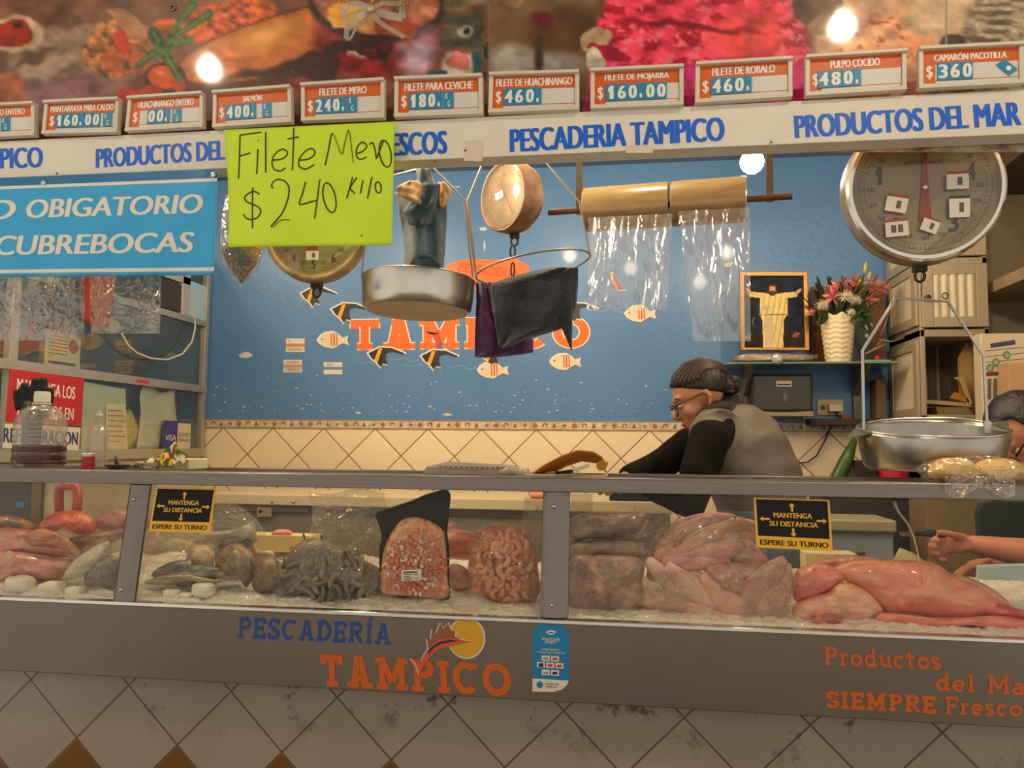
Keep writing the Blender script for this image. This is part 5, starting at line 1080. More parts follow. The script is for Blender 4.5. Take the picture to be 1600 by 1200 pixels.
tub = thing('plastic_tub', 'low white plastic tub beside the glass cabinet corner', 'tub', (on(305, 2.3), 2.3, zt))
mb = MB(); a, b = on(272, 2.3), on(318, 2.3); mb.box((a, 2.22, zt), (b, 2.33, W(300, 716, 2.3).z)); mb.build('tub', M('tub_white', (214, 200, 168), rough=.5), tub, bevel=.004)
ycl = thing('sunflower_cloth', 'crumpled yellow and green sunflower print cloth in a white dish', 'cloth', (on(258, 2.17), 2.17, zt))
mb = MB(); mb.lathe([(.03, 0), (.058, .020), (.060, .024), (.056, .022), (.03, .004)], (on(250, 2.15), 2.15, zt), 28, None); mb.build('dish', M('dish_white', (220, 210, 186), rough=.4), ycl, smooth=40)
def flow(x, y): 
    n = fbm(x*.16, y*.16, 2); c = np.zeros(x.shape+(3,)); c[:] = (214, 164, 30); c[n > .56] = (30, 84, 40); c[(n < .44)] = (96, 50, 16); c[fbm(x*.12+9, y*.12, 2) > .62] = (210, 204, 176); return c
def yp(x, y):
    u, v = (x-228)/58, (y-708)/28; hgt_ = .014+.062*math.exp(-((u-.62)/.34)**2)*(1-v)+.02*mnoise.noise((u*6, v*5, 2)); return Vector((on(x, 2.16), 2.10+.09*(1-v)+.01*math.sin(u*14), zt+max(.006, hgt_)))
mb = painted(50, 26, 226, 284, 708, 736, flow, yp); mb.build('printed_cloth', M('flower_print', attr='paint', rough=.8), ycl, smooth=1, solid=.002)

# ---- flat metal rack, envelope and papers on the case top, middle
zt2 = zt
rk = thing('metal_tray', 'flat grey slotted metal tray lying on the case top', 'tray', (on(740, 2.25), 2.25, zt2))
galm = M('grey_tray_metal', (176, 166, 150), rough=.45, metal=.5, var=.2)
xa, xb_ = on(662, 2.16), on(815, 2.16)
mb = MB(); mb.box((xa, 2.16, zt2), (xb_, 2.33, zt2+.014)); mb.build('tray', galm, rk, bevel=.002)
mb = MB(); mb.prism([(xa+.005, 2.165, zt2+.014), (xa+.03, 2.33, zt2+.026), (xb_-.06, 2.33, zt2+.018), (xb_, 2.165, zt2+.014)], (0, 0, .006)); mb.build('lid', galm, rk, bevel=.001)
mb = MB()
for i in range(15): x = xa+.045+i*.0145; mb.box((x, 2.158, zt2+.020), (x+.009, 2.1595, zt2+.0225))
sl = mb.build('slots', M('slot_dark', (70, 62, 54), rough=.6), rk)
mb = MB(); mb.tube([(xb_-.06, 2.14, zt2+.012), (xb_-.03, 2.14, zt2+.018), (xb_+.0, 2.14, zt2+.012), (xb_+.03, 2.15, zt2+.008)], [.004, .010, .012, .004], 10); mb.v = [tuple(Vector(v)+Vector(mnoise.noise_vector(Vector(v)*40))*.006) for v in mb.v]
tag(mb.build('crumpled_wrap', film('wrap_milky', tint=(240, 232, 214), fac=.12, rough=.2, milky=.5), smooth=1), 'crumpled clear plastic wrap at the right end of metal tray', 'plastic wrap')
ev = thing('manila_envelope', 'rolled orange manila envelope on top of the papers', 'envelope', (on(895, 2.2), 2.2, zt2))
man = M('manila_orange', (214, 140, 48), rough=.6, var=.2, vs=8, bump=.15)
mb = MB()
def env(u, v): x = 834+(946-834)*u; top = np.interp(x, [834, 850, 880, 905, 930, 942, 947], [740, 728, 712, 703, 706, 714, 730]); p = W(x, top, 2.2); return Vector((p.x, 2.14+.14*v, max(zt2+.010, p.z-.012*math.sin(v*3)-(.03*v*v))))
mb.grid(env, 28, 12); mb.build('sheet', man, ev, smooth=1, solid=.003)
mb = MB(); c = W(942, 724, 2.16); mb.tube([(c.x+.004*math.cos(a)*(1+a*.25), 0, c.z+.006*math.sin(a)*(1+a*.25)) for a in [k*.5 for k in range(14)]], .0016, 6); mb.v = [(v[0], 2.14+(.14 if v[1] > 0 else 0)+v[1], v[2]) for v in mb.v]; mb.build('rolled_edge', man, ev, smooth=1)
mb = MB(); mb.tube([(c.x-.004, 2.14, c.z-.006), (c.x-.004, 2.27, c.z-.006)], .013, 16); mb.build('roll', man, ev, smooth=40)
mb = MB(); mb.obox((on(822, 2.15), 2.13, zt2), (on(948, 2.15)-on(822, 2.15), 0, 0), (0, .17, 0), (0, 0, .006)); tag(mb.build('paper_stack', M('paper_cream'), bevel=.001), 'thin stack of papers under the manila envelope', 'papers')
mb = MB(); a = W(868, 738, 2.10); b = W(918, 726, 2.10); d_ = (b-a); mb.obox((a.x, 2.09, zt2+.007), (d_.x*.55, 0, .006), (0, .03, 0), (0, 0, .008)); nb = mb.build('notebook', M('sign_black')); tag(nb, 'black and white notebook tucked under the manila envelope', 'notebook')
mb = MB(); mb.obox((a.x+d_.x*.55, 2.09, zt2+.013), (d_.x*.5, 0, .014), (0, .03, 0), (0, 0, .010)); mb.build('white_page', M('paper_pale'), nb)

# ---- wrapped bread on the rail at the right
br = thing('bread_bag', 'bread rolls in a clear plastic bag lying on the rail at right', 'bread', W(1530, 760, 2.03))
bc = W(1530, 737, 2.035)
breadm = M('bread_crust', (220, 176, 104), rough=.6, var=.7, vs=14, col2=(236, 214, 160), bump=.2)
for sx, rx_ in ((-.048, .056), (.052, .058)):
    mb = MB(); mb.blob(bc+Vector((sx, .02, .0)), (rx_, .045, .031), 24, .10, 2, sx*50); mb.build('bread_roll', breadm, br, smooth=1)
bagc = film('bread_film', tint=(252, 246, 228), fac=.10, rough=.10, milky=.05, bump=.9, bs=22)
mb = MB(); mb.blob(bc+Vector((.0, .02, -.001)), (.130, .053, .038), 40, .10, 3, 2); mb.build('plastic', bagc, br, smooth=1)
mb = MB()
def fl(u, v): x = 1476+110*u; y = 744+v*(26+8*math.sin(u*9)); return W(x, y, 1.984-.010*v-.006*math.sin(u*12+v*4))
mb.grid(fl, 24, 8); mb.build('plastic_flap', bagc, br, smooth=1)

# ================================================================== glass shelf with the shrine
YSH = 3.74
zsh = W(1280, 565, YSH).z
xs0, xs1 = W(1133, 570, YSH).x, W(1391, 563, 3.9).x
shelf = thing('glass_shelf', 'green edged glass wall shelf holding the picture and vase', 'shelf', ((xs0+xs1)/2, 3.9, zsh))
mb = MB(); mb.prism([(xs0, YSH+.03, zsh-.008), (xs0+.04, YSH, zsh-.008), (xs1, YSH, zsh-.008), (xs1, YB-.002, zsh-.008), (xs0, YB-.002, zsh-.008)], (0, 0, .008)); mb.build('glass', M('green_glass', (110, 132, 112), rough=.15, spec=.6), shelf)
for px in (1163, 1335):
    x = W(px, 580, YB).x; mb = MB(); mb.box((x-.015, YB-.03, zsh-.26), (x+.015, YB-.002, zsh-.008)); mb.prism([(x-.01, YB-.03, zsh-.008), (x-.01, YSH+.06, zsh-.008), (x-.01, YB-.03, zsh-.14)], (.02, 0, 0)); mb.build('bracket', M('bracket_old', (130, 116, 96), rough=.5, var=.4, vs=20), shelf)
# framed print of a robed figure
pf = thing('framed_picture', 'gold framed print of a white robed figure with open arms', 'picture', W(1211, 548, 3.84))
YPF = 3.84
def PF(px, py, d=0): return W(px, py, YPF-d)
gold = M('gold_frame', (176, 124, 54), rough=.35, metal=.5, var=.2)
O, I_ = [(1156, 424.5), (1262, 424.5), (1265, 547), (1158, 547)], [(1163, 431), (1255.5, 431), (1258, 543), (1164, 543)]
mb = MB(); n = 4; P = [PF(*p, .012) for p in O]+[PF(*p, .012) for p in I_]; Q = [p+Vector((0, .03, 0)) for p in P]
mb.add(P+Q, [(i, (i+1) % 4, 4+(i+1) % 4, 4+i) for i in range(4)]+[(8+i, 12+i, 12+(i+1) % 4, 8+(i+1) % 4) for i in range(4)]+[(i, 8+i, 8+(i+1) % 4, (i+1) % 4) for i in range(4)]+[(4+i, 4+(i+1) % 4, 12+(i+1) % 4, 12+i) for i in range(4)]); mb.build('frame', gold, pf, bevel=.002)
def icon(x, y):
    n = fbm(x/14, y/14, 3); n2 = fbm(x/3, y/9, 3); c = np.zeros(x.shape+(3,)); c[:] = (30, 38, 52); c += (n[..., None]-.5)*50*np.array([.5, 1, 1]); c[y > 515] = np.array((44, 36, 34))+(n2[y > 515][:, None]-.5)*30
    def put(m, col, k=40): c[m] = np.array(col)+(n2[m][:, None]-.5)*k
    def P(px, py, rx, ry, ang=0): a = math.radians(ang); dx, dy = x-px, y-py; return ((dx*math.cos(a)+dy*math.sin(a))/rx)**2+((-dx*math.sin(a)+dy*math.cos(a))/ry)**2 < 1
    put(P(1178, 502, 4, 6), (60, 88, 100)); put(P(1180, 503, 3, 5), (34, 44, 56)); put(P(1244, 523, 6, 2, -25), (196, 130, 90)); put(P(1244, 523, 4, 4), (150, 80, 50))
    d1, _ = seg_d(x, y, (1196, 462), (1174, 460)); put(d1 < 4.2, (216, 190, 120)); d2, _ = seg_d(x, y, (1222, 462), (1242, 460)); put(d2 < 4.2, (216, 190, 120))
    d1, _ = seg_d(x, y, (1174, 459), (1168, 452)); put(d1 < 2.2, (206, 150, 110)); d2, _ = seg_d(x, y, (1243, 459), (1250, 453)); put(d2 < 2.4, (206, 150, 110))
    w = np.interp(y, [459, 466, 490, 500, 545], [10, 22, 22, 17, 15]); put((np.abs(x-1209-(y > 495)*(-1)) < w) & (y > 459), (226, 202, 132)); put((np.abs(x-1209) < w) & (y > 459) & (np.abs((x*.8+y*.15) % 7-3) < .8), (186, 160, 100), 20); put((np.abs(x-1202) < 7) & (y > 494), (208, 182, 150), 30)
    put((np.abs(y-492-(x-1188)*-.01) < .8) & (np.abs(x-1209) < 24), (150, 124, 80)); put(P(1198, 481, 6, 3, -30), (170, 180, 170))
    put(P(1207, 452, 8, 10), (70, 44, 28)); put(P(1207, 451, 4.6, 7), (206, 156, 116), 20); put(P(1207, 456.5, 3.4, 3), (96, 60, 40)); put(P(1207, 445, 5, 2.4), (70, 44, 28))
    return c
mb = painted(96, 112, 1162, 1258, 430, 544, icon, PF); mb.build('print', M('icon_print', attr='paint', rough=.65, spec=.15), pf)
mb = MB(); mb.box(PF(1160, 545, -.012), PF(1262, 427, -.018)); mb.build('backing', M('board_brown'), pf)
# plastic wrapped parcel in front of the picture
pw = thing('wrapped_parcel', 'flat parcel wrapped in clear plastic under the framed picture', 'parcel', W(1210, 560, 3.80))
c = W(1211, 556, 3.79); cz = zsh+.018
mb = MB(); mb.blob((c.x, 3.82, cz+.002), (.17, .07, .018), 24, .12, 2, 1, sq=.5); mb.build('contents', M('parcel_pink', (196, 170, 150), rough=.6, var=.3), pw, smooth=1)
mb = MB(); mb.blob((c.x, 3.815, cz+.004), (.185, .072, .022), 40, .16, 4, 4, sq=.6); mb.build('plastic', film('crinkle_film'), pw, smooth=1)
mb = MB(); mb.blob((c.x+.0, 3.738, cz-.004), (.028, .014, .026), 20, .2, 4, 8); mb.build('knot', film('knot_film', tint=(235, 225, 210), fac=.2, rough=.15, milky=.4), pw, smooth=1)
# brown wooden frame behind the vase
wf = thing('wooden_frame', 'brown wooden panel frame standing behind the flower vase', 'frame', W(1325, 560, 3.96))
def WFp(px, py, d=0): return W(px, py, 3.97-d)
mb = MB(); mb.box(WFp(1269, 565, 0), WFp(1379, 447, -.02)); mb.build('panel', M('reddish_wood', (136, 76, 34), rough=.45, var=.4, vs=6, stretch=(6, 1, 1)), wf, bevel=.003)
mb = MB(); mb.box(WFp(1289, 562, .002), WFp(1362, 462, .004)); mb.build('green_pane', M('dark_green', (44, 66, 58), rough=.35), wf)
# vase with flowers
YV = 3.80
vs0 = W(1310, 562, YV); rtv, rbv = 25*YV/F, 17.5*YV/F; zv1 = W(1310, 494, YV).z
vase = thing('flower_vase', 'white fluted ceramic vase of pink lilies and white chrysanthemums', 'vase', (vs0.x, YV, zsh))
hv = zv1-zsh; mb = MB(); seg = 72; vv = []
rows = 46
for j in range(rows+1):
    f = j/rows; rr = rbv+(rtv-rbv)*f**.9
    for i in range(seg):
        a = 2*math.pi*i/seg; q = abs(((a/(2*math.pi)*8) % 1)-.5)*2     # eight facets with scalloped relief
        rel = .0025*math.sin(f*rows*math.pi/2.4+q*2.6) if .06 < f < .90 else 0
        z = f*hv+(.008*math.cos(a*8) if j == rows else 0)
        r_ = rr*(1-.035*(1-q)**2*0+.03*q**3)+rel
        vv.append((vs0.x+r_*math.cos(a), YV+r_*math.sin(a), zsh+z))
fs = [(j*seg+i, j*seg+(i+1) % seg, (j+1)*seg+(i+1) % seg, (j+1)*seg+i) for j in range(rows) for i in range(seg)]+[tuple(range(seg))[::-1]]
mb.add(vv, fs); mb.build('vase_body', M('vase_ceramic', (228, 212, 172), rough=.35), vase, smooth=60)
leafm, leafd = M('leaf_green', (74, 92, 44), rough=.5, var=.4, vs=20), M('leaf_dark', (50, 64, 32), rough=.55)
pinkm, whitem, budm = M('lily_pink', (226, 118, 116), rough=.5, var=.35, vs=14, col2=(240, 176, 160)), M('mum_white', (232, 222, 196), rough=.6), M('bud_yellow', (196, 172, 72), rough=.5)
def FV(px, py, d=0): return W(px, py, YV-d)
base = Vector((vs0.x, YV, zv1-.03))
def petal(mb, c, d, L_, w, curl=.3, n=None):
    d = Vector(d).normalized(); s_ = d.orthogonal().normalized() if n is None else d.cross(Vector(n)).normalized(); up = s_.cross(d)
    pts = []
    for i in range(6):
        t = i/5; p = Vector(c)+d*L_*t+up*curl*L_*t*t; ww = w*math.sin(math.pi*min(1, .12+t*.88))
        pts += [p-s_*ww, p-up*ww*.35, p+s_*ww]
    mb.add(pts, [q for i in range(5) for q in ((i*3, i*3+1, i*3+4, i*3+3), (i*3+1, i*3+2, i*3+5, i*3+4))])
rn = random.Random(11)
def lily(px, py, d, dirv, s=.05):
    t_ = FV(px, py, d); mb = MB()
    for k in range(6): a = k*math.pi/3+rn.random(); o_v = Vector(dirv).normalized(); e1 = o_v.orthogonal().normalized(); e2 = o_v.cross(e1); petal(mb, t_, o_v*.7+(e1*math.cos(a)+e2*math.sin(a)), s*rn.uniform(.9, 1.2), s*.26, .25)
    f = mb.build('lily', pinkm, vase, smooth=1, solid=.001)
    mb = MB()
    for k in range(4): mb.tube([t_, t_+(Vector(dirv).normalized()+Vector((rn.gauss(0, .25), rn.gauss(0, .25), rn.gauss(0, .25))))*s*.8], .0012, 5)
    mb.build('stamen', M('stamen', (196, 150, 90)), f)
    mb = MB(); mb.tube([base, base.lerp(t_, .5)+Vector((0, 0, .02)), t_], .0028, 6); mb.build('stem', leafm, vase, smooth=1)
for a in [(1312, 448, .02, (-.4, -1, .3)), (1336, 446, .0, (.2, -1, .5)), (1362, 446, .03, (.6, -.8, .2)), (1375, 450, .0, (1, -.4, -.2)), (1355, 468, .01, (.7, -.6, -.5)), (1302, 462, .04, (-.6, -.8, -.2))]: lily(*a, s=.058)
def mum(px, py, d, r, mat):
    c = FV(px, py, d); mb = MB(); nv = Vector((0, -.9, .35)).normalized(); e1 = nv.orthogonal().normalized(); e2 = nv.cross(e1)
    for k in range(46):
        a = k*2.4; q = (k/46)**.6; petal(mb, c, nv*(1.1-q)+(e1*math.cos(a)+e2*math.sin(a))*q*1.2, r*(.6+.4*q), r*.11, .2)
    mb.build('chrysanthemum', mat, vase, smooth=1, solid=.0008)
    mb = MB(); mb.tube([base, c], .0025, 6); mb.build('stem', leafm, vase, smooth=1)
mum(1322, 464, .07, .040, whitem); mum(1336, 470, .06, .034, whitem); mum(1284, 478, .05, .036, whitem); mum(1330, 488, .08, .022, whitem); mum(1268, 489, .05, .024, M('rose_pink', (222, 140, 130), rough=.5))
for px, py, dx, dz, L_ in [(1351, 418, .1, 1, .055), (1357, 428, .2, 1, .04), (1344, 436, 0, 1, .03)]:
    c = FV(px, py+10, .0); mb = MB(); dv = Vector((dx, -.1, dz)).normalized(); mb.tube([c, c+dv*L_*.35, c+dv*L_*.8, c+dv*L_], [.003, .0085, .007, .002], 10); mb.build('bud', budm, vase, smooth=1)
    mb = MB(); mb.tube([base, base.lerp(c, .5)+Vector((.0, 0, .02)), c], .003, 6); mb.build('stem', leafm, vase, smooth=1)
for k in range(34):
    c = base+Vector((rn.uniform(-.11, .13), rn.uniform(-.07, .03), rn.uniform(.0, .16))); mb = MB(); d_ = (c-base).normalized()+Vector((rn.gauss(0, .3), -.3, rn.gauss(0, .3))); petal(mb, c, d_, rn.uniform(.05, .08), rn.uniform(.010, .018), -.3); mb.build('leaf', leafm if k % 2 else leafd, vase, smooth=1, solid=.0008)
for k, (px, py) in enumerate([(1276, 500), (1288, 503), (1294, 500), (1275, 488), (1345, 500), (1352, 510), (1358, 520), (1349, 492)]):
    mb = MB(); petal(mb, FV(px, py-14, .06), (rn.gauss(0, .4), -.3, -1), .07, .018, -.2); mb.build('leaf', leafm if k % 2 else leafd, vase, smooth=1, solid=.0008)
# small things on the shelf end
mb = MB(); a, b = W(1350, 560, 3.78), W(1390, 560, 3.78); mb.box((a.x, 3.76, zsh), (b.x, 3.86, zsh+.010)); tag(mb.build('green_tray', M('mint_plastic', (120, 170, 110), rough=.4), bevel=.003), 'small mint green tray at the right end of glass shelf', 'tray')
mb = MB(); c = W(1371, 553, 3.80); mb.lathe([(.010, 0), (.012, .014), (.004, .022), (.001, .024)], (c.x, 3.80, zsh+.010), 16, None); tag(mb.build('red_ornament', M('ornament_red', (186, 46, 36), rough=.4), smooth=1), 'tiny red ornament on the mint green tray', 'ornament')
for k, (px, py, r_) in enumerate([(1358, 510, .018), (1354, 525, .010)]):
    mb = MB(); mb.blob(W(px, py, 3.960), (r_, .006, r_), 16, .04); tag(mb.build('white_rosette', whitem, smooth=1), ['round white rosette pinned right of the vase', 'smaller white rosette pinned below the round one'][k], 'ornament')
mb = MB(); c = [W(x, y, 3.86) for x, y in [(1352, 553), (1368, 545), (1384, 538), (1380, 530), (1370, 540)]]; mb.tube(c, .006, 8)
mb.tube([W(x, y, 3.84) for x, y in [(1372, 530), (1392, 534), (1412, 528), (1430, 520)]], .003, 6); mb.tube([W(x, y, 3.84) for x, y in [(1376, 524), (1384, 505), (1390, 480)]], .003, 6)
tag(mb.build('knotted_string', M('tan_cord', (176, 140, 96), rough=.7), smooth=1), 'knotted tan cord trailing from shelf end to the cabinet', 'cord')
# paper towel dispenser below the shelf
dp = thing('towel_dispenser', 'dark grey paper towel dispenser on the wall under the shelf', 'dispenser', W(1222, 650, 3.95))
a, b = W(1177, 650, 3.86), W(1270, 584, 3.86)
mb = MB(); mb.box((a.x, 3.86, W(1222, 643, 3.86).z), (b.x, YB-.002, b.z)); mb.build('cover', M('smoked_plastic', (52, 50, 44), rough=.35), dp, bevel=.012)
mb = MB(); mb.prism([(a.x, 3.85, W(1222, 650, 3.86).z), (b.x, 3.85, W(1222, 650, 3.86).z), (b.x-.006, 3.85, W(1222, 642, 3.86).z), ((a.x+b.x)/2+.04, 3.85, W(1222, 644, 3.86).z), ((a.x+b.x)/2-.04, 3.85, W(1222, 644, 3.86).z), (a.x+.006, 3.85, W(1222, 642, 3.86).z)], (0, .18, 0)); mb.build('lower_lip', M('dispenser_beige', (150, 132, 100), rough=.5), dp)
mb = MB(); mb.box(W(1213, 604, 3.858), W(1237, 595, 3.861)); pl_ = mb.build('label_plate', M('plate_pale', (206, 194, 170), rough=.4), dp)
mb = MB(); mb.box(W(1215, 602, 3.8565), W(1235, 600, 3.8575)); mb.build('plate_band', M('sign_black'), pl_)
mb = MB(); mb.box(W(1224, 627, 3.857), W(1229, 615, 3.861)); mb.build('sight_slot', M('slot_grey', (96, 92, 84), rough=.3), dp, bevel=.002)
# outlet with a plug, cables
ou = thing('wall_outlet', 'cream wall outlet plate with a white plug beside the dispenser', 'outlet', W(1297, 640, YB))
mb = MB(); mb.box(W(1277, 649, YB-.012), W(1317, 624, YB-.001)); mb.build('plate', M('outlet_cream', (196, 176, 128), rough=.45), ou, bevel=.003)
mb = MB(); mb.box(W(1296, 643, YB-.05), W(1314, 632, YB-.012)); mb.build('plug', M('plug_white', (226, 214, 192), rough=.4), ou, bevel=.003)
mb = MB(); mb.lathe([(.012, 0), (.011, .002)], W(1286, 637, YB-.012), 16, (0, -1, 0)); mb.build('socket', M('socket_dark', (90, 76, 56)), ou)
mb = MB(); mb.box(W(1315, 659, YB-.03), W(1327, 648, YB-.006)); tag(mb.build('red_plug', M('ornament_red'), bevel=.003), 'small red plug right below the wall outlet', 'plug')
cab_b = M('black_cable', (30, 26, 24), rough=.5)
mb = MB(); mb.tube([W(x, y, YB-.02) for x, y in [(1306, 642), (1310, 652), (1300, 664), (1288, 690), (1276, 712), (1262, 722), (1240, 725), (1228, 725)]], .0036, 6); tag(mb.build('power_cable', cab_b, smooth=1), 'thin black cable curving down the tiles from the outlet', 'cable')
mb = MB(); mb.tube([W(x, y, YB-.02) for x, y in [(1170, 580), (1166, 605), (1168, 630), (1176, 650)]], .003, 6); tag(mb.build('power_cable', cab_b, smooth=1), 'black cable hanging left of the towel dispenser', 'cable')
mb = MB(); a = W(1266, 664, 3.95); b = W(1392, 652, 3.95); mb.box((a.x, 3.93, a.z), (b.x, YB-.002, a.z+.03)); tag(mb.build('wall_ledge', M('dark_ledge', (46, 38, 30), rough=.6)), 'dark narrow ledge under the outlet above the tiles', 'ledge')
boxthing('brown_carton', 'brown carton standing on the dark ledge by the grey cabinet', 'box', (W(1373, 650, 3.9).x, 3.93, a.z+.03), (W(1389, 650, 3.9).x, 4.03, W(1380, 592, 3.9).z), M('brown_card', (110, 82, 50), rough=.7))

# ================================================================== ribbed grey cabinet at the right
XG = W(1389, 500, YB).x; YG = WX(1437, 500, XG).y
xg1 = W(1545, 500, YG).x
gcab = thing('ribbed_cabinet', 'tall grey wall cabinet with ribbed panels and open lower bay', 'cabinet', ((XG+xg1)/2, (YG+YB)/2, 1.3))
gfr = M('cabinet_grey', (170, 156, 132), rough=.5, var=.12, vs=4); ribm = M('ribbed_panel', (204, 190, 162), rough=.45)
zd1, zd0 = W(1490, 413, YG).z, W(1490, 514, YG).z; zo1, zo0 = W(1490, 526, YG).z, W(1490, 648, YG).z; zc0 = W(1490, 662, YG).z
zct = ZC-.02
mb = MB(); t_ = .02
mb.box((XG, YG, 0), (XG+t_, YB-.002, zct)); mb.box((xg1-t_, YG, 0), (xg1, YB-.002, zct)); mb.box((XG, YB-.02, 0), (xg1, YB-.002, zct)); mb.box((XG, YG, zo1), (xg1, YB-.002, zd0)); mb.box((XG, YG, zc0), (xg1, YB-.002, zo0)); mb.box((XG, YG, 0), (xg1, YB-.02, zc0-.02)); mb.box((XG, YG, zd1+.0), (xg1, YB-.02, zd1+.03))
mb.build('carcass', gfr, gcab, bevel=.003)
def door(x0, x1, z0, z1, knob=True):
    mb = MB(); w = .045; y = YG-.018
    for q in [(x0, x0+w, z0, z1), (x1-w, x1, z0, z1), (x0+w, x1-w, z0, z0+w), (x0+w, x1-w, z1-w, z1)]: mb.box((q[0], y, q[2]), (q[1], YG-.001, q[3]))
    d = mb.build('door', gfr, gcab, bevel=.003)
    mb = MB(); n = 5
    for i in range(n*6):
        u0, u1 = i/(n*6), (i+1)/(n*6); f = lambda u: y+.010-.010*abs(math.sin(u*n*math.pi)); xx = lambda u: x0+w+(x1-x0-2*w)*u
        mb.add([(xx(u0), f(u0), z0+w), (xx(u1), f(u1), z0+w), (xx(u1), f(u1), z1-w), (xx(u0), f(u0), z1-w)], [(0, 1, 2, 3)])
    pn_ = mb.build('ribbed_insert', ribm, d, smooth=1)
    if knob: mb = MB(); mb.lathe([(.010, 0), (.007, .008), (.013, .016), (.012, .022), (.001, .024)], (x0+w*.4, y, z0+(z1-z0)*.46), 20, (0, -1, 0)); mb.build('knob', M('knob_dark', (70, 58, 46), rough=.35, metal=.6), d, smooth=40)
    return d
dd = door(XG+.006, xg1-.006, zd0+.006, zd1-.002)
mb = MB(); mb.tube([W(1477+3*math.cos(a)*1.6, 462+3*math.sin(a)*1.6, YG-.022) for a in [k*math.pi/6 for k in range(12)]], .0022, 6, closed=True); mb.build('ring_sticker', M('dark_iron'), dd, smooth=1)
door(XG+.006, xg1-.006, zd1+.034, zct-.01)
# ribbed side panels
def side(y0, y1, z0, z1):
    mb = MB(); n = 11
    for i in range(n*4):
        u0, u1 = i/(n*4), (i+1)/(n*4); f = lambda u: XG-.002-.006*abs(math.sin(u*n*math.pi)); yy = lambda u: y0+(y1-y0)*u
        mb.add([(f(u0), yy(u0), z0), (f(u1), yy(u1), z0), (f(u1), yy(u1), z1), (f(u0), yy(u0), z1)], [(0, 1, 2, 3)])
    mb.build('ribbed_side', ribm, gcab, smooth=1)
    mb = MB()
    for q in [(y0-.05, y0, z0-.04, z1+.04), (y1, y1+.05, z0-.04, z1+.04), (y0, y1, z0-.04, z0), (y0, y1, z1, z1+.04)]: mb.box((XG-.014, q[0], q[2]), (XG-.001, q[1], q[3]))
    mb.build('side_frame', gfr, gcab, bevel=.002)
zs0, zs1, zs2 = W(1437, 655, YG).z, W(1437, 530, YG).z, W(1437, 510, YG).z
side(YG+.06, YB-.07, zs0+.05, zs1-.045); side(YG+.06, YB-.07, zs2+.045, W(1437, 420, YG).z-.02); side(YG+.06, YB-.07, W(1437, 418, YG).z+.06, zct-.1)
# back of the open bay and what lies inside
mb = MB()
for i in range(7): x = XG+.05+i*.055; mb.box((x, YB-.035, zo0), (x+.035, YB-.021, zo1))
mb.build('bay_ribs', M('bay_brown', (104, 84, 62), rough=.6), gcab)
YI = YG+.10
def sheet(name, label, cat, q, Y, mat, th=.012): mb = MB(); mb.prism([W(*p, Y) for p in q], (0, th, 0)); return tag(mb.build(name, mat, bevel=.001), label, cat)
sheet('paper_folder', 'tall tan folder leaning in the open cabinet bay', 'folder', [(1500, 645), (1530, 648), (1519, 548), (1510, 534), (1497, 560)], YI+.04, M('folder_tan', (186, 142, 80), rough=.6))
sheet('paper_folder', 'dark brown folder right of the tall tan one', 'folder', [(1530, 647), (1538, 647), (1532, 560), (1519, 545)], YI+.06, M('folder_brown', (110, 70, 30), rough=.6))
sheet('paper_folder', 'cream bent folder in front of the tan folder', 'folder', [(1512, 630), (1520, 632), (1506, 588), (1490, 590), (1500, 596)], YI, M('folder_cream', (196, 170, 120), rough=.6))
sheet('orange_envelope', 'orange envelope lying on the papers in the cabinet bay', 'envelope', [(1484, 622), (1516, 630), (1512, 622), (1492, 612)], YI, M('manila_orange'))
for k, (q, lab) in enumerate([([(1440, 630), (1518, 636), (1516, 630), (1442, 624)], 'upper flat paper bundle in the cabinet bay'), ([(1465, 648), (1520, 648), (1512, 636), (1462, 636)], 'plastic wrapped bundle at the bottom of the cabinet bay')]): sheet('paper_bundle', lab, 'papers', q, YI-.02+.0*k, [M('folder_cream'), M('bundle_olive', (150, 128, 84), rough=.3)][k], .12)
# shelving on the right wall and its goods
XS_ = xg1+.02
rs_ = thing('side_shelving', 'brown wooden shelving along the right wall above the cartons', 'shelving', (XS_+.2, 3.2, 1.7))
shm = M('shelf_wood_grey', (150, 130, 102), rough=.6, var=.25)
def RW(px, py): return WX(px, py, XS_)
for px, py in [(1556, 452), (1572, 470)]: pass
z_a, z_b = RW(1555, 455).z, RW(1552, 262).z
for z, h in [(z_a, .05), (z_b-.03, .10)]: mb = MB(); mb.box((XS_, 2.3, z), (XS_+.35, YG+.30, z+h)); mb.build('shelf_board', shm if h < .1 else M('dark_beam_wood', (74, 56, 40), rough=.6), rs_, bevel=.003)
mb = MB(); mb.box((XS_+.34, 2.3, .8), (XS_+.36, YG+.30, ZC-.1)); mb.build('back_board', M('shelf_back', (150, 138, 112), rough=.6), rs_)
mb = MB(); mb.box((XS_, YG+.26, .8), (XS_+.35, YG+.30, ZC-.1)); mb.build('end_board', M('shelf_back'), rs_)
boxthing('amber_carton', 'amber brown carton on the upper right shelf edge', 'box', (XS_+.0, 2.75, z_b+.07), (XS_+.2, 3.15, z_b+.2), M('amber_card', (178, 120, 50), rough=.6))
boxthing('amber_carton', 'ochre carton tucked under the dark right shelf beam', 'box', (XS_+.03, 2.78, z_b-.10), (XS_+.2, 3.2, z_b-.031), M('amber_card'))
mb = MB()
for k in range(9): x = 1552+5*k; mb.tube([W(x, 208, 2.9), W(x+4-2*(k % 3), 222, 2.88), W(x+10, 236, 2.9)], .004, 5)
mb.build('hanging_tools', iron); tag(bpy.data.objects['hanging_tools'], 'dark twisted wire hooks hanging under the fascia at right edge', 'hooks')
ctn = thing('striped_carton', 'white carton printed with green circles standing right of the cabinet', 'box', W(1570, 640, 3.3))
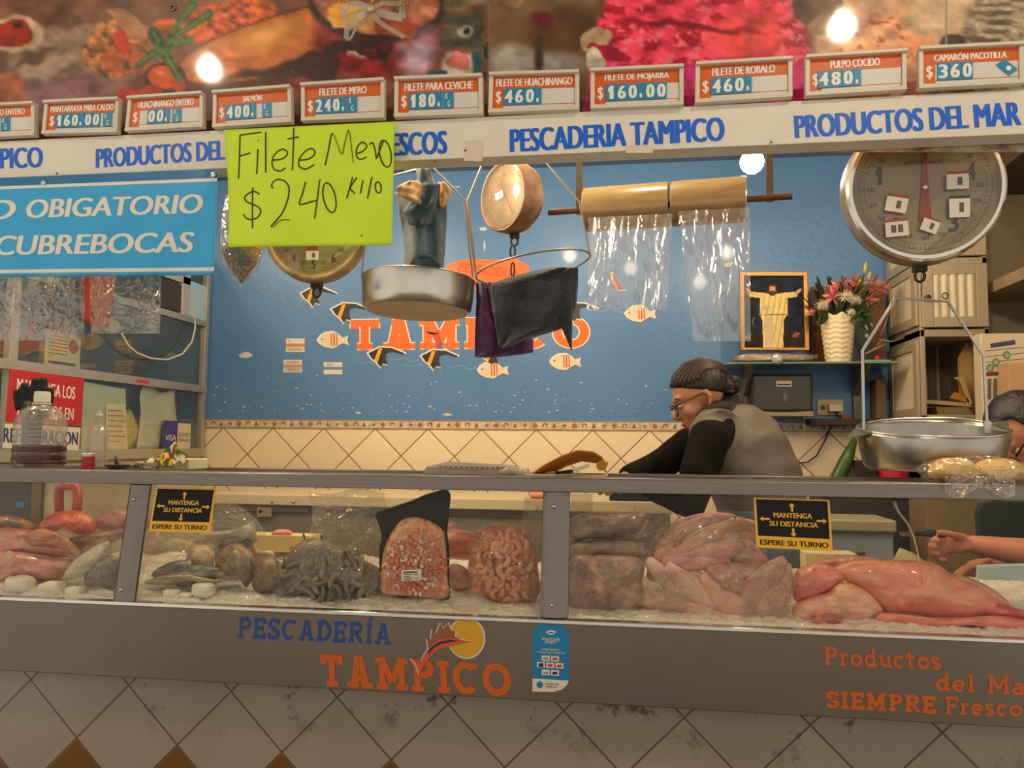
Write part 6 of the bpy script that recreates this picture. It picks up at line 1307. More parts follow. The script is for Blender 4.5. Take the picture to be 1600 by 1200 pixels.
YCt = 3.3; a, b = W(1536, 650, YCt), W(1640, 520, YCt); zbt_ = W(1560, 720, YCt).z
mb = MB(); mb.box((a.x, YCt, zbt_), (b.x, YCt+.07, b.z)); mb.build('box', M('carton_cream', (206, 188, 158), rough=.55), ctn, bevel=.004)
def CT(px, py, d=.001): return W(px, py, YCt-d)
mb = MB(); poly(mb, [(1547, 537), (1586, 531), (1587, 538), (1548, 544)], CT, 0); mb.build('label_bar', M('carton_navy', (70, 66, 84)), ctn)
mb = MB(); poly(mb, [(1540, 582), (1575, 579), (1575, 585), (1541, 588)], CT, 0); mb.build('label_bar', M('carton_maroon', (120, 40, 44)), ctn)
for px, py in [(1573, 555), (1556, 566), (1547, 575)]: mb = MB(); poly(mb, ell(px, py, 6, 6.5, 20), CT, .0004); c_ = mb.build('green_circle', M('carton_green', (94, 130, 96)), ctn); mb = MB(); poly(mb, ell(px, py, 3.6, 4, 16), CT, .0008); mb.build('circle_core', M('carton_core', (150, 164, 140)), c_)
mb = MB()
for k in range(3): poly(mb, [(1538, 548+9*k), (1600, 542+9*k), (1600, 543+9*k), (1538, 549+9*k)], CT, 0)
for k in range(4): poly(mb, [(1543+9*k, 592), (1549+9*k, 591), (1549+9*k, 624), (1543+9*k, 624)], CT, 0)
mb.build('printed_lines', M('stamp_grey'), ctn)
boxthing('kraft_carton', 'plain tan box in front of the carton with green circles', 'box', (W(1577, 600, 3.2).x, 3.2, 1.2), (W(1640, 600, 3.2).x, 3.29, W(1590, 566, 3.2).z), M('kraft_tan', (186, 150, 104), rough=.5))
boxthing('spice_carton', 'tall cream box with dark print at the right picture edge', 'box', (XS_+.02, 2.55, z_a+.05), (XS_+.25, 2.95, z_a+.25), M('carton_cream'))
# standing goods low at the right, behind the pan
mb = MB(); p_ = [W(x, y, 3.64) for x, y in [(1336, 685), (1322, 720), (1308, 750), (1301, 771)]]; mb.tube(p_, [.012, .030, .034, .036], 14); tag(mb.build('green_bottle', M('bottle_green', (58, 88, 34), rough=.3), smooth=1), 'slanted dark green bottle between the lady and the scoop pan', 'bottle')
zbk_ = W(1400, 774, 3.56).z
boxthing('dark_bin', 'very dark box behind the rail below the scoop pan', 'box', (W(1336, 740, 3.6).x, 3.6, zbk_), (W(1370, 740, 3.6).x, 3.75, W(1350, 720, 3.6).z), M('bin_dark', (40, 28, 24), rough=.5))
mb = MB(); c = W(1394, 770, 3.65); mb.lathe([(.06, 0), (.068, .03), (.068, .14), (.05, .17), (.02, .18)], (c.x, 3.65, zbk_), 28, None); tag(mb.build('red_container', M('red_plastic', (186, 20, 44), rough=.3), smooth=40), 'glossy crimson plastic container behind the scoop pan', 'container')
# ================================================================== people behind the case
skin = M('skin', (196, 134, 96), rough=.5, var=.18, vs=20, sss=.12, ssr=.01, col2=(170, 104, 74))
hairm = M('dark_hair', (46, 30, 22), rough=.45, var=.5, vs=60, col2=(24, 16, 12), bump=.5, bs=90, stretch=(1, 1, .3))
def head_parts(c, f, side, skin_mb, up_hint=(0, 0, 1)):
    f = Vector(f).normalized(); s = Vector(side); s = (s-f*s.dot(f)).normalized(); u = s.cross(f)
    if u.dot(Vector(up_hint)) < 0: u = -u
    c = Vector(c); rot = Matrix((f, s, u)).transposed()
    def L(x, y, z): return c+f*x+s*y+u*z
    b = lambda p, r, amp=0: skin_mb.blob(L(*p), r, 24, amp, rot=rot)
    b((-.012, 0, .03), (.094, .074, .084)); b((.030, 0, -.030), (.060, .058, .085)); b((.040, 0, -.080), (.043, .048, .034)); b((.064, 0, -.100), (.022, .026, .018))
    b((.072, 0, .028), (.022, .050, .012)); b((.052, .040, -.028), (.026, .020, .022)); b((.052, -.040, -.028), (.026, .020, .022))
    skin_mb.tube([L(.082, 0, .016), L(.096, 0, -.006), L(.108, 0, -.028), L(.098, 0, -.038)], [.008, .010, .013, .009], 12)
    b((.090, .012, -.034), (.011, .008, .008)); b((.090, -.012, -.034), (.011, .008, .008)); b((.084, 0, -.060), (.013, .024, .0065)); b((.082, 0, -.074), (.012, .021, .0075))
    for k in (1, -1):
        skin_mb.tube([L(-.004, k*.070, .012), L(-.018, k*.078, .010), L(-.024, k*.080, -.010), L(-.012, k*.075, -.032), L(0, k*.070, -.036)], [.006, .008, .008, .007, .005], 10)
    return L, rot, f, s, u
def hand(mb, wrist, palm_end, spread, fingers, thumb):
    """palm from wrist to palm_end, five separate fingers as point chains"""
    wrist, palm_end, spread = Vector(wrist), Vector(palm_end), Vector(spread).normalized()
    for k in (-1.2, -.4, .4, 1.2): mb.tube([wrist+spread*k*.008, wrist.lerp(palm_end, .55)+spread*k*.016, palm_end+spread*k*.019], [.014, .014, .011], 10)
    for k, ch in fingers: mb.tube([palm_end+spread*k*.019]+[Vector(p) for p in ch], [.0105, .0098, .0092, .0075][:len(ch)+1], 10)
    mb.tube([wrist.lerp(palm_end, .25)-spread*.02]+[Vector(p) for p in thumb], [.013, .011, .010, .008][:len(thumb)+1], 10)
# ---- lady bending over the counter
Y1 = 2.90
def P1(px, py, dy=0): return W(px, py, Y1+dy)
lady = thing('person', 'woman in grey vest and glasses, hair in a bun, bending over the counter', 'person', (P1(1190, 700).x, Y1, 0))
sk = MB()
L, rot, f_, s_, u_ = head_parts(P1(1093, 622), (-.88, -.06, -.42), (0, -1, 0), sk)
sk.tube([L(-.035, 0, -.07), P1(1118, 662), P1(1135, 690)], [.052, .056, .075], 16)
hipx = P1(1196, 850); 
sk.tube([P1(1120, 670), P1(1150, 700), P1(1176, 750), P1(1190, 810), hipx], [.10, .135, .14, .135, .14], 20)
eb_n = P1(1077, 786, -.20); wr_n = Vector((P1(1000, 752, -.30).x, Y1-.34, 1.30)); sh_n = P1(1108, 682, -.17)
sh_f = P1(1105, 676, .17); eb_f = P1(1040, 722, .10); wr_f = P1(978, 744, -.06)
sk.tube([P1(1128, 680, -.1), sh_n, sh_n.lerp(eb_n, .5), eb_n, eb_n.lerp(wr_n, .5), wr_n], [.06, .05, .044, .038, .034, .025], 14)
sk.tube([P1(1128, 680, .1), sh_f, sh_f.lerp(eb_f, .5), eb_f, eb_f.lerp(wr_f, .5), wr_f], [.06, .05, .044, .038, .034, .025], 14)
for w_, e_, sg in ((wr_n, eb_n, 1), (wr_f, eb_f, -1)):
    d = (w_-e_).normalized(); d = Vector((d.x, d.y, min(d.z, -.05))).normalized(); sp = Vector((0, 1, 0)); pe = w_+d*.075
    fg = []
    for k, l in ((-1.2, .9), (-.4, 1.08), (.4, 1.0), (1.2, .78)):
        a0 = pe+sp*k*.019; fg.append((k, [a0+d*.030*l+Vector((0, 0, -.004)), a0+d*.050*l+Vector((0, 0, -.016)), a0+d*.060*l+Vector((0, 0, -.030))]))
    hand(sk, w_, pe, sp, fg, [w_+d*.045-sp*.040*sg+Vector((0, 0, -.008)), w_+d*.072-sp*.036*sg+Vector((0, 0, -.018)), w_+d*.090-sp*.026*sg+Vector((0, 0, -.026))])
for k in (-.085, .085):
    sk.tube([hipx+Vector((0, k, .02)), hipx+Vector((-.01, k, -.45)), hipx+Vector((.02, k, -.93)), hipx+Vector((.02, k, -hipx.z+.04))], [.10, .06, .045, .04], 14)
    sk.tube([hipx+Vector((.04, k, -hipx.z+.04)), hipx+Vector((-.16, k, -hipx.z+.03))], [.04, .03], 12)
remesh(sk, .0065, 3).build('body', skin, lady, smooth=1)
# eye, brow
for k in (1, -1):
    mb = MB(); mb.blob(L(.076, k*.030, .003), (.0115, .012, .0075), 14, rot=rot); e_ = mb.build('eye', M('eye_white', (210, 196, 180), rough=.2), lady, smooth=1)
    mb = MB(); mb.blob(L(.0865, k*.030, .001), (.003, .005, .005), 12, rot=rot); mb.build('iris', M('iris_dark', (36, 22, 16), rough=.2), e_, smooth=1)
    mb = MB(); mb.tube([L(.082, k*.014, .026), L(.084, k*.032, .031), L(.074, k*.050, .027)], [.003, .004, .002], 8); mb.build('eyebrow', hairm, lady, smooth=1)
mb = MB(); mb.blob(L(.0945, 0, -.0605), (.006, .020, .005), 12, rot=rot); mb.blob(L(.092, 0, -.073), (.0065, .017, .006), 12, rot=rot); mb.build('lips', M('lips', (160, 84, 70), rough=.4), lady, smooth=1)
# hair drawn back in rows to a bun
hb_ = MB()
def hfn(p):
    zm = -.030+p.x*.62 if p.x > 0 else max(-.072, -.030+p.x*.55)
    if p.z < zm:
        p.z = zm; r = math.hypot(p.x/.104, p.y/.082); rm = math.sqrt(max(0, 1-(zm/.09)**2))*.97
        if r > rm: p.x *= rm/r; p.y *= rm/r
    return p
hb_.blob(L(-.022, 0, .042), (.104, .082, .090), 40, .03, 4, 3, rot, fn=hfn)
bun = L(-.112, -.0, -.004); hb_.blob(bun, (.042, .042, .036), 24, .16, 4, 5)
hb = remesh(hb_, .006, 2); hr = hb.build('hair', hairm, lady, smooth=1)
for k in range(17):
    ph = (k-8)/8*1.45; el_ = .40-.26*abs(ph)/1.45; P = []
    d0 = Vector((math.cos(ph)*math.cos(el_), math.sin(ph)*math.cos(el_), math.sin(el_))); d2 = Vector((-.93, .05*math.sin(ph), -.30)); d1 = Vector((-.05, .62*math.sin(ph), .95-.35*abs(math.sin(ph))))
    for j in range(12):
        t_ = j/11*.93; d_ = (d0*(1-t_)**2+d1*2*t_*(1-t_)*1.2+d2*t_**2).normalized()
        P.append(L(-.022+.101*d_.x, .080*d_.y, .042+.088*d_.z))
    mb = MB(); mb.tube(P, [.0075+.0022*math.sin(j*2.6+k) for j in range(12)], 8); mb.build('braid_row', M('braid_brown', (58, 38, 26), rough=.45, var=.6, vs=70, col2=(26, 16, 11)), hr, smooth=1)
mb = MB(); 
for k in range(5): mb.tube([bun+Vector((.022*math.cos(a+k)*1.2, .034*math.sin(a*1.0+k*.7), .024*math.sin(a+k*1.9))) for a in [i*.55 for i in range(12)]], .010, 8)
mb.build('bun_coil', hairm, hr, smooth=1)
# glasses
gm = M('tortoise_frame', (44, 32, 28), rough=.25, var=.6, vs=90, col2=(110, 80, 60))
mb = MB()
for k in (1, -1):
    mb.tube([L(.108-.012*abs(math.cos(a)), k*.033+.026*math.copysign(abs(math.cos(a))**.7, math.cos(a)), -.004+.021*math.copysign(abs(math.sin(a))**.75, math.sin(a))) for a in [i*math.pi/12 for i in range(24)]], .0028, 6, closed=True)
    mb.tube([L(.098, k*.060, .008), L(.05, k*.073, .010), L(-.005, k*.079, .010), L(-.02, k*.079, -.004)], [.0034, .003, .0028, .0024], 6)
mb.tube([L(.109, .008, .004), L(.112, 0, .007), L(.109, -.008, .004)], .0024, 6)
gsn = mb.build('glasses', gm, lady, smooth=1)
mb = MB()
for k in (1, -1): P = [L(.106, k*.033+.024*math.cos(a), -.004+.019*math.sin(a)) for a in [i*math.pi/8 for i in range(16)]]; mb.add(P, [tuple(range(16))])
mb.build('lens', film('lens_glass', tint=(236, 242, 246), fac=.12, rough=.03, bump=0), gsn)
# clothes
swm = M('black_brown_sweater', (27, 23, 20), rough=.9, var=.3, vs=40, bump=.35, bs=160, spec=.2)
sw_ = MB()
sw_.tube([P1(1122, 676), P1(1152, 702), P1(1178, 750), P1(1192, 800)], [.11, .135, .138, .13], 20)
sw_.tube([P1(1126, 676, -.08), P1(1110, 684, -.165), sh_n.lerp(eb_n, .5), eb_n+Vector((.0, 0, -.005)), eb_n.lerp(wr_n, .5), wr_n], [.075, .072, .064, .060, .048, .036], 16)
sw_.tube([P1(1126, 674, .08), P1(1106, 676, .15), sh_f.lerp(eb_f, .5), eb_f, eb_f.lerp(wr_f, .5), wr_f], [.075, .070, .064, .058, .046, .036], 16)
sm_ = remesh(sw_, .008, 4); sm_.v = [tuple(Vector(v)+Vector(mnoise.noise_vector(Vector(v)*13))*.007) for v in sm_.v]; sm_.build('sweater', swm, lady, smooth=1)
vm = M('grey_vest', (120, 110, 98), rough=.75, var=.25, vs=6, bump=.3, bs=26)
vb = MB()
vb.tube([P1(1116, 664), P1(1128, 676), P1(1152, 704), P1(1178, 744), P1(1188, 780), P1(1194, 800)], [.115, .148, .172, .160, .152, .150], 26)
vb.tube([P1(1112, 668, -.09), P1(1124, 676, -.13)], [.070, .085], 16); vb.tube([P1(1112, 668, .09), P1(1124, 676, .13)], [.070, .085], 16)
vb.tube([P1(1112, 668, -.05), P1(1112, 678, -.12), P1(1114, 686, -.175)], [.07, .074, .062], 18)
vv_ = remesh(vb, .008, 4)
vv_.v = [tuple(Vector(v)+Vector(mnoise.noise_vector(Vector((v[0]*7, v[1]*7, v[2]*16))))*.010) for v in vv_.v]
vest = vv_.build('vest', vm, lady, smooth=1)
cm = MB(); ringc = L(-.045, 0, -.088); axn = (ringc-P1(1122, 664)).normalized()
cm.lathe([(.062, -.055), (.074, -.03), (.074, 0), (.070, .026), (.060, .032), (.056, .02), (.056, -.05)], ringc+Vector((.012, 0, .0)), 32, axn, sx=1.05, sy=1.1, caps=False)
cm.v = [tuple(Vector(v)+Vector(mnoise.noise_vector(Vector(v)*16))*.012) for v in cm.v]; cm.build('collar', M('dark_collar', (56, 48, 42), rough=.85, bump=.3, bs=60), vest, smooth=1)
hd = MB(); hd.tube([P1(1108, 634, .03), P1(1130, 634, .02), P1(1152, 634, .0), P1(1172, 640, -.03)], [.020, .034, .036, .012], 14); hd.tube([P1(1090, 652, -.075), P1(1108, 640, -.07), P1(1130, 636, -.05), P1(1155, 636, -.03)], [.012, .018, .022, .02], 12)
hd.v = [tuple(Vector(v)+Vector(mnoise.noise_vector(Vector(v)*18))*.010) for v in hd.v]; hd.build('hood', M('dark_collar'), vest, smooth=1)
jm = M('pale_denim', (112, 130, 152), rough=.85, var=.3, vs=18, bump=.2, bs=120)
jb = MB(); jb.tube([P1(1193, 790), P1(1196, 830), hipx], [.158, .165, .165], 22)
for k in (-.085, .085): jb.tube([hipx+Vector((0, k, .02)), hipx+Vector((-.01, k, -.45)), hipx+Vector((.02, k, -.95))], [.115, .085, .075], 16)
remesh(jb, .011, 4).build('jeans', jm, lady, smooth=1)
for k in (-.085, .085): mb = MB(); mb.tube([hipx+Vector((.07, k, -hipx.z+.045)), hipx+Vector((-.05, k, -hipx.z+.05)), hipx+Vector((-.19, k, -hipx.z+.035))], [.045, .05, .035], 14); mb.build('shoe', M('sign_black'), lady, smooth=1)

# ---- person at the right picture edge, head bowed over the work
Y2 = 2.72
def P2(px, py, dy=0): return W(px, py, Y2+dy)
per = thing('person', 'person with black hair and glasses cut by the right edge, holding a knife', 'person', (P2(1690, 800).x, Y2, 0))
sk = MB()
L, rot, f_, s_, u_ = head_parts(P2(1603, 676), (-.52, -.10, -.80), (-.1, -1, 0), sk, up_hint=(-1, 0, .6))
sk.tube([L(-.05, 0, -.06), P2(1672, 706), P2(1695, 740)], [.055, .062, .085], 16)
hip2 = P2(1710, 900); sk.tube([P2(1690, 735), P2(1705, 790), P2(1710, 850), hip2], [.12, .15, .14, .14], 20)
el2, wr2 = P2(1650, 872, -.10), P2(1516, 850, -.06)
sk.tube([P2(1690, 750, -.12), P2(1690, 790, -.17), el2, el2.lerp(wr2, .35), el2.lerp(wr2, .75), wr2], [.065, .058, .046, .044, .034, .027], 16)
pe2 = P2(1478, 848, -.05); dn = Vector((0, 0, 1)); fw = (pe2-wr2).normalized()
fg = []
for i, (px, py, dx) in enumerate([(1462, 841, 0), (1456, 851, 2), (1458, 862, 4), (1466, 872, 7)]):
    fg.append(((-1.2, -.4, .4, 1.2)[i], [P2(px, py, -.075), P2(px-6+dx, py+3, -.100), P2(px+8+dx, py+4, -.112), P2(px+22+dx*.5, py+2, -.104)]))
hand(sk, wr2, pe2, Vector((0, -.25, -1)), [(k, ch[:3]) for k, ch in fg], [P2(1490, 836, -.09), P2(1474, 832, -.10), P2(1462, 832, -.10)])
wr3 = P2(1560, 880, .02); sk.tube([P2(1720, 800, .16), P2(1700, 880, .16), P2(1640, 900, .10), wr3], [.06, .048, .040, .028], 14)
pe3 = P2(1522, 884, .0); hand(sk, wr3, pe3, Vector((0, -1, -.2)), [(k, [pe3+Vector((-.03*l, k*.02, -.012)), pe3+Vector((-.05*l, k*.02, -.028)), pe3+Vector((-.055*l, k*.018, -.044))]) for k, l in ((-1.2, .9), (-.4, 1.05), (.4, 1), (1.2, .8))], [wr3+Vector((-.04, -.03, .01)), wr3+Vector((-.065, -.035, 0)), wr3+Vector((-.08, -.03, -.01))])
for k in (-.09, .09): sk.tube([hip2+Vector((0, k, 0)), hip2+Vector((0, k, -.45)), hip2+Vector((.0, k, -hip2.z+.05))], [.10, .065, .045], 14)
remesh(sk, .0062, 3).build('body', M('skin_ruddy', (198, 128, 98), rough=.5, var=.2, vs=18, col2=(176, 100, 78), sss=.1), per, smooth=1)
h2 = MB()
def hfn2(p):
    if p.x > .03 and p.z < .045: p.x = .03-(p.x-.03)*.2
    if p.z < -.02 and p.x > -.05: p.z = -.02
    return p
h2.blob(L(-.018, 0, .040), (.103, .084, .092), 40, .03, 4, 9, rot, fn=hfn2)
remesh(h2, .006, 2).build('hair', M('black_hair', (24, 22, 24), rough=.4, var=.5, vs=70, col2=(44, 40, 42), bump=.5, bs=120, stretch=(1, .3, 1)), per, smooth=1)
mb = MB()
for k in (1, -1):
    mb.tube([L(.108, k*.033+.025*math.cos(a), -.004+.019*math.sin(a)) for a in [i*math.pi/10 for i in range(20)]], .0024, 6, closed=True); mb.tube([L(.104, k*.058, .006), L(.05, k*.074, .010), L(-.02, k*.080, .006)], .0034, 6)
mb.tube([L(.109, .008, .004), L(.112, 0, .006), L(.109, -.008, .004)], .002, 6); mb.build('glasses', M('black_frame', (24, 22, 22), rough=.3), per, smooth=1)
for k in (1, -1):
    mb = MB(); mb.blob(L(.073, k*.030, .003), (.0105, .011, .006), 12, rot=rot); e_ = mb.build('eye', M('eye_white'), per, smooth=1)
    mb = MB(); mb.blob(L(.082, k*.030, .001), (.003, .0045, .0045), 10, rot=rot); mb.build('iris', M('iris_dark'), e_, smooth=1)
sh2 = MB(); sh2.tube([P2(1690, 738), P2(1705, 790), P2(1710, 850), hip2+Vector((0, 0, -.1))], [.135, .17, .165, .165], 20); sh2.tube([P2(1690, 750, -.12), P2(1690, 795, -.18), P2(1668, 840, -.14)], [.08, .075, .066], 14); sh2.tube([P2(1710, 750, .12), P2(1720, 800, .17), P2(1706, 850, .16)], [.08, .075, .066], 14)
remesh(sh2, .009, 4).build('shirt', M('grey_blue_shirt', (138, 150, 160), rough=.8, var=.2, bump=.2, bs=30), per, smooth=1)
tr_ = MB()
for k in (-.09, .09): tr_.tube([hip2+Vector((0, k, 0)), hip2+Vector((0, k, -.45)), hip2+Vector((.0, k, -hip2.z+.06))], [.12, .09, .08], 14)
remesh(tr_, .012, 3).build('trousers', M('dark_trousers', (44, 46, 54), rough=.85), per, smooth=1)
for k in (-.09, .09): mb = MB(); mb.tube([hip2+Vector((.05, k, -hip2.z+.045)), hip2+Vector((-.16, k, -hip2.z+.035))], [.045, .035], 12); mb.build('shoe', M('sign_black'), per, smooth=1)
# knife held in the fist
kn = thing('kitchen_knife', 'black handled knife held in the hand at the right edge', 'knife', P2(1470, 834, -.09))
mb = MB(); mb.tube([P2(1478, 836, -.085), P2(1455, 833, -.09), P2(1438, 832, -.09), P2(1430, 833, -.09)], [.008, .012, .012, .009], 10, flat=(1, .6)); mb.build('handle', M('black_plastic'), kn, smooth=1)
mb = MB(); mb.prism([P2(1432, 829, -.09), P2(1404, 832, -.09), P2(1408, 838, -.09), P2(1432, 839, -.09)], (0, .002, 0)); mb.build('blade', M('blade_dark', (96, 88, 76), rough=.35, metal=.8), kn)

# ---- furniture seen through the case
zbn = W(700, 778, 3.22).z; bx_a, bx_b = W(325, 780, 3.22).x, W(1052, 780, 3.22).x
bn = thing('work_bench', 'steel fronted work bench with cream top behind the case', 'bench', ((bx_a+bx_b)/2, 3.4, 0))
mb = MB(); mb.box((bx_a, 3.22, zbn-.045), (bx_b, 3.62, zbn)); mb.build('worktop', M('bench_cream', (216, 200, 164), rough=.45), bn, bevel=.004)
mb = MB(); mb.box((bx_a+.01, 3.25, .1), (bx_b-.01, 3.60, zbn-.045)); mb.build('front_panel', M('bench_grey', (150, 144, 128), rough=.45, metal=.3, var=.15), bn)
mb = MB(); mb.box((bx_a+.02, 3.235, zbn-.075), (W(480, 780, 3.22).x, 3.25, zbn-.005)); rl = mb.build('channel', M('channel_grey', (132, 124, 106), rough=.45, metal=.5), bn, bevel=.003)
for px in (425, 458): mb = MB(); mb.lathe([(.008, 0), (.006, .005), (.001, .006)], W(px, 784, 3.20), 12, (0, -1, 0)); mb.build('screw', chrome, rl, smooth=1)
sw = MB(); sw.box(W(401, 808, 3.23), W(427, 792, 3.25)); s2 = sw.build('switch_plate', M('channel_pale', (166, 154, 128), rough=.5), bn, bevel=.002)
mb = MB(); mb.lathe([(.008, 0), (.006, .003)], W(407, 799, 3.229), 12, (0, -1, 0)); mb.build('switch_button', M('dark_iron'), s2)
mb = MB(); mb.box((bx_a+.5, 3.238, zbn-.072), (bx_b-.02, 3.25, zbn-.060)); mb.build('painted_shadow_line', M('bay_brown'), bn)  # brown strip stands in for the shadow line below the worktop
boxthing('black_drawer_box', 'long black plastic box on the bench left of the lady', 'box', (W(952, 780, 3.24).x, 3.235, zbn), (W(1018, 780, 3.24).x, 3.4, zbn+.032), M('black_plastic'))
mb = MB(); c = W(1036, 772, 3.3); mb.blob((c.x, 3.3, zbn+.022), (.035, .04, .022), 18, .2, 3, 4); tag(mb.build('red_packet', M('red_white_packet', (200, 60, 50), rough=.4, var=.8, vs=40, col2=(220, 200, 180)), smooth=1), 'small red and white packet on the bench beside the lady', 'packet')
mb = MB(); c = W(843, 770, 3.3); mb.blob((c.x, 3.3, zbn+.014), (.05, .03, .014), 18, .2, 3, 4); tag(mb.build('salmon_scrap', M('salmon_orange', (222, 138, 104), rough=.4), smooth=1), 'small salmon coloured scrap on the bench by the middle post', 'fish')
fr = thing('chest_freezer', 'pale blue grey chest freezer with beige lid behind the right sign', 'freezer', W(1345, 860, 3.3))
a, b = W(1270, 900, 3.28), W(1397, 832, 3.28)
mb = MB(); mb.box((a.x, 3.28, 0), (b.x, 3.5, b.z)); mb.build('tub', M('freezer_blue', (168, 182, 190), rough=.4), fr, bevel=.01)
mb = MB(); mb.box((a.x-.01, 3.26, b.z), (b.x+.005, 3.52, W(1345, 812, 3.26).z)); mb.build('lid', M('freezer_beige', (186, 174, 148), rough=.45), fr, bevel=.008)
mb = MB(); mb.box(W(1338, 868, 3.277), W(1352, 863, 3.279)); mb.build('badge', M('stamp_grey'), fr)
boxthing('dark_cabinet_block', 'dark brown low cabinet right of the chest freezer', 'cabinet', (W(1284, 800, 3.56).x, 3.56, 0), (W(1440, 800, 3.56).x, 3.8, zbk_), M('bin_dark'))
boxthing('tan_crate', 'tan wooden crate behind the hand at the right', 'crate', (W(1448, 800, 3.3).x, 3.3, 0), (W(1530, 800, 3.3).x, 3.5, W(1480, 775, 3.3).z), M('crate_tan', (150, 124, 82), rough=.6, var=.2))
ch = thing('dark_chair', 'dark green plastic chair back behind the person at right', 'chair', W(1575, 800, 3.0))
mb = MB()
P = [(1530, 850), (1527, 800), (1533, 786), (1560, 783), (1640, 783), (1640, 850)]
mb.prism([W(x, y, 2.98) for x, y in P], (0, .03, 0)); mb.build('backrest', M('dark_teal_plastic', (40, 56, 52), rough=.3), ch, bevel=.006)
mb = MB(); zz = W(1560, 850, 2.98).z; a = W(1532, 850, 2.98).x
for x in (a+.01, a+.25): mb = MB(); mb.box((x, 2.98, 0), (x+.03, 3.01, zz)); mb.build('leg', M('dark_teal_plastic'), ch)
bb = MB(); q = [(1524, 960), (1650, 968), (1650, 880), (1530, 884)]; bb.prism([W(x, y, 2.43) for x, y in q], (0, .02, 0)); tag(bb.build('blue_tray', M('pale_blue_plastic', (168, 190, 194), rough=.35), bevel=.004), 'pale blue plastic tray standing inside the case at right', 'tray')
# left end behind the glass: dark fridge door, cream panel
fd = thing('dark_fridge', 'dark glass fridge front behind the left end of the case', 'fridge', W(30, 800, 2.44))
a, b = W(-60, 1000, 2.42), W(58, 757, 2.42)
mb = MB(); mb.box((a.x, 2.40, .99), (b.x, 2.42, rt-.035)); mb.build('door', M('fridge_dark', (64, 58, 48), rough=.2), fd, bevel=.002)
mb = MB(); mb.box((b.x, 2.395, .99), (b.x+.035, 2.425, rt-.035)); mb.build('door_frame', M('fridge_bronze', (120, 104, 78), rough=.4, metal=.4), fd, bevel=.002)
mb = MB(); mb.box(W(24, 793, 2.399), W(38, 784, 2.3995)); mb.build('blue_label', M('label_blue', (70, 130, 170), rough=.4), fd)
mb = MB(); mb.box((b.x+.036, 2.41, .99), (W(245, 800, 2.41).x, 2.43, rt-.035)); mb.box((W(172, 800, 2.41).x, 2.407, .99), (W(173.5, 800, 2.41).x, 2.412, rt-.035)); mb.build('inner_panel', M('cream_panel'), case)
# ================================================================== ice and seafood in the case
icem = M('crushed_ice', (244, 238, 228), rough=.25, var=.25, vs=30, col2=(214, 206, 194), bump=1.0, bs=130, coat=.4)
def icez(x, y):
    b = .998+(y-1.98)*.12
    return b+.010*mnoise.noise((x*14, y*14, 0))+.006*mnoise.noise((x*40, y*40, 3))+.0045*mnoise.noise((x*95, y*95, 7))
mb = MB(); mb.grid(lambda u, v: Vector((x0c+.02+(x1c-x0c-.04)*u, 1.984+.49*v, icez(x0c+(x1c-x0c)*u, 1.984+.49*v) if v > .001 else .984)), 640, 84)
ice = mb.build('crushed_ice', icem, smooth=1); tag(ice, 'bed of crushed ice along the bottom of the display case', 'ice', kind='stuff')
def smooth_poly(P, n=72):
    P = [Vector((p[0], p[1])) for p in P]; N = len(P); Q = []
    for i in range(N):
        p0, p1, p2, p3 = P[i-1], P[i], P[(i+1) % N], P[(i+2) % N]
        for k in range(8): t = k/8; Q.append(.5*((2*p1)+(p2-p0)*t+(2*p0-5*p1+4*p2-p3)*t*t+(3*p1-p0-3*p2+p3)*t**3))
    L_ = [0]
    for i in range(len(Q)): L_.append(L_[-1]+(Q[(i+1) % len(Q)]-Q[i]).length)
    out = []
    for k in range(n):
        s = L_[-1]*k/n; i = max(j for j in range(len(Q)) if L_[j] <= s); f = (s-L_[i])/max(1e-6, L_[i+1]-L_[i]); out.append(Q[i].lerp(Q[(i+1) % len(Q)], f))
    return out
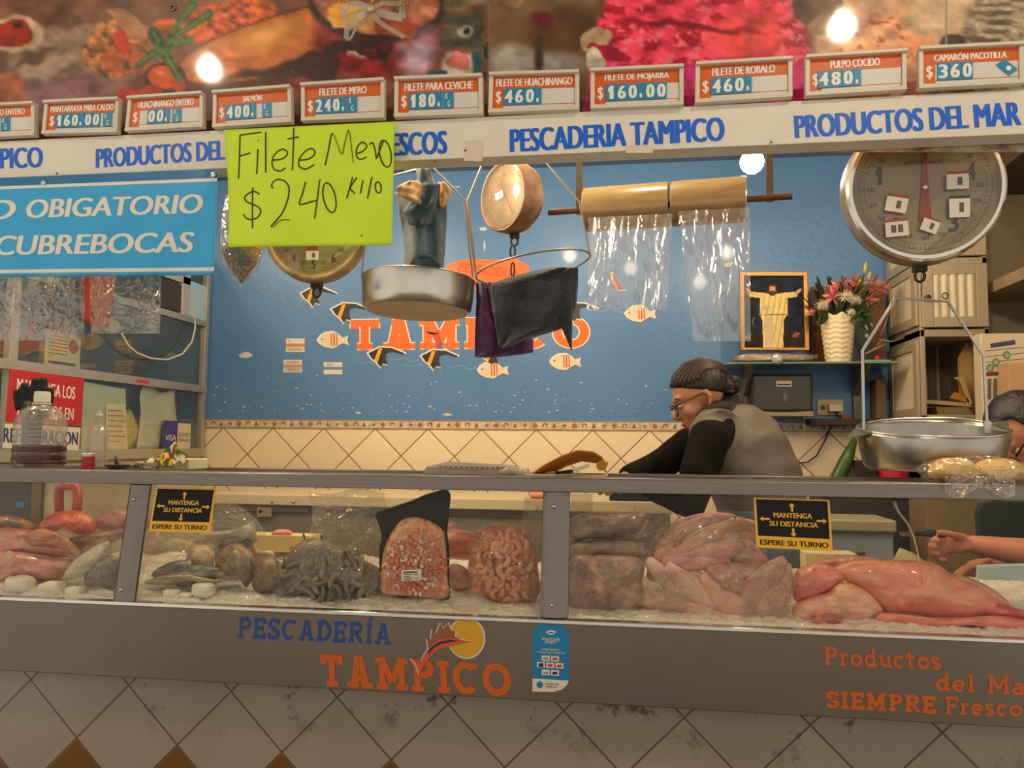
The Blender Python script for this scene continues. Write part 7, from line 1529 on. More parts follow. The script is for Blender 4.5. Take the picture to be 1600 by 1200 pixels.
def pillow(poly_, Y, th, amp=.0, fs=14, seed=0, back=.7, K=15, lean=0, paint=None, wr=0, cx=None, flat=.5, exp=1.0):
    """a solid with the given outline, plump towards the viewer and the back"""
    R_ = smooth_poly(poly_); c = Vector((sum(p.x for p in R_), sum(p.y for p in R_)))/len(R_)
    if cx: c = Vector(cx)
    if exp != 1: R_ = [c+(p-c)*exp for p in R_]
    n = len(R_); mb = MB(); vs = []; px_ = []; ymax = max(p.y for p in R_); hh = max(1, ymax-min(p.y for p in R_))
    for sgn, dep in ((-1, th), (1, th*back)):
        for k in range(0 if sgn < 0 else 1, K):
            s = math.cos(math.pi/2*k/K); d = (1-s*s)**flat
            for p in R_:
                q = c+(p-c)*s; y = Y+sgn*dep*d+lean*(ymax-q.y)/hh; w = W(q.x, q.y, y)
                if amp: nv = mnoise.fractal(w*fs+Vector((seed*5.1, seed, 0)), 1, 2, 3); w = w+Vector((0, sgn*nv*amp*d, nv*amp*.35*d))
                if wr: w = w+Vector(mnoise.noise_vector(w*60+Vector((seed, 0, 0))))*wr*d
                vs.append(w); px_.append((q.x, q.y, s, sgn))
        y = Y+sgn*dep+lean*(ymax-c.y)/hh; vs.append(W(c.x, c.y, y)); px_.append((c.x, c.y, 0, sgn))
    fs_ = []; A = 0; F_ = K*n
    for k in range(K-1):
        for i in range(n): fs_.append((A+k*n+i, A+k*n+(i+1) % n, A+(k+1)*n+(i+1) % n, A+(k+1)*n+i))
    for i in range(n): fs_.append((A+(K-1)*n+i, A+(K-1)*n+(i+1) % n, F_))
    B = F_+1; tip = B+(K-1)*n
    for i in range(n): fs_.append((A+(i+1) % n, A+i, B+i, B+(i+1) % n))
    for k in range(K-2):
        for i in range(n): fs_.append((B+k*n+(i+1) % n, B+k*n+i, B+(k+1)*n+i, B+(k+1)*n+(i+1) % n))
    for i in range(n): fs_.append((B+(K-2)*n+(i+1) % n, B+(K-2)*n+i, tip))
    mb.add(vs, fs_)
    if paint:
        a = np.array(px_); col = paint(a[:, 0], a[:, 1]); C_ = np.clip(col, 0, 255)/255.; mb.c = np.where(C_ <= .04045, C_/12.92, ((C_+.055)/1.055)**2.4)
    return mb
def fleshpaint(base, alt, veins=None, sx=22, sy=10, amp=40):
    def f(x, y):
        n = fbm(x/sx, y/sy, 4)[:, None]; n2 = fbm(x/5+3, y/3, 3)[:, None]; t = np.clip((n-.42)/.2, 0, 1); c = np.array(base, float)*(1-t)+np.array(alt, float)*t+(n2-.5)*amp
        if veins is not None: v = np.clip(1-np.abs(fbm(x/(sx*1.6)+7, y/(sy*1.6), 3)[:, None]-.5)/.02, 0, 1)*.6; c = c*(1-v)+np.array(veins, float)*v
        return c
    return f
wet = M('wet_flesh', attr='paint', rough=.3, coat=.35, bump=.22, bs=55, sss=.12, ssr=.008)
wrap = film('food_wrap', tint=(250, 248, 244), fac=.07, rough=.09, milky=.015, bump=1.0, bs=46)
wrap2 = film('thick_wrap', tint=(238, 232, 224), fac=.09, rough=.10, milky=.07, bump=1.0, bs=40)
def food(name, label, cat, poly_, Y, th, base, alt, veins=None, group=None, parent=None, sx=22, sy=10, amp_c=40, mat=None, **kw):
    mb = pillow(poly_, Y, th, paint=fleshpaint(base, alt, veins, sx, sy, amp_c), **kw); o = mb.build(name, mat or wet, parent, smooth=1)
    if parent is None: tag(o, label, cat, group)
    return o
def bagover(t, poly_, Y, th, mat=None, exp=1.06, amp=.016, fs=16, seed=1, wr=.004, **kw):
    o = pillow(poly_, Y, th, amp=amp, fs=fs, seed=seed, exp=exp, wr=wr, **kw).build('plastic', mat or wrap, t, smooth=1)
    return o
# ---- left bay
food('squid_tube', 'plump pinkish squid tube lowest at the left end of the case', 'squid', [(-40, 880), (0, 862), (50, 864), (90, 872), (118, 876), (112, 892), (90, 906), (40, 904), (0, 912), (-40, 915)], 2.10, .05, (206, 150, 140), (184, 112, 100), (226, 170, 150), 'squid tubes at the left end', amp=.006)
food('squid_tube', 'fat pink squid tube lying above the lowest one at left', 'squid', [(-40, 840), (-10, 826), (40, 826), (80, 834), (108, 848), (122, 866), (90, 872), (40, 868), (-20, 874), (-40, 868)], 2.16, .06, (208, 156, 146), (196, 120, 100), (228, 180, 160), 'squid tubes at the left end', amp=.006)
food('octopus_web', 'brownish orange octopus arms webbed over the squid tubes', 'octopus', [(36, 836), (60, 826), (86, 830), (112, 846), (128, 868), (122, 884), (112, 864), (98, 850), (90, 838), (70, 846), (56, 854), (44, 850)], 2.09, .022, (196, 128, 90), (150, 92, 66), (230, 180, 140), amp=.012, fs=30)
food('octopus', 'reddish orange cooked octopus head in left bay', 'octopus', [(58, 826), (76, 806), (104, 797), (132, 800), (150, 816), (146, 832), (118, 836), (96, 828), (78, 834)], 2.24, .05, (206, 84, 66), (224, 134, 104), (140, 70, 60), amp=.012, fs=14)
food('dark_fish_head', 'dark backed fish part with orange edge at the upper left end', 'fish', [(-40, 806), (0, 802), (30, 808), (52, 818), (64, 828), (40, 834), (10, 828), (-40, 832)], 2.26, .05, (96, 80, 66), (196, 136, 96), None, amp=.010)
mb = MB(); mb.tube([W(x, y, 2.30) for x, y in [(93, 806), (92, 780), (93, 764), (102, 759), (118, 760), (122, 770), (121, 790), (119, 806)]], [.013, .014, .014, .013, .013, .014, .014, .013], 12); tag(mb.build('octopus', M('octopus_red', (196, 92, 66), rough=.4, var=.3, vs=14, coat=.3), smooth=1), 'red octopus arm looped upright against the cream panel', 'octopus')
mb = MB(); mb.lathe([(.012, 0), (.0135, .003), (.010, .006), (.006, .004), (.001, .004)], W(16, 868, 2.04), 20, (0, -1, 0)); tag(mb.build('sucker_disc', M('pale_sucker', (218, 186, 140), rough=.4), smooth=1), 'round pale disc stuck on the lower squid tube', 'squid ring')
t = thing('bagged_fish', 'clear bag of grey and white fish pieces left of the left post', 'bagged fish', W(150, 900, 2.06))
for q, b_, a_ in [([(98, 905), (112, 880), (140, 858), (170, 846), (160, 872), (130, 900)], (222, 218, 206), (196, 190, 178)), ([(132, 912), (138, 884), (160, 868), (186, 874), (188, 912), (160, 922)], (150, 136, 124), (112, 104, 100))]:
    food('fish_piece', '', '', q, 2.07, .03, b_, a_, parent=t, amp=.01)
bagover(t, [(94, 912), (106, 880), (140, 852), (172, 842), (200, 850), (196, 915), (150, 926)], 2.07, .045)
t = thing('bagged_fish', 'clear bag of pink fish behind the left post', 'bagged fish', W(175, 820, 2.28))
food('fish_piece', '', '', [(150, 824), (160, 804), (190, 796), (230, 800), (230, 830), (190, 836)], 2.28, .04, (206, 150, 156), (182, 100, 110), (230, 190, 180), parent=t, amp=.01)
bagover(t, [(146, 830), (156, 804), (190, 790), (236, 796), (236, 836), (190, 842)], 2.28, .06)
food('whole_fish', 'grey brown small fish pointing right towards the left post', 'fish', [(100, 846), (130, 836), (160, 832), (190, 826), (196, 836), (170, 852), (140, 862), (110, 868)], 2.22, .03, (150, 116, 96), (196, 150, 130), (90, 70, 60), amp=.006)
rn = random.Random(4)
def chunk(px, py, Y, r, lab):
    mb = MB(); mb.blob(W(px, py, Y), (r, r*.8, r*.62), 14, .22, 2, px, sq=.55); tag(mb.build('ice_chunk', M('ice_lump', (228, 224, 208), rough=.3, bump=.4, bs=30, coat=.4), smooth=50), lab, 'ice', 'large lumps of ice')
for px, py, Y, r, lab in [(31, 914, 2.02, .036, 'big pale ice lump in the left corner of the case'), (82, 920, 2.02, .032, 'flat ice lump second from the left corner'), (118, 924, 2.02, .024, 'small ice lump left of the left post'), (318, 922, 2.03, .030, 'rounded ice lump below the yellowish bag'), (268, 928, 2.02, .020, 'small ice lump right of the left post'), (290, 932, 2.01, .016, 'smallest ice lump near the left post foot')]: chunk(px, py, Y, r, lab)
# ---- between the left post and black pack
t = thing('bagged_fillets', 'clear bag of yellowish cream fillets under the left sign', 'bagged fish', W(260, 860, 2.12))
food('fillet', '', '', [(226, 862), (236, 842), (262, 838), (300, 848), (304, 864), (270, 862), (240, 868)], 2.12, .03, (226, 204, 164), (206, 176, 134), parent=t, amp=.006); food('fillet', '', '', [(290, 884), (298, 856), (322, 852), (336, 866), (330, 888), (306, 892)], 2.13, .035, (228, 196, 160), (214, 176, 142), parent=t, amp=.008)
bagover(t, [(222, 872), (232, 838), (264, 832), (312, 842), (342, 862), (334, 896), (290, 892), (240, 884)], 2.12, .05)
food('whole_fish', 'dark grey fish lying below the yellowish bag', 'fish', [(236, 898), (262, 880), (298, 874), (300, 882), (330, 884), (352, 890), (350, 902), (316, 908), (288, 918), (262, 910)], 2.08, .03, (92, 92, 90), (164, 150, 128), (60, 60, 60), amp=.008)
food('whole_fish', 'brown fish tail under the dark grey fish', 'fish', [(290, 896), (320, 902), (346, 908), (332, 912), (306, 908), (280, 914), (226, 912), (250, 900)], 2.055, .02, (176, 150, 124), (132, 110, 92), amp=.006)
t = thing('bagged_fish', 'clear bag with a white bellied whole fish, tail to the right', 'bagged fish', W(350, 830, 2.22))
food('fish', '', '', [(300, 848), (318, 832), (345, 830), (372, 826), (386, 822), (396, 816), (398, 842), (384, 838), (352, 844), (330, 852)], 2.20, .03, (228, 220, 214), (196, 186, 184), parent=t, amp=.004)
food('fish', '', '', [(330, 872), (338, 852), (372, 846), (394, 838), (398, 848), (370, 864), (346, 876)], 2.22, .025, (104, 106, 112), (150, 148, 150), parent=t, amp=.004)
food('tail_fin', '', '', [(384, 834), (394, 814), (400, 830), (402, 846), (392, 844)], 2.19, .010, (206, 184, 156), (180, 156, 130), parent=t, amp=.004)
bagover(t, [(300, 858), (326, 800), (350, 786), (378, 796), (410, 828), (404, 850), (372, 874), (330, 880)], 2.21, .055, seed=4)
food('fish_chunk', 'pale peach fish chunk between tailed fish and shell bag', 'fish', [(372, 858), (384, 842), (394, 842), (406, 862), (424, 860), (428, 870), (404, 882), (384, 876)], 2.24, .035, (230, 206, 180), (214, 176, 150), amp=.008)
def shellbag(q, Y, lab, seed):
    t = thing('bagged_shellfish', lab, 'bagged shellfish', W(q[0][0], q[0][1], Y), 'bags of brown shellfish')
    food('shellfish', '', '', q, Y, .045, (150, 122, 84), (104, 86, 62), (190, 166, 124), parent=t, amp=.012, fs=20, seed=seed, sx=14, sy=12)
    bagover(t, q, Y, .052, seed=seed, exp=1.03)
shellbag([(336, 886), (342, 866), (360, 850), (374, 850), (392, 862), (400, 884), (394, 906), (384, 918), (372, 904), (350, 900)], 2.10, 'rounded bag of olive brown shellfish with a pointed corner', 3)
shellbag([(394, 916), (398, 886), (416, 872), (436, 876), (446, 896), (436, 916), (410, 926)], 2.09, 'bag of grey brown shellfish between rounded bag and prawn bag', 8)
# raw prawns in a large bag
t = thing('bagged_prawns', 'large clear bag of raw grey prawns left of the black pack', 'bagged prawns', W(510, 900, 2.07))
qp = [(420, 940), (430, 900), (452, 864), (478, 842), (510, 846), (560, 872), (590, 886), (602, 902), (598, 922), (560, 926), (500, 932), (440, 941)]
food('prawn_mass', '', '', qp, 2.10, .055, (120, 106, 82), (84, 78, 64), (160, 144, 112), parent=t, amp=.014, fs=26, sx=14, sy=9)
bagover(t, qp, 2.10, .085, mat=wrap2, seed=5, exp=1.02)
prawn_mats = [M('raw_prawn_%d' % k, c, rough=.3, coat=.5, var=.35, vs=60) for k, c in enumerate([(128, 114, 84), (100, 90, 68), (150, 132, 100)])]
def shrimp_mesh(name, curl, r, L_=1.0, mats=None):
    P, R_ = [], []
    N = 15
    for i in range(N+1):
        t_ = i/N; a = curl*(t_-.5); rad = L_/max(.3, curl); P.append(Vector((rad*math.sin(a), 0, -rad*math.cos(a)+rad))); R_.append(r*(math.sin(math.pi*min(1, .16+.80*t_))**.6)*(1.06 if i % 2 else .94))
    mb = MB(); mb.tube(P, R_, 9, flat=(1, .85))
    d = (P[-1]-P[-2]).normalized(); 
    for s in (-1, 1): petal(mb, P[-1], d+Vector((0, s*.5, 0)), r*2.0, r*.5, .1)
    me = bpy.data.meshes.new(name); me.from_pydata(mb.v, [], mb.f); me.update()
    for p in me.polygons: p.use_smooth = True
    return me
def scatter(name, label, cat, group, meshes, spots, kind_rot):
    for i, (p, s) in enumerate(spots):
        o = bpy.data.objects.new(name, meshes[i % len(meshes)]); COL.objects.link(o); o.location = p; o.scale = (s, s, s); o.rotation_euler = kind_rot(i); tag(o, label, cat, group)
def inside(poly_, x, y):
    c = False; n = len(poly_)
    for i in range(n):
        x1, y1 = poly_[i]; x2, y2 = poly_[i-1]
        if (y1 > y) != (y2 > y) and x < (x2-x1)*(y-y1)/(y2-y1)+x1: c = not c
    return c
def spots(poly_, n, Y, th, rng, dmin, cx, s0, s1):
    xs = [p[0] for p in poly_]; ys = [p[1] for p in poly_]; out = []; k = 0
    hx, hy = (max(xs)-min(xs))/2, (max(ys)-min(ys))/2
    while len(out) < n and k < n*80:
        k += 1; x, y = rng.uniform(min(xs), max(xs)), rng.uniform(min(ys), max(ys))
        if not inside(poly_, x, y) or any((x-a)**2+(y-b)**2 < dmin**2 for a, b, _ in out): continue
        out.append((x, y, 1))
    res = []
    for x, y, _ in out:
        e = min(1, math.hypot((x-cx[0])/hx, (y-cx[1])/hy)); res.append((W(x, y, Y-th*math.sqrt(max(0, 1-e*e))), rng.uniform(s0, s1)))
    return res
rg_ = random.Random(9)
ms = [shrimp_mesh('raw_prawn', c, .17, 1.0) for c in (1.1, 1.7, 2.2)]
for k, m_ in enumerate(ms): m_.materials.append(prawn_mats[k])
scatter('raw_prawn', 'raw grey brown prawn in the large clear bag left of black pack', 'prawn', 'raw prawns in the large clear bag', ms, spots([(510+(a-510)*.93, 905+(b-905)*.9) for a, b in qp], 60, 2.092, .068, rg_, 12, (510, 905), .046, .060), lambda i: (rg_.uniform(-.5, .5), rg_.uniform(0, 6.28), rg_.uniform(-.6, .6)))
mb = MB(); mb.grid(lambda u, v: W(482+(600-482)*u+(6*math.sin(v*5)), 768+(880-768)*v+4*math.sin(u*7), 2.16-.03*math.sin(u*3.1)+.012*mnoise.noise((u*5, v*5, 2))), 34, 30); mb.build('bag_neck', film('bag_neck_film', tint=(240, 234, 222), fac=.14, rough=.10, milky=.10, bump=1.0, bs=48), t, smooth=1)
# ---- black vacuum pack
qb = [(586, 806), (592, 799), (640, 783), (672, 770), (702, 767), (702, 800), (699, 830), (702, 860), (702, 900), (703, 934), (696, 938), (650, 936), (600, 928), (594, 900), (592, 860), (596, 840), (590, 815)]
t = thing('vacuum_pack', 'upright black backed pack of orange prawn pieces with a white label', 'vacuum pack', W(648, 938, 2.06))
o = pillow(qb, 2.085, .012, amp=.004, fs=20, K=7, flat=.3).build('black_backing', M('black_film', (9, 9, 9), rough=.35, spec=.2, coat=.1, bump=.3, bs=22), t, smooth=1)
qi = [(597, 926), (596, 890), (600, 860), (610, 836), (626, 814), (650, 808), (676, 816), (692, 830), (697, 860), (699, 900), (698, 934), (650, 932)]
food('prawn_filling', '', '', qi, 2.075, .035, (222, 122, 70), (236, 190, 160), (200, 90, 50), parent=t, amp=.008, fs=34, sx=8, sy=6, flat=.35)
smm = [shrimp_mesh('prawn_piece', c, .24, .8) for c in (2.2, 2.8, 3.4, 2.5)]
for m_, c_ in zip(smm, [(232, 112, 52), (236, 150, 96), (244, 226, 210), (222, 92, 42)]): m_.materials.append(M('prawn_piece_%d' % c_[1], c_, rough=.3, coat=.4, var=.3, vs=70, col2=(240, 214, 194)))
scatter('prawn_piece', 'small orange and white prawn piece in the black backed pack', 'prawn', 'prawn pieces in the black pack', smm, spots([(c[0]*.92+648*.08, c[1]*.93+872*.07) for c in qi], 170, 2.062, .034, rg_, 6.2, (650, 880), .015, .021), lambda i: (rg_.uniform(-.8, .8), rg_.uniform(0, 6.28), rg_.uniform(-.8, .8)))
bagover(t, qi, 2.072, .046, exp=1.02, amp=.006, flat=.35)
mb = MB(); Pl = [W(x, y, 2.016) for x, y in [(627, 908), (658, 906.5), (658.5, 889.5), (627, 891)]]; mb.prism(Pl, (0, -.0008, 0)); lb_ = mb.build('label', M('label_white', (228, 222, 208), rough=.4), t)
mb = MB()
for k, (a, b, y, h) in enumerate([(630, 652, 893.2, 2.2), (630, 645, 897, 1), (646, 654, 897.4, 1), (630, 640, 900, 1), (630, 644, 902.6, 1), (647, 655, 903, 1), (632, 642, 905.4, 1.1)]):
    mb.add([W(a, y+h, 2.0145), W(b, y+h-.4, 2.0145), W(b, y-.4, 2.0145), W(a, y, 2.0145)], [(0, 1, 2, 3)])
mb.build('print', ink_d, lb_)
# ---- cooked shrimps in a bag
t = thing('bagged_shrimps', 'clear bag of cooked pink shrimps left of the middle post', 'bagged shrimps', W(788, 945, 2.06))
qs = [(732, 900), (734, 866), (742, 840), (758, 822), (780, 817), (806, 822), (824, 838), (836, 866), (842, 900), (843, 926), (828, 944), (800, 948), (770, 938), (744, 924)]
food('shrimp_mass', '', '', qs, 2.10, .03, (206, 134, 96), (180, 106, 74), parent=t, amp=.01, fs=30, sx=10, sy=8)
cm_ = [shrimp_mesh('cooked_shrimp', c, .21, 1.0) for c in (3.3, 3.9, 2.9, 4.3)]
for m_, c_ in zip(cm_, [(236, 170, 132), (230, 150, 108), (240, 190, 150), (222, 138, 92)]): m_.materials.append(M('cooked_shrimp_%d' % c_[1], c_, rough=.3, coat=.4, var=.5, vs=50, col2=(214, 110, 66)))
scatter('cooked_shrimp', 'curled cooked pink shrimp in the clear bag by middle post', 'shrimp', 'cooked shrimps in the clear bag', cm_, spots([(c[0]*.87+788*.13, c[1]*.87+885*.13) for c in qs], 64, 2.095, .035, rg_, 10.5, (788, 885), .036, .046), lambda i: (rg_.uniform(-.5, .5), rg_.uniform(0, 6.28), rg_.uniform(-.5, .5)))
bagover(t, qs, 2.095, .06, seed=7, exp=1.02)
mb = MB(); mb.grid(lambda u, v: W(820+70*u-12*v*(1-u), 778+100*v, 2.17+.02*math.sin(u*6+v*3)), 20, 24); mb.build('bag_neck', film('bag_neck_film'), t, smooth=1)
food('salmon_block', 'thick salmon pink fish block behind the black pack', 'fish', [(690, 832), (736, 830), (742, 850), (738, 874), (700, 872), (686, 860)], 2.24, .05, (232, 150, 122), (216, 120, 92), (240, 176, 150), amp=.004)
food('fish_chunk', 'pale fish chunk with a dark hollow right of the black pack', 'fish', [(696, 902), (704, 882), (726, 886), (738, 902), (736, 918), (708, 922)], 2.16, .03, (220, 170, 146), (196, 140, 120), amp=.006)
food('fish_chunk', 'small pink scrap above the salmon block', 'fish', [(698, 826), (704, 816), (716, 820), (718, 828)], 2.30, .02, (232, 160, 146), (214, 130, 116))
boxthing('cutting_board', 'yellowish cutting board seen behind the raw prawn bag', 'cutting board', tuple(W(398, 856, 2.48)), tuple(W(486, 838, 2.40)), M('board_yellow', (226, 200, 140), rough=.5))
food('fish_chunk', 'pink flesh scrap on the yellowish cutting board', 'fish', [(424, 836), (432, 828), (452, 828), (456, 835), (444, 839)], 2.42, .015, (214, 130, 130), (232, 160, 150))
boxthing('white_block', 'white foam block behind the fillet bags', 'block', tuple(W(1250, 890, 2.50)), tuple(W(1340, 866, 2.42)), M('foam_cream', (226, 206, 156), rough=.6))
# ---- right of the middle post: three bags of octopus and the fillet bags
for q, Y, th, b_, a_, lab, sd in [([(890, 846), (890, 812), (920, 802), (970, 800), (1004, 802), (1012, 812), (1000, 832), (960, 842), (920, 843)], 2.14, .05, (150, 116, 110), (186, 156, 148), 'topmost of three stacked bags of greyish octopus by the post', 2),
                                  ([(890, 872), (894, 850), (930, 844), (980, 842), (1010, 848), (1014, 866), (1000, 874), (940, 868)], 2.12, .045, (170, 146, 130), (140, 112, 100), 'middle of three stacked bags of greyish octopus by the post', 5),
                                  ([(890, 952), (892, 874), (930, 866), (1000, 872), (1004, 910), (1000, 950), (940, 956)], 2.09, .055, (156, 124, 112), (196, 152, 134), 'bottom and tallest of three stacked octopus bags by the post', 9)]:
    t = thing('bagged_octopus', lab, 'bagged octopus', W(950, q[0][1], Y), 'bags of octopus right of the post')
    food('octopus_flesh', '', '', q, Y, th, b_, a_, (120, 84, 84), parent=t, amp=.010, fs=18, seed=sd, sx=14, sy=16, flat=.35)
    bagover(t, q, Y, th*1.18, seed=sd, exp=1.03, amp=.014, flat=.35)
mb = MB(); mb.grid(lambda u, v: W(990+62*u, 790+(50+4*math.sin(u*9))*v+14*u*(1-v), 2.12+.02*math.sin(u*8+v*4)), 20, 14); mb.build('bag_neck', film('bag_neck_film'), bpy.data.objects['bagged_octopus'], smooth=1)
mb = MB(); mb.grid(lambda u, v: W(892+34*u, 772+34*v, 2.15+.02*math.sin(u*8+v*4)), 12, 12); mb.build('bag_neck', film('bag_neck_film'), bpy.data.objects['bagged_octopus'], smooth=1)
def fillet(px, py, Y, L_, w, ang, bend, base, alt, lab, grp, th=.010):
    """leaf shaped fish fillet, pixel length L_, turned by ang degrees"""
    a = math.radians(ang); P = []
    N = 10
    for i in range(N+1):
        t_ = i/N; ww = w*1.35*math.sin(math.pi*min(1, .10+.85*t_))**.7; P.append((L_*(t_-.5), -ww+bend*(t_-.5)**2*4))
    for i in range(N, -1, -1):
        t_ = i/N; ww = w*1.35*math.sin(math.pi*min(1, .10+.85*t_))**.7; P.append((L_*(t_-.5), ww+bend*(t_-.5)**2*4))
    Q = [(px+x*math.cos(a)+y*math.sin(a), py-x*math.sin(a)+y*math.cos(a)) for x, y in P]
    food('fish_fillet', lab, 'fillet', Q, Y, th, base, alt, (236, 200, 186), grp, amp=.004, fs=30, sx=20, sy=6, amp_c=26, K=6)
pk = [((236, 182, 166), (218, 152, 138)), ((226, 176, 166), (238, 198, 184)), ((232, 168, 144), (240, 188, 164)), ((218, 168, 162), (204, 142, 136))]
rf = random.Random(21)
t = thing('bagged_fillets', 'upper clear bag stuffed with pink fish fillets', 'bagged fish', W(1100, 850, 2.14), 'clear bags of pink fillets')
up_b = [(1004, 880), (1012, 850), (1040, 822), (1080, 808), (1130, 804), (1160, 808), (1186, 830), (1196, 860), (1190, 884), (1120, 890), (1050, 896)]
bagover(t, up_b, 2.14, .075, seed=3, exp=1.01, amp=.012)
for px, py, dY, L_, w, an, bd in [(1060, 836, .0, 120, 9, 38, 10), (1085, 818, .01, 130, 10, 16, 8), (1110, 834, -.02, 120, 10, 20, 6), (1090, 852, -.03, 140, 11, 30, -6), (1060, 868, -.03, 110, 10, 36, 6), (1120, 856, -.04, 110, 9, 14, 6), (1100, 874, -.055, 130, 12, 12, -8), (1148, 842, -.02, 90, 10, -22, 6), (1160, 862, -.03, 80, 12, -30, 6), (1040, 850, -.01, 90, 8, 52, 6), (1150, 824, .01, 90, 8, -14, 6), (1030, 874, -.02, 70, 9, 58, 4), (1180, 878, -.03, 70, 14, -40, 4), (1126, 816, .02, 110, 7, 4, 5)]:
    b_, a_ = rf.choice(pk); fillet(px, py, 2.125+dY*.8, L_, w, an, bd, b_, a_, 'pink fish fillet in the upper stuffed clear bag', 'fillets in the upper bag')
t = thing('bagged_fillets', 'lower clear bag of pink fillets with pointed plastic corners', 'bagged fish', W(1130, 930, 2.07), 'clear bags of pink fillets')
lo_b = [(1002, 950), (1006, 925), (1000, 908), (1040, 888), (1090, 890), (1150, 878), (1200, 876), (1244, 890), (1240, 930), (1226, 968), (1180, 974), (1100, 968), (1030, 964)]
bagover(t, lo_b, 2.08, .065, seed=6, exp=1.0, amp=.012)
for px, py, dY, L_, w, an, bd in [(1060, 918, .0, 130, 12, -36, -6), (1096, 928, -.01, 140, 14, -32, -8), (1040, 940, .0, 90, 12, -10, 4), (1100, 956, -.02, 120, 8, -16, 6), (1140, 912, .01, 110, 14, -50, 4), (1176, 930, -.01, 90, 14, 58, 6), (1196, 906, .0, 90, 16, 40, -6), (1150, 948, -.02, 80, 12, -40, 4), (1204, 944, -.01, 70, 16, 62, 4), (1080, 900, .015, 120, 9, -20, 4), (1160, 894, .02, 120, 10, -12, 6), (1128, 938, -.02, 100, 10, -48, -4), (1060, 960, -.01, 90, 8, 14, 4), (1220, 914, .01, 70, 14, 80, 4)]:
    b_, a_ = rf.choice(pk); fillet(px, py, 2.075+dY*.8, L_, w, an, bd, b_, a_, 'pink fish fillet in the lower pointed clear bag', 'fillets in the lower bag')
mb = MB()
for P_ in [[(1002, 906), (1060, 892), (1050, 940)], [(1000, 914), (1090, 936), (1040, 958)], [(1150, 968), (1246, 886), (1232, 970)], [(1130, 900), (1152, 880), (1180, 960)]]:
    mb.add([W(x, y, 2.03+.008*i) for i, (x, y) in enumerate(P_)], [(0, 1, 2)])
mb.build('plastic_corner', wrap2, t)
# ---- ray flesh at the right
ray_f = fleshpaint((232, 150, 132), (216, 118, 108), (240, 184, 160), 34, 14, 22)
def rayp(name, lab, q, Y, th, b_, a_, **kw): food(name, lab, 'fish', q, Y, th, b_, a_, (240, 190, 168), 'large pink fish flesh at the right', sx=26, sy=9, amp_c=36, **kw)
rayp('fish_flesh', 'big pink slab of flesh draped on top at the right', [(1300, 892), (1330, 876), (1390, 874), (1404, 876), (1440, 876), (1470, 884), (1490, 900), (1530, 916), (1556, 936), (1570, 954), (1540, 968), (1490, 972), (1440, 962), (1390, 960), (1366, 940), (1340, 920)], 2.11, .07, (232, 154, 132), (222, 132, 118), amp=.018, fs=11, flat=.4)
rayp('fish_flesh', 'rounded pink piece of flesh beside the fillet bag', [(1240, 900), (1252, 886), (1280, 880), (1310, 888), (1330, 900), (1318, 908), (1300, 924), (1270, 936), (1244, 940), (1236, 920)], 2.10, .05, (230, 146, 128), (216, 124, 112), amp=.014, fs=14)
rayp('fish_flesh', 'pale streaked fold of flesh under the rounded pink piece', [(1238, 952), (1256, 936), (1292, 926), (1312, 910), (1340, 914), (1366, 934), (1380, 958), (1350, 972), (1300, 976), (1250, 976)], 2.075, .045, (232, 186, 160), (220, 150, 130), amp=.008, fs=14)
rayp('fish_flesh', 'ridged pink strip of flesh along the front at right', [(1368, 960), (1400, 958), (1450, 964), (1510, 964), (1560, 962), (1610, 972), (1630, 990), (1590, 988), (1540, 976), (1480, 984), (1410, 986), (1382, 982)], 2.045, .03, (230, 140, 120), (214, 110, 100), amp=.008, fs=24)
rayp('fish_flesh', 'flesh tip with a dark red end at the right edge', [(1520, 948), (1545, 940), (1570, 944), (1600, 952), (1640, 950), (1640, 972), (1600, 972), (1560, 966), (1530, 962)], 2.09, .035, (214, 110, 100), (190, 80, 84), amp=.006)
rayp('fish_flesh', 'long smooth fold of flesh reaching the right edge', [(1480, 896), (1520, 904), (1560, 926), (1580, 948), (1550, 950), (1510, 934), (1484, 920)], 2.15, .04, (232, 170, 150), (222, 150, 134), amp=.006)
rayp('fish_flesh', 'frilly pink edge of flesh on top behind the slab', [(1270, 880), (1300, 872), (1340, 868), (1380, 876), (1370, 890), (1330, 896), (1290, 892)], 2.18, .035, (230, 156, 146), (236, 176, 166), amp=.014, fs=30)
rayp('fish_flesh', 'small brown pink curl of flesh at the front', [(1268, 964), (1280, 952), (1296, 960), (1312, 964), (1314, 974), (1290, 978), (1272, 974)], 2.03, .02, (214, 140, 112), (170, 96, 76), amp=.008)
mb = MB(); mb.tube([W(1400, 866, 2.28), W(1420, 876, 2.27), W(1440, 888, 2.26)], [.020, .024, .020], 14); tag(mb.build('pale_stick', M('pale_yellow', (232, 220, 160), rough=.45), smooth=40), 'pale yellow stick leaning behind the pink flesh', 'stick')
mb = MB(); mb.blob(W(1446, 884, 2.27), (.018, .016, .012), 16, .1, sq=.5); tag(mb.build('pale_lump', M('pale_green_lump', (196, 196, 160), rough=.5), smooth=1), 'small pale lump right of the pale yellow stick', 'lump')
mb = MB(); mb.tube([WG(x, y, -.02) for x, y in [(1397, 784), (1404, 800), (1418, 818), (1428, 840), (1434, 864), (1438, 884), (1441, 912)]], [.0045, .0026, .0022, .002, .0018, .0015, .0008], 6); tag(mb.build('string', M('pinkish_string', (206, 170, 150), rough=.4), smooth=1), 'thin pale string hanging down inside the right glass', 'string')
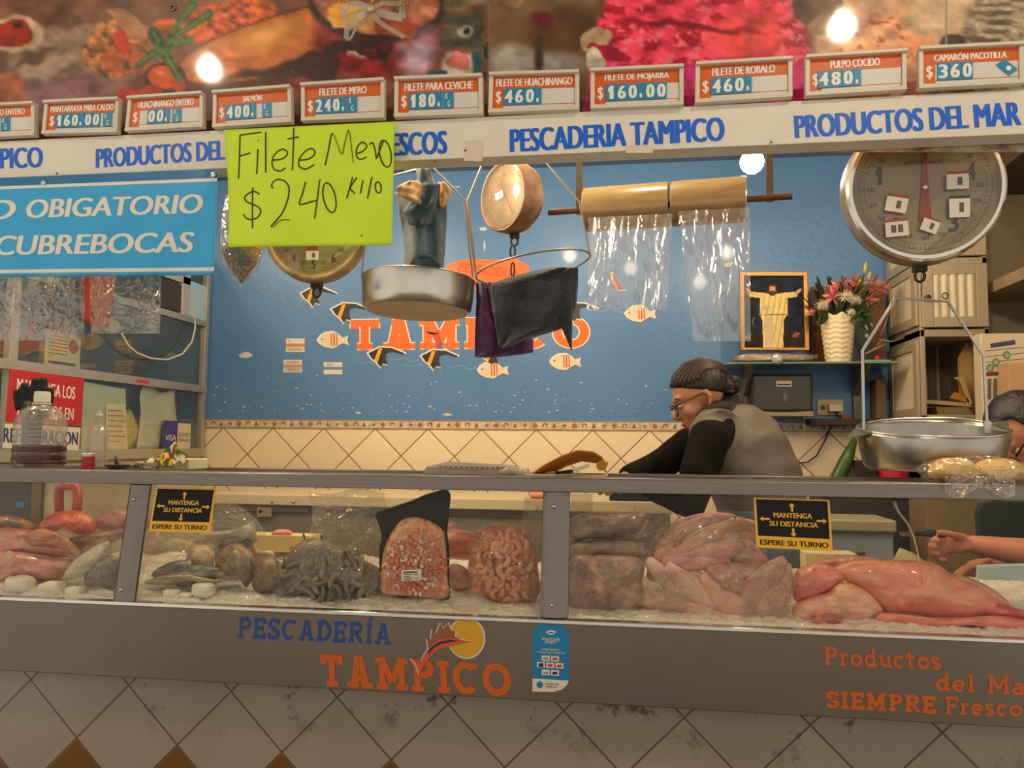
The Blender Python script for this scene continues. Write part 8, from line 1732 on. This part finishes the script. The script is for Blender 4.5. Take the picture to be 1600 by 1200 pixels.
# ================================================================== lamps (their own light)
def bulb(c, r, es, label, cord_top, name='bulb_lamp', socket=True):
    t = thing(name, label, 'lamp', c, 'globe bulbs')
    m = MB(); m.lathe([(.002, -r), (r*.38, -r*.93), (r*.72, -r*.7), (r*.95, -r*.3), (r, 0), (r*.94, r*.34), (r*.72, r*.7), (r*.45, r*1.02), (r*.34, r*1.25)], c, 20)
    m.build('globe', M('glowing_globe_%d' % es, (255, 240, 215), emit=(255, 234, 200), es=es), t, smooth=1)
    m = MB(); m.lathe([(r*.36, r*1.2), (r*.42, r*1.25), (r*.42, r*1.75), (r*.2, r*1.95)], c, 16); m.build('socket', M('white_porcelain', (220, 214, 200), rough=.3), t, smooth=1)
    m = MB(); m.tube([(c[0], c[1], c[2]+r*1.9), (c[0], c[1], cord_top)], .004); m.build('cord', M('lamp_cord', (60, 56, 50)), t)
bulb(tuple(W(1175, 253, 2.95)), .043, 40, 'lit globe bulb hanging inside under the white fascia, right of bag rolls', ZC)
p = W(890, 400, 2*YB-2.95); bulb((p.x, 2.95, p.z), .043, 40, 'lit globe bulb hidden behind the fascia above the scales', ZC)
bulb((-1.3, 2.95, 2.58), .043, 40, 'lit globe bulb inside the stall near the left cabinet', ZC)
p = W(180, -3, 2.5); bulb((p.x, 2.5, p.z), .045, 30, 'lit globe bulb above the left end of the food mural', ZC)
for px, py, yy, lab in [(455, 405, 2.45, 'scale behind the poster'), (655, 405, 2.45, 'round pan'), (845, 470, 2.45, 'dark towel'), (985, 420, 2.45, 'left loose bag'), (1200, 480, 2.45, 'framed picture'),
                       (490, 425, 2.15, 'raw prawns, near the front'), (652, 470, 2.15, 'black pack, near the front'), (835, 495, 2.15, 'middle post, near the front'), (1205, 500, 2.15, 'pink flesh, near the front')]:  # bulbs added out of view to brighten the ice and seafood
    q = W(px, py, 2*YB-yy); bulb((q.x, yy, q.z), .045, 40, 'added unseen globe bulb over the case behind the fascia, above the '+lab, ZC); print('LAMP', lab, q.x, q.z)
YM = 2.055
HZ = 3.6
for k, (px, py, yy) in enumerate([(327, 108, .55), (1316, 42, .75)]):
    q = W(px, py, 2*YM-yy)
    bulb((q.x, yy, q.z), .05, 85, ['lit globe pendant in the aisle reflected left of the mural peppers', 'lit globe pendant in the aisle reflected in the pink part of mural'][k], HZ)
mb = MB(); mb.box((-3.5, -2.2, HZ), (3.2, 1.95, HZ+.05)); struct(mb.build('ceiling_aisle', M('aisle_ceiling', (150, 140, 122), rough=.7)))
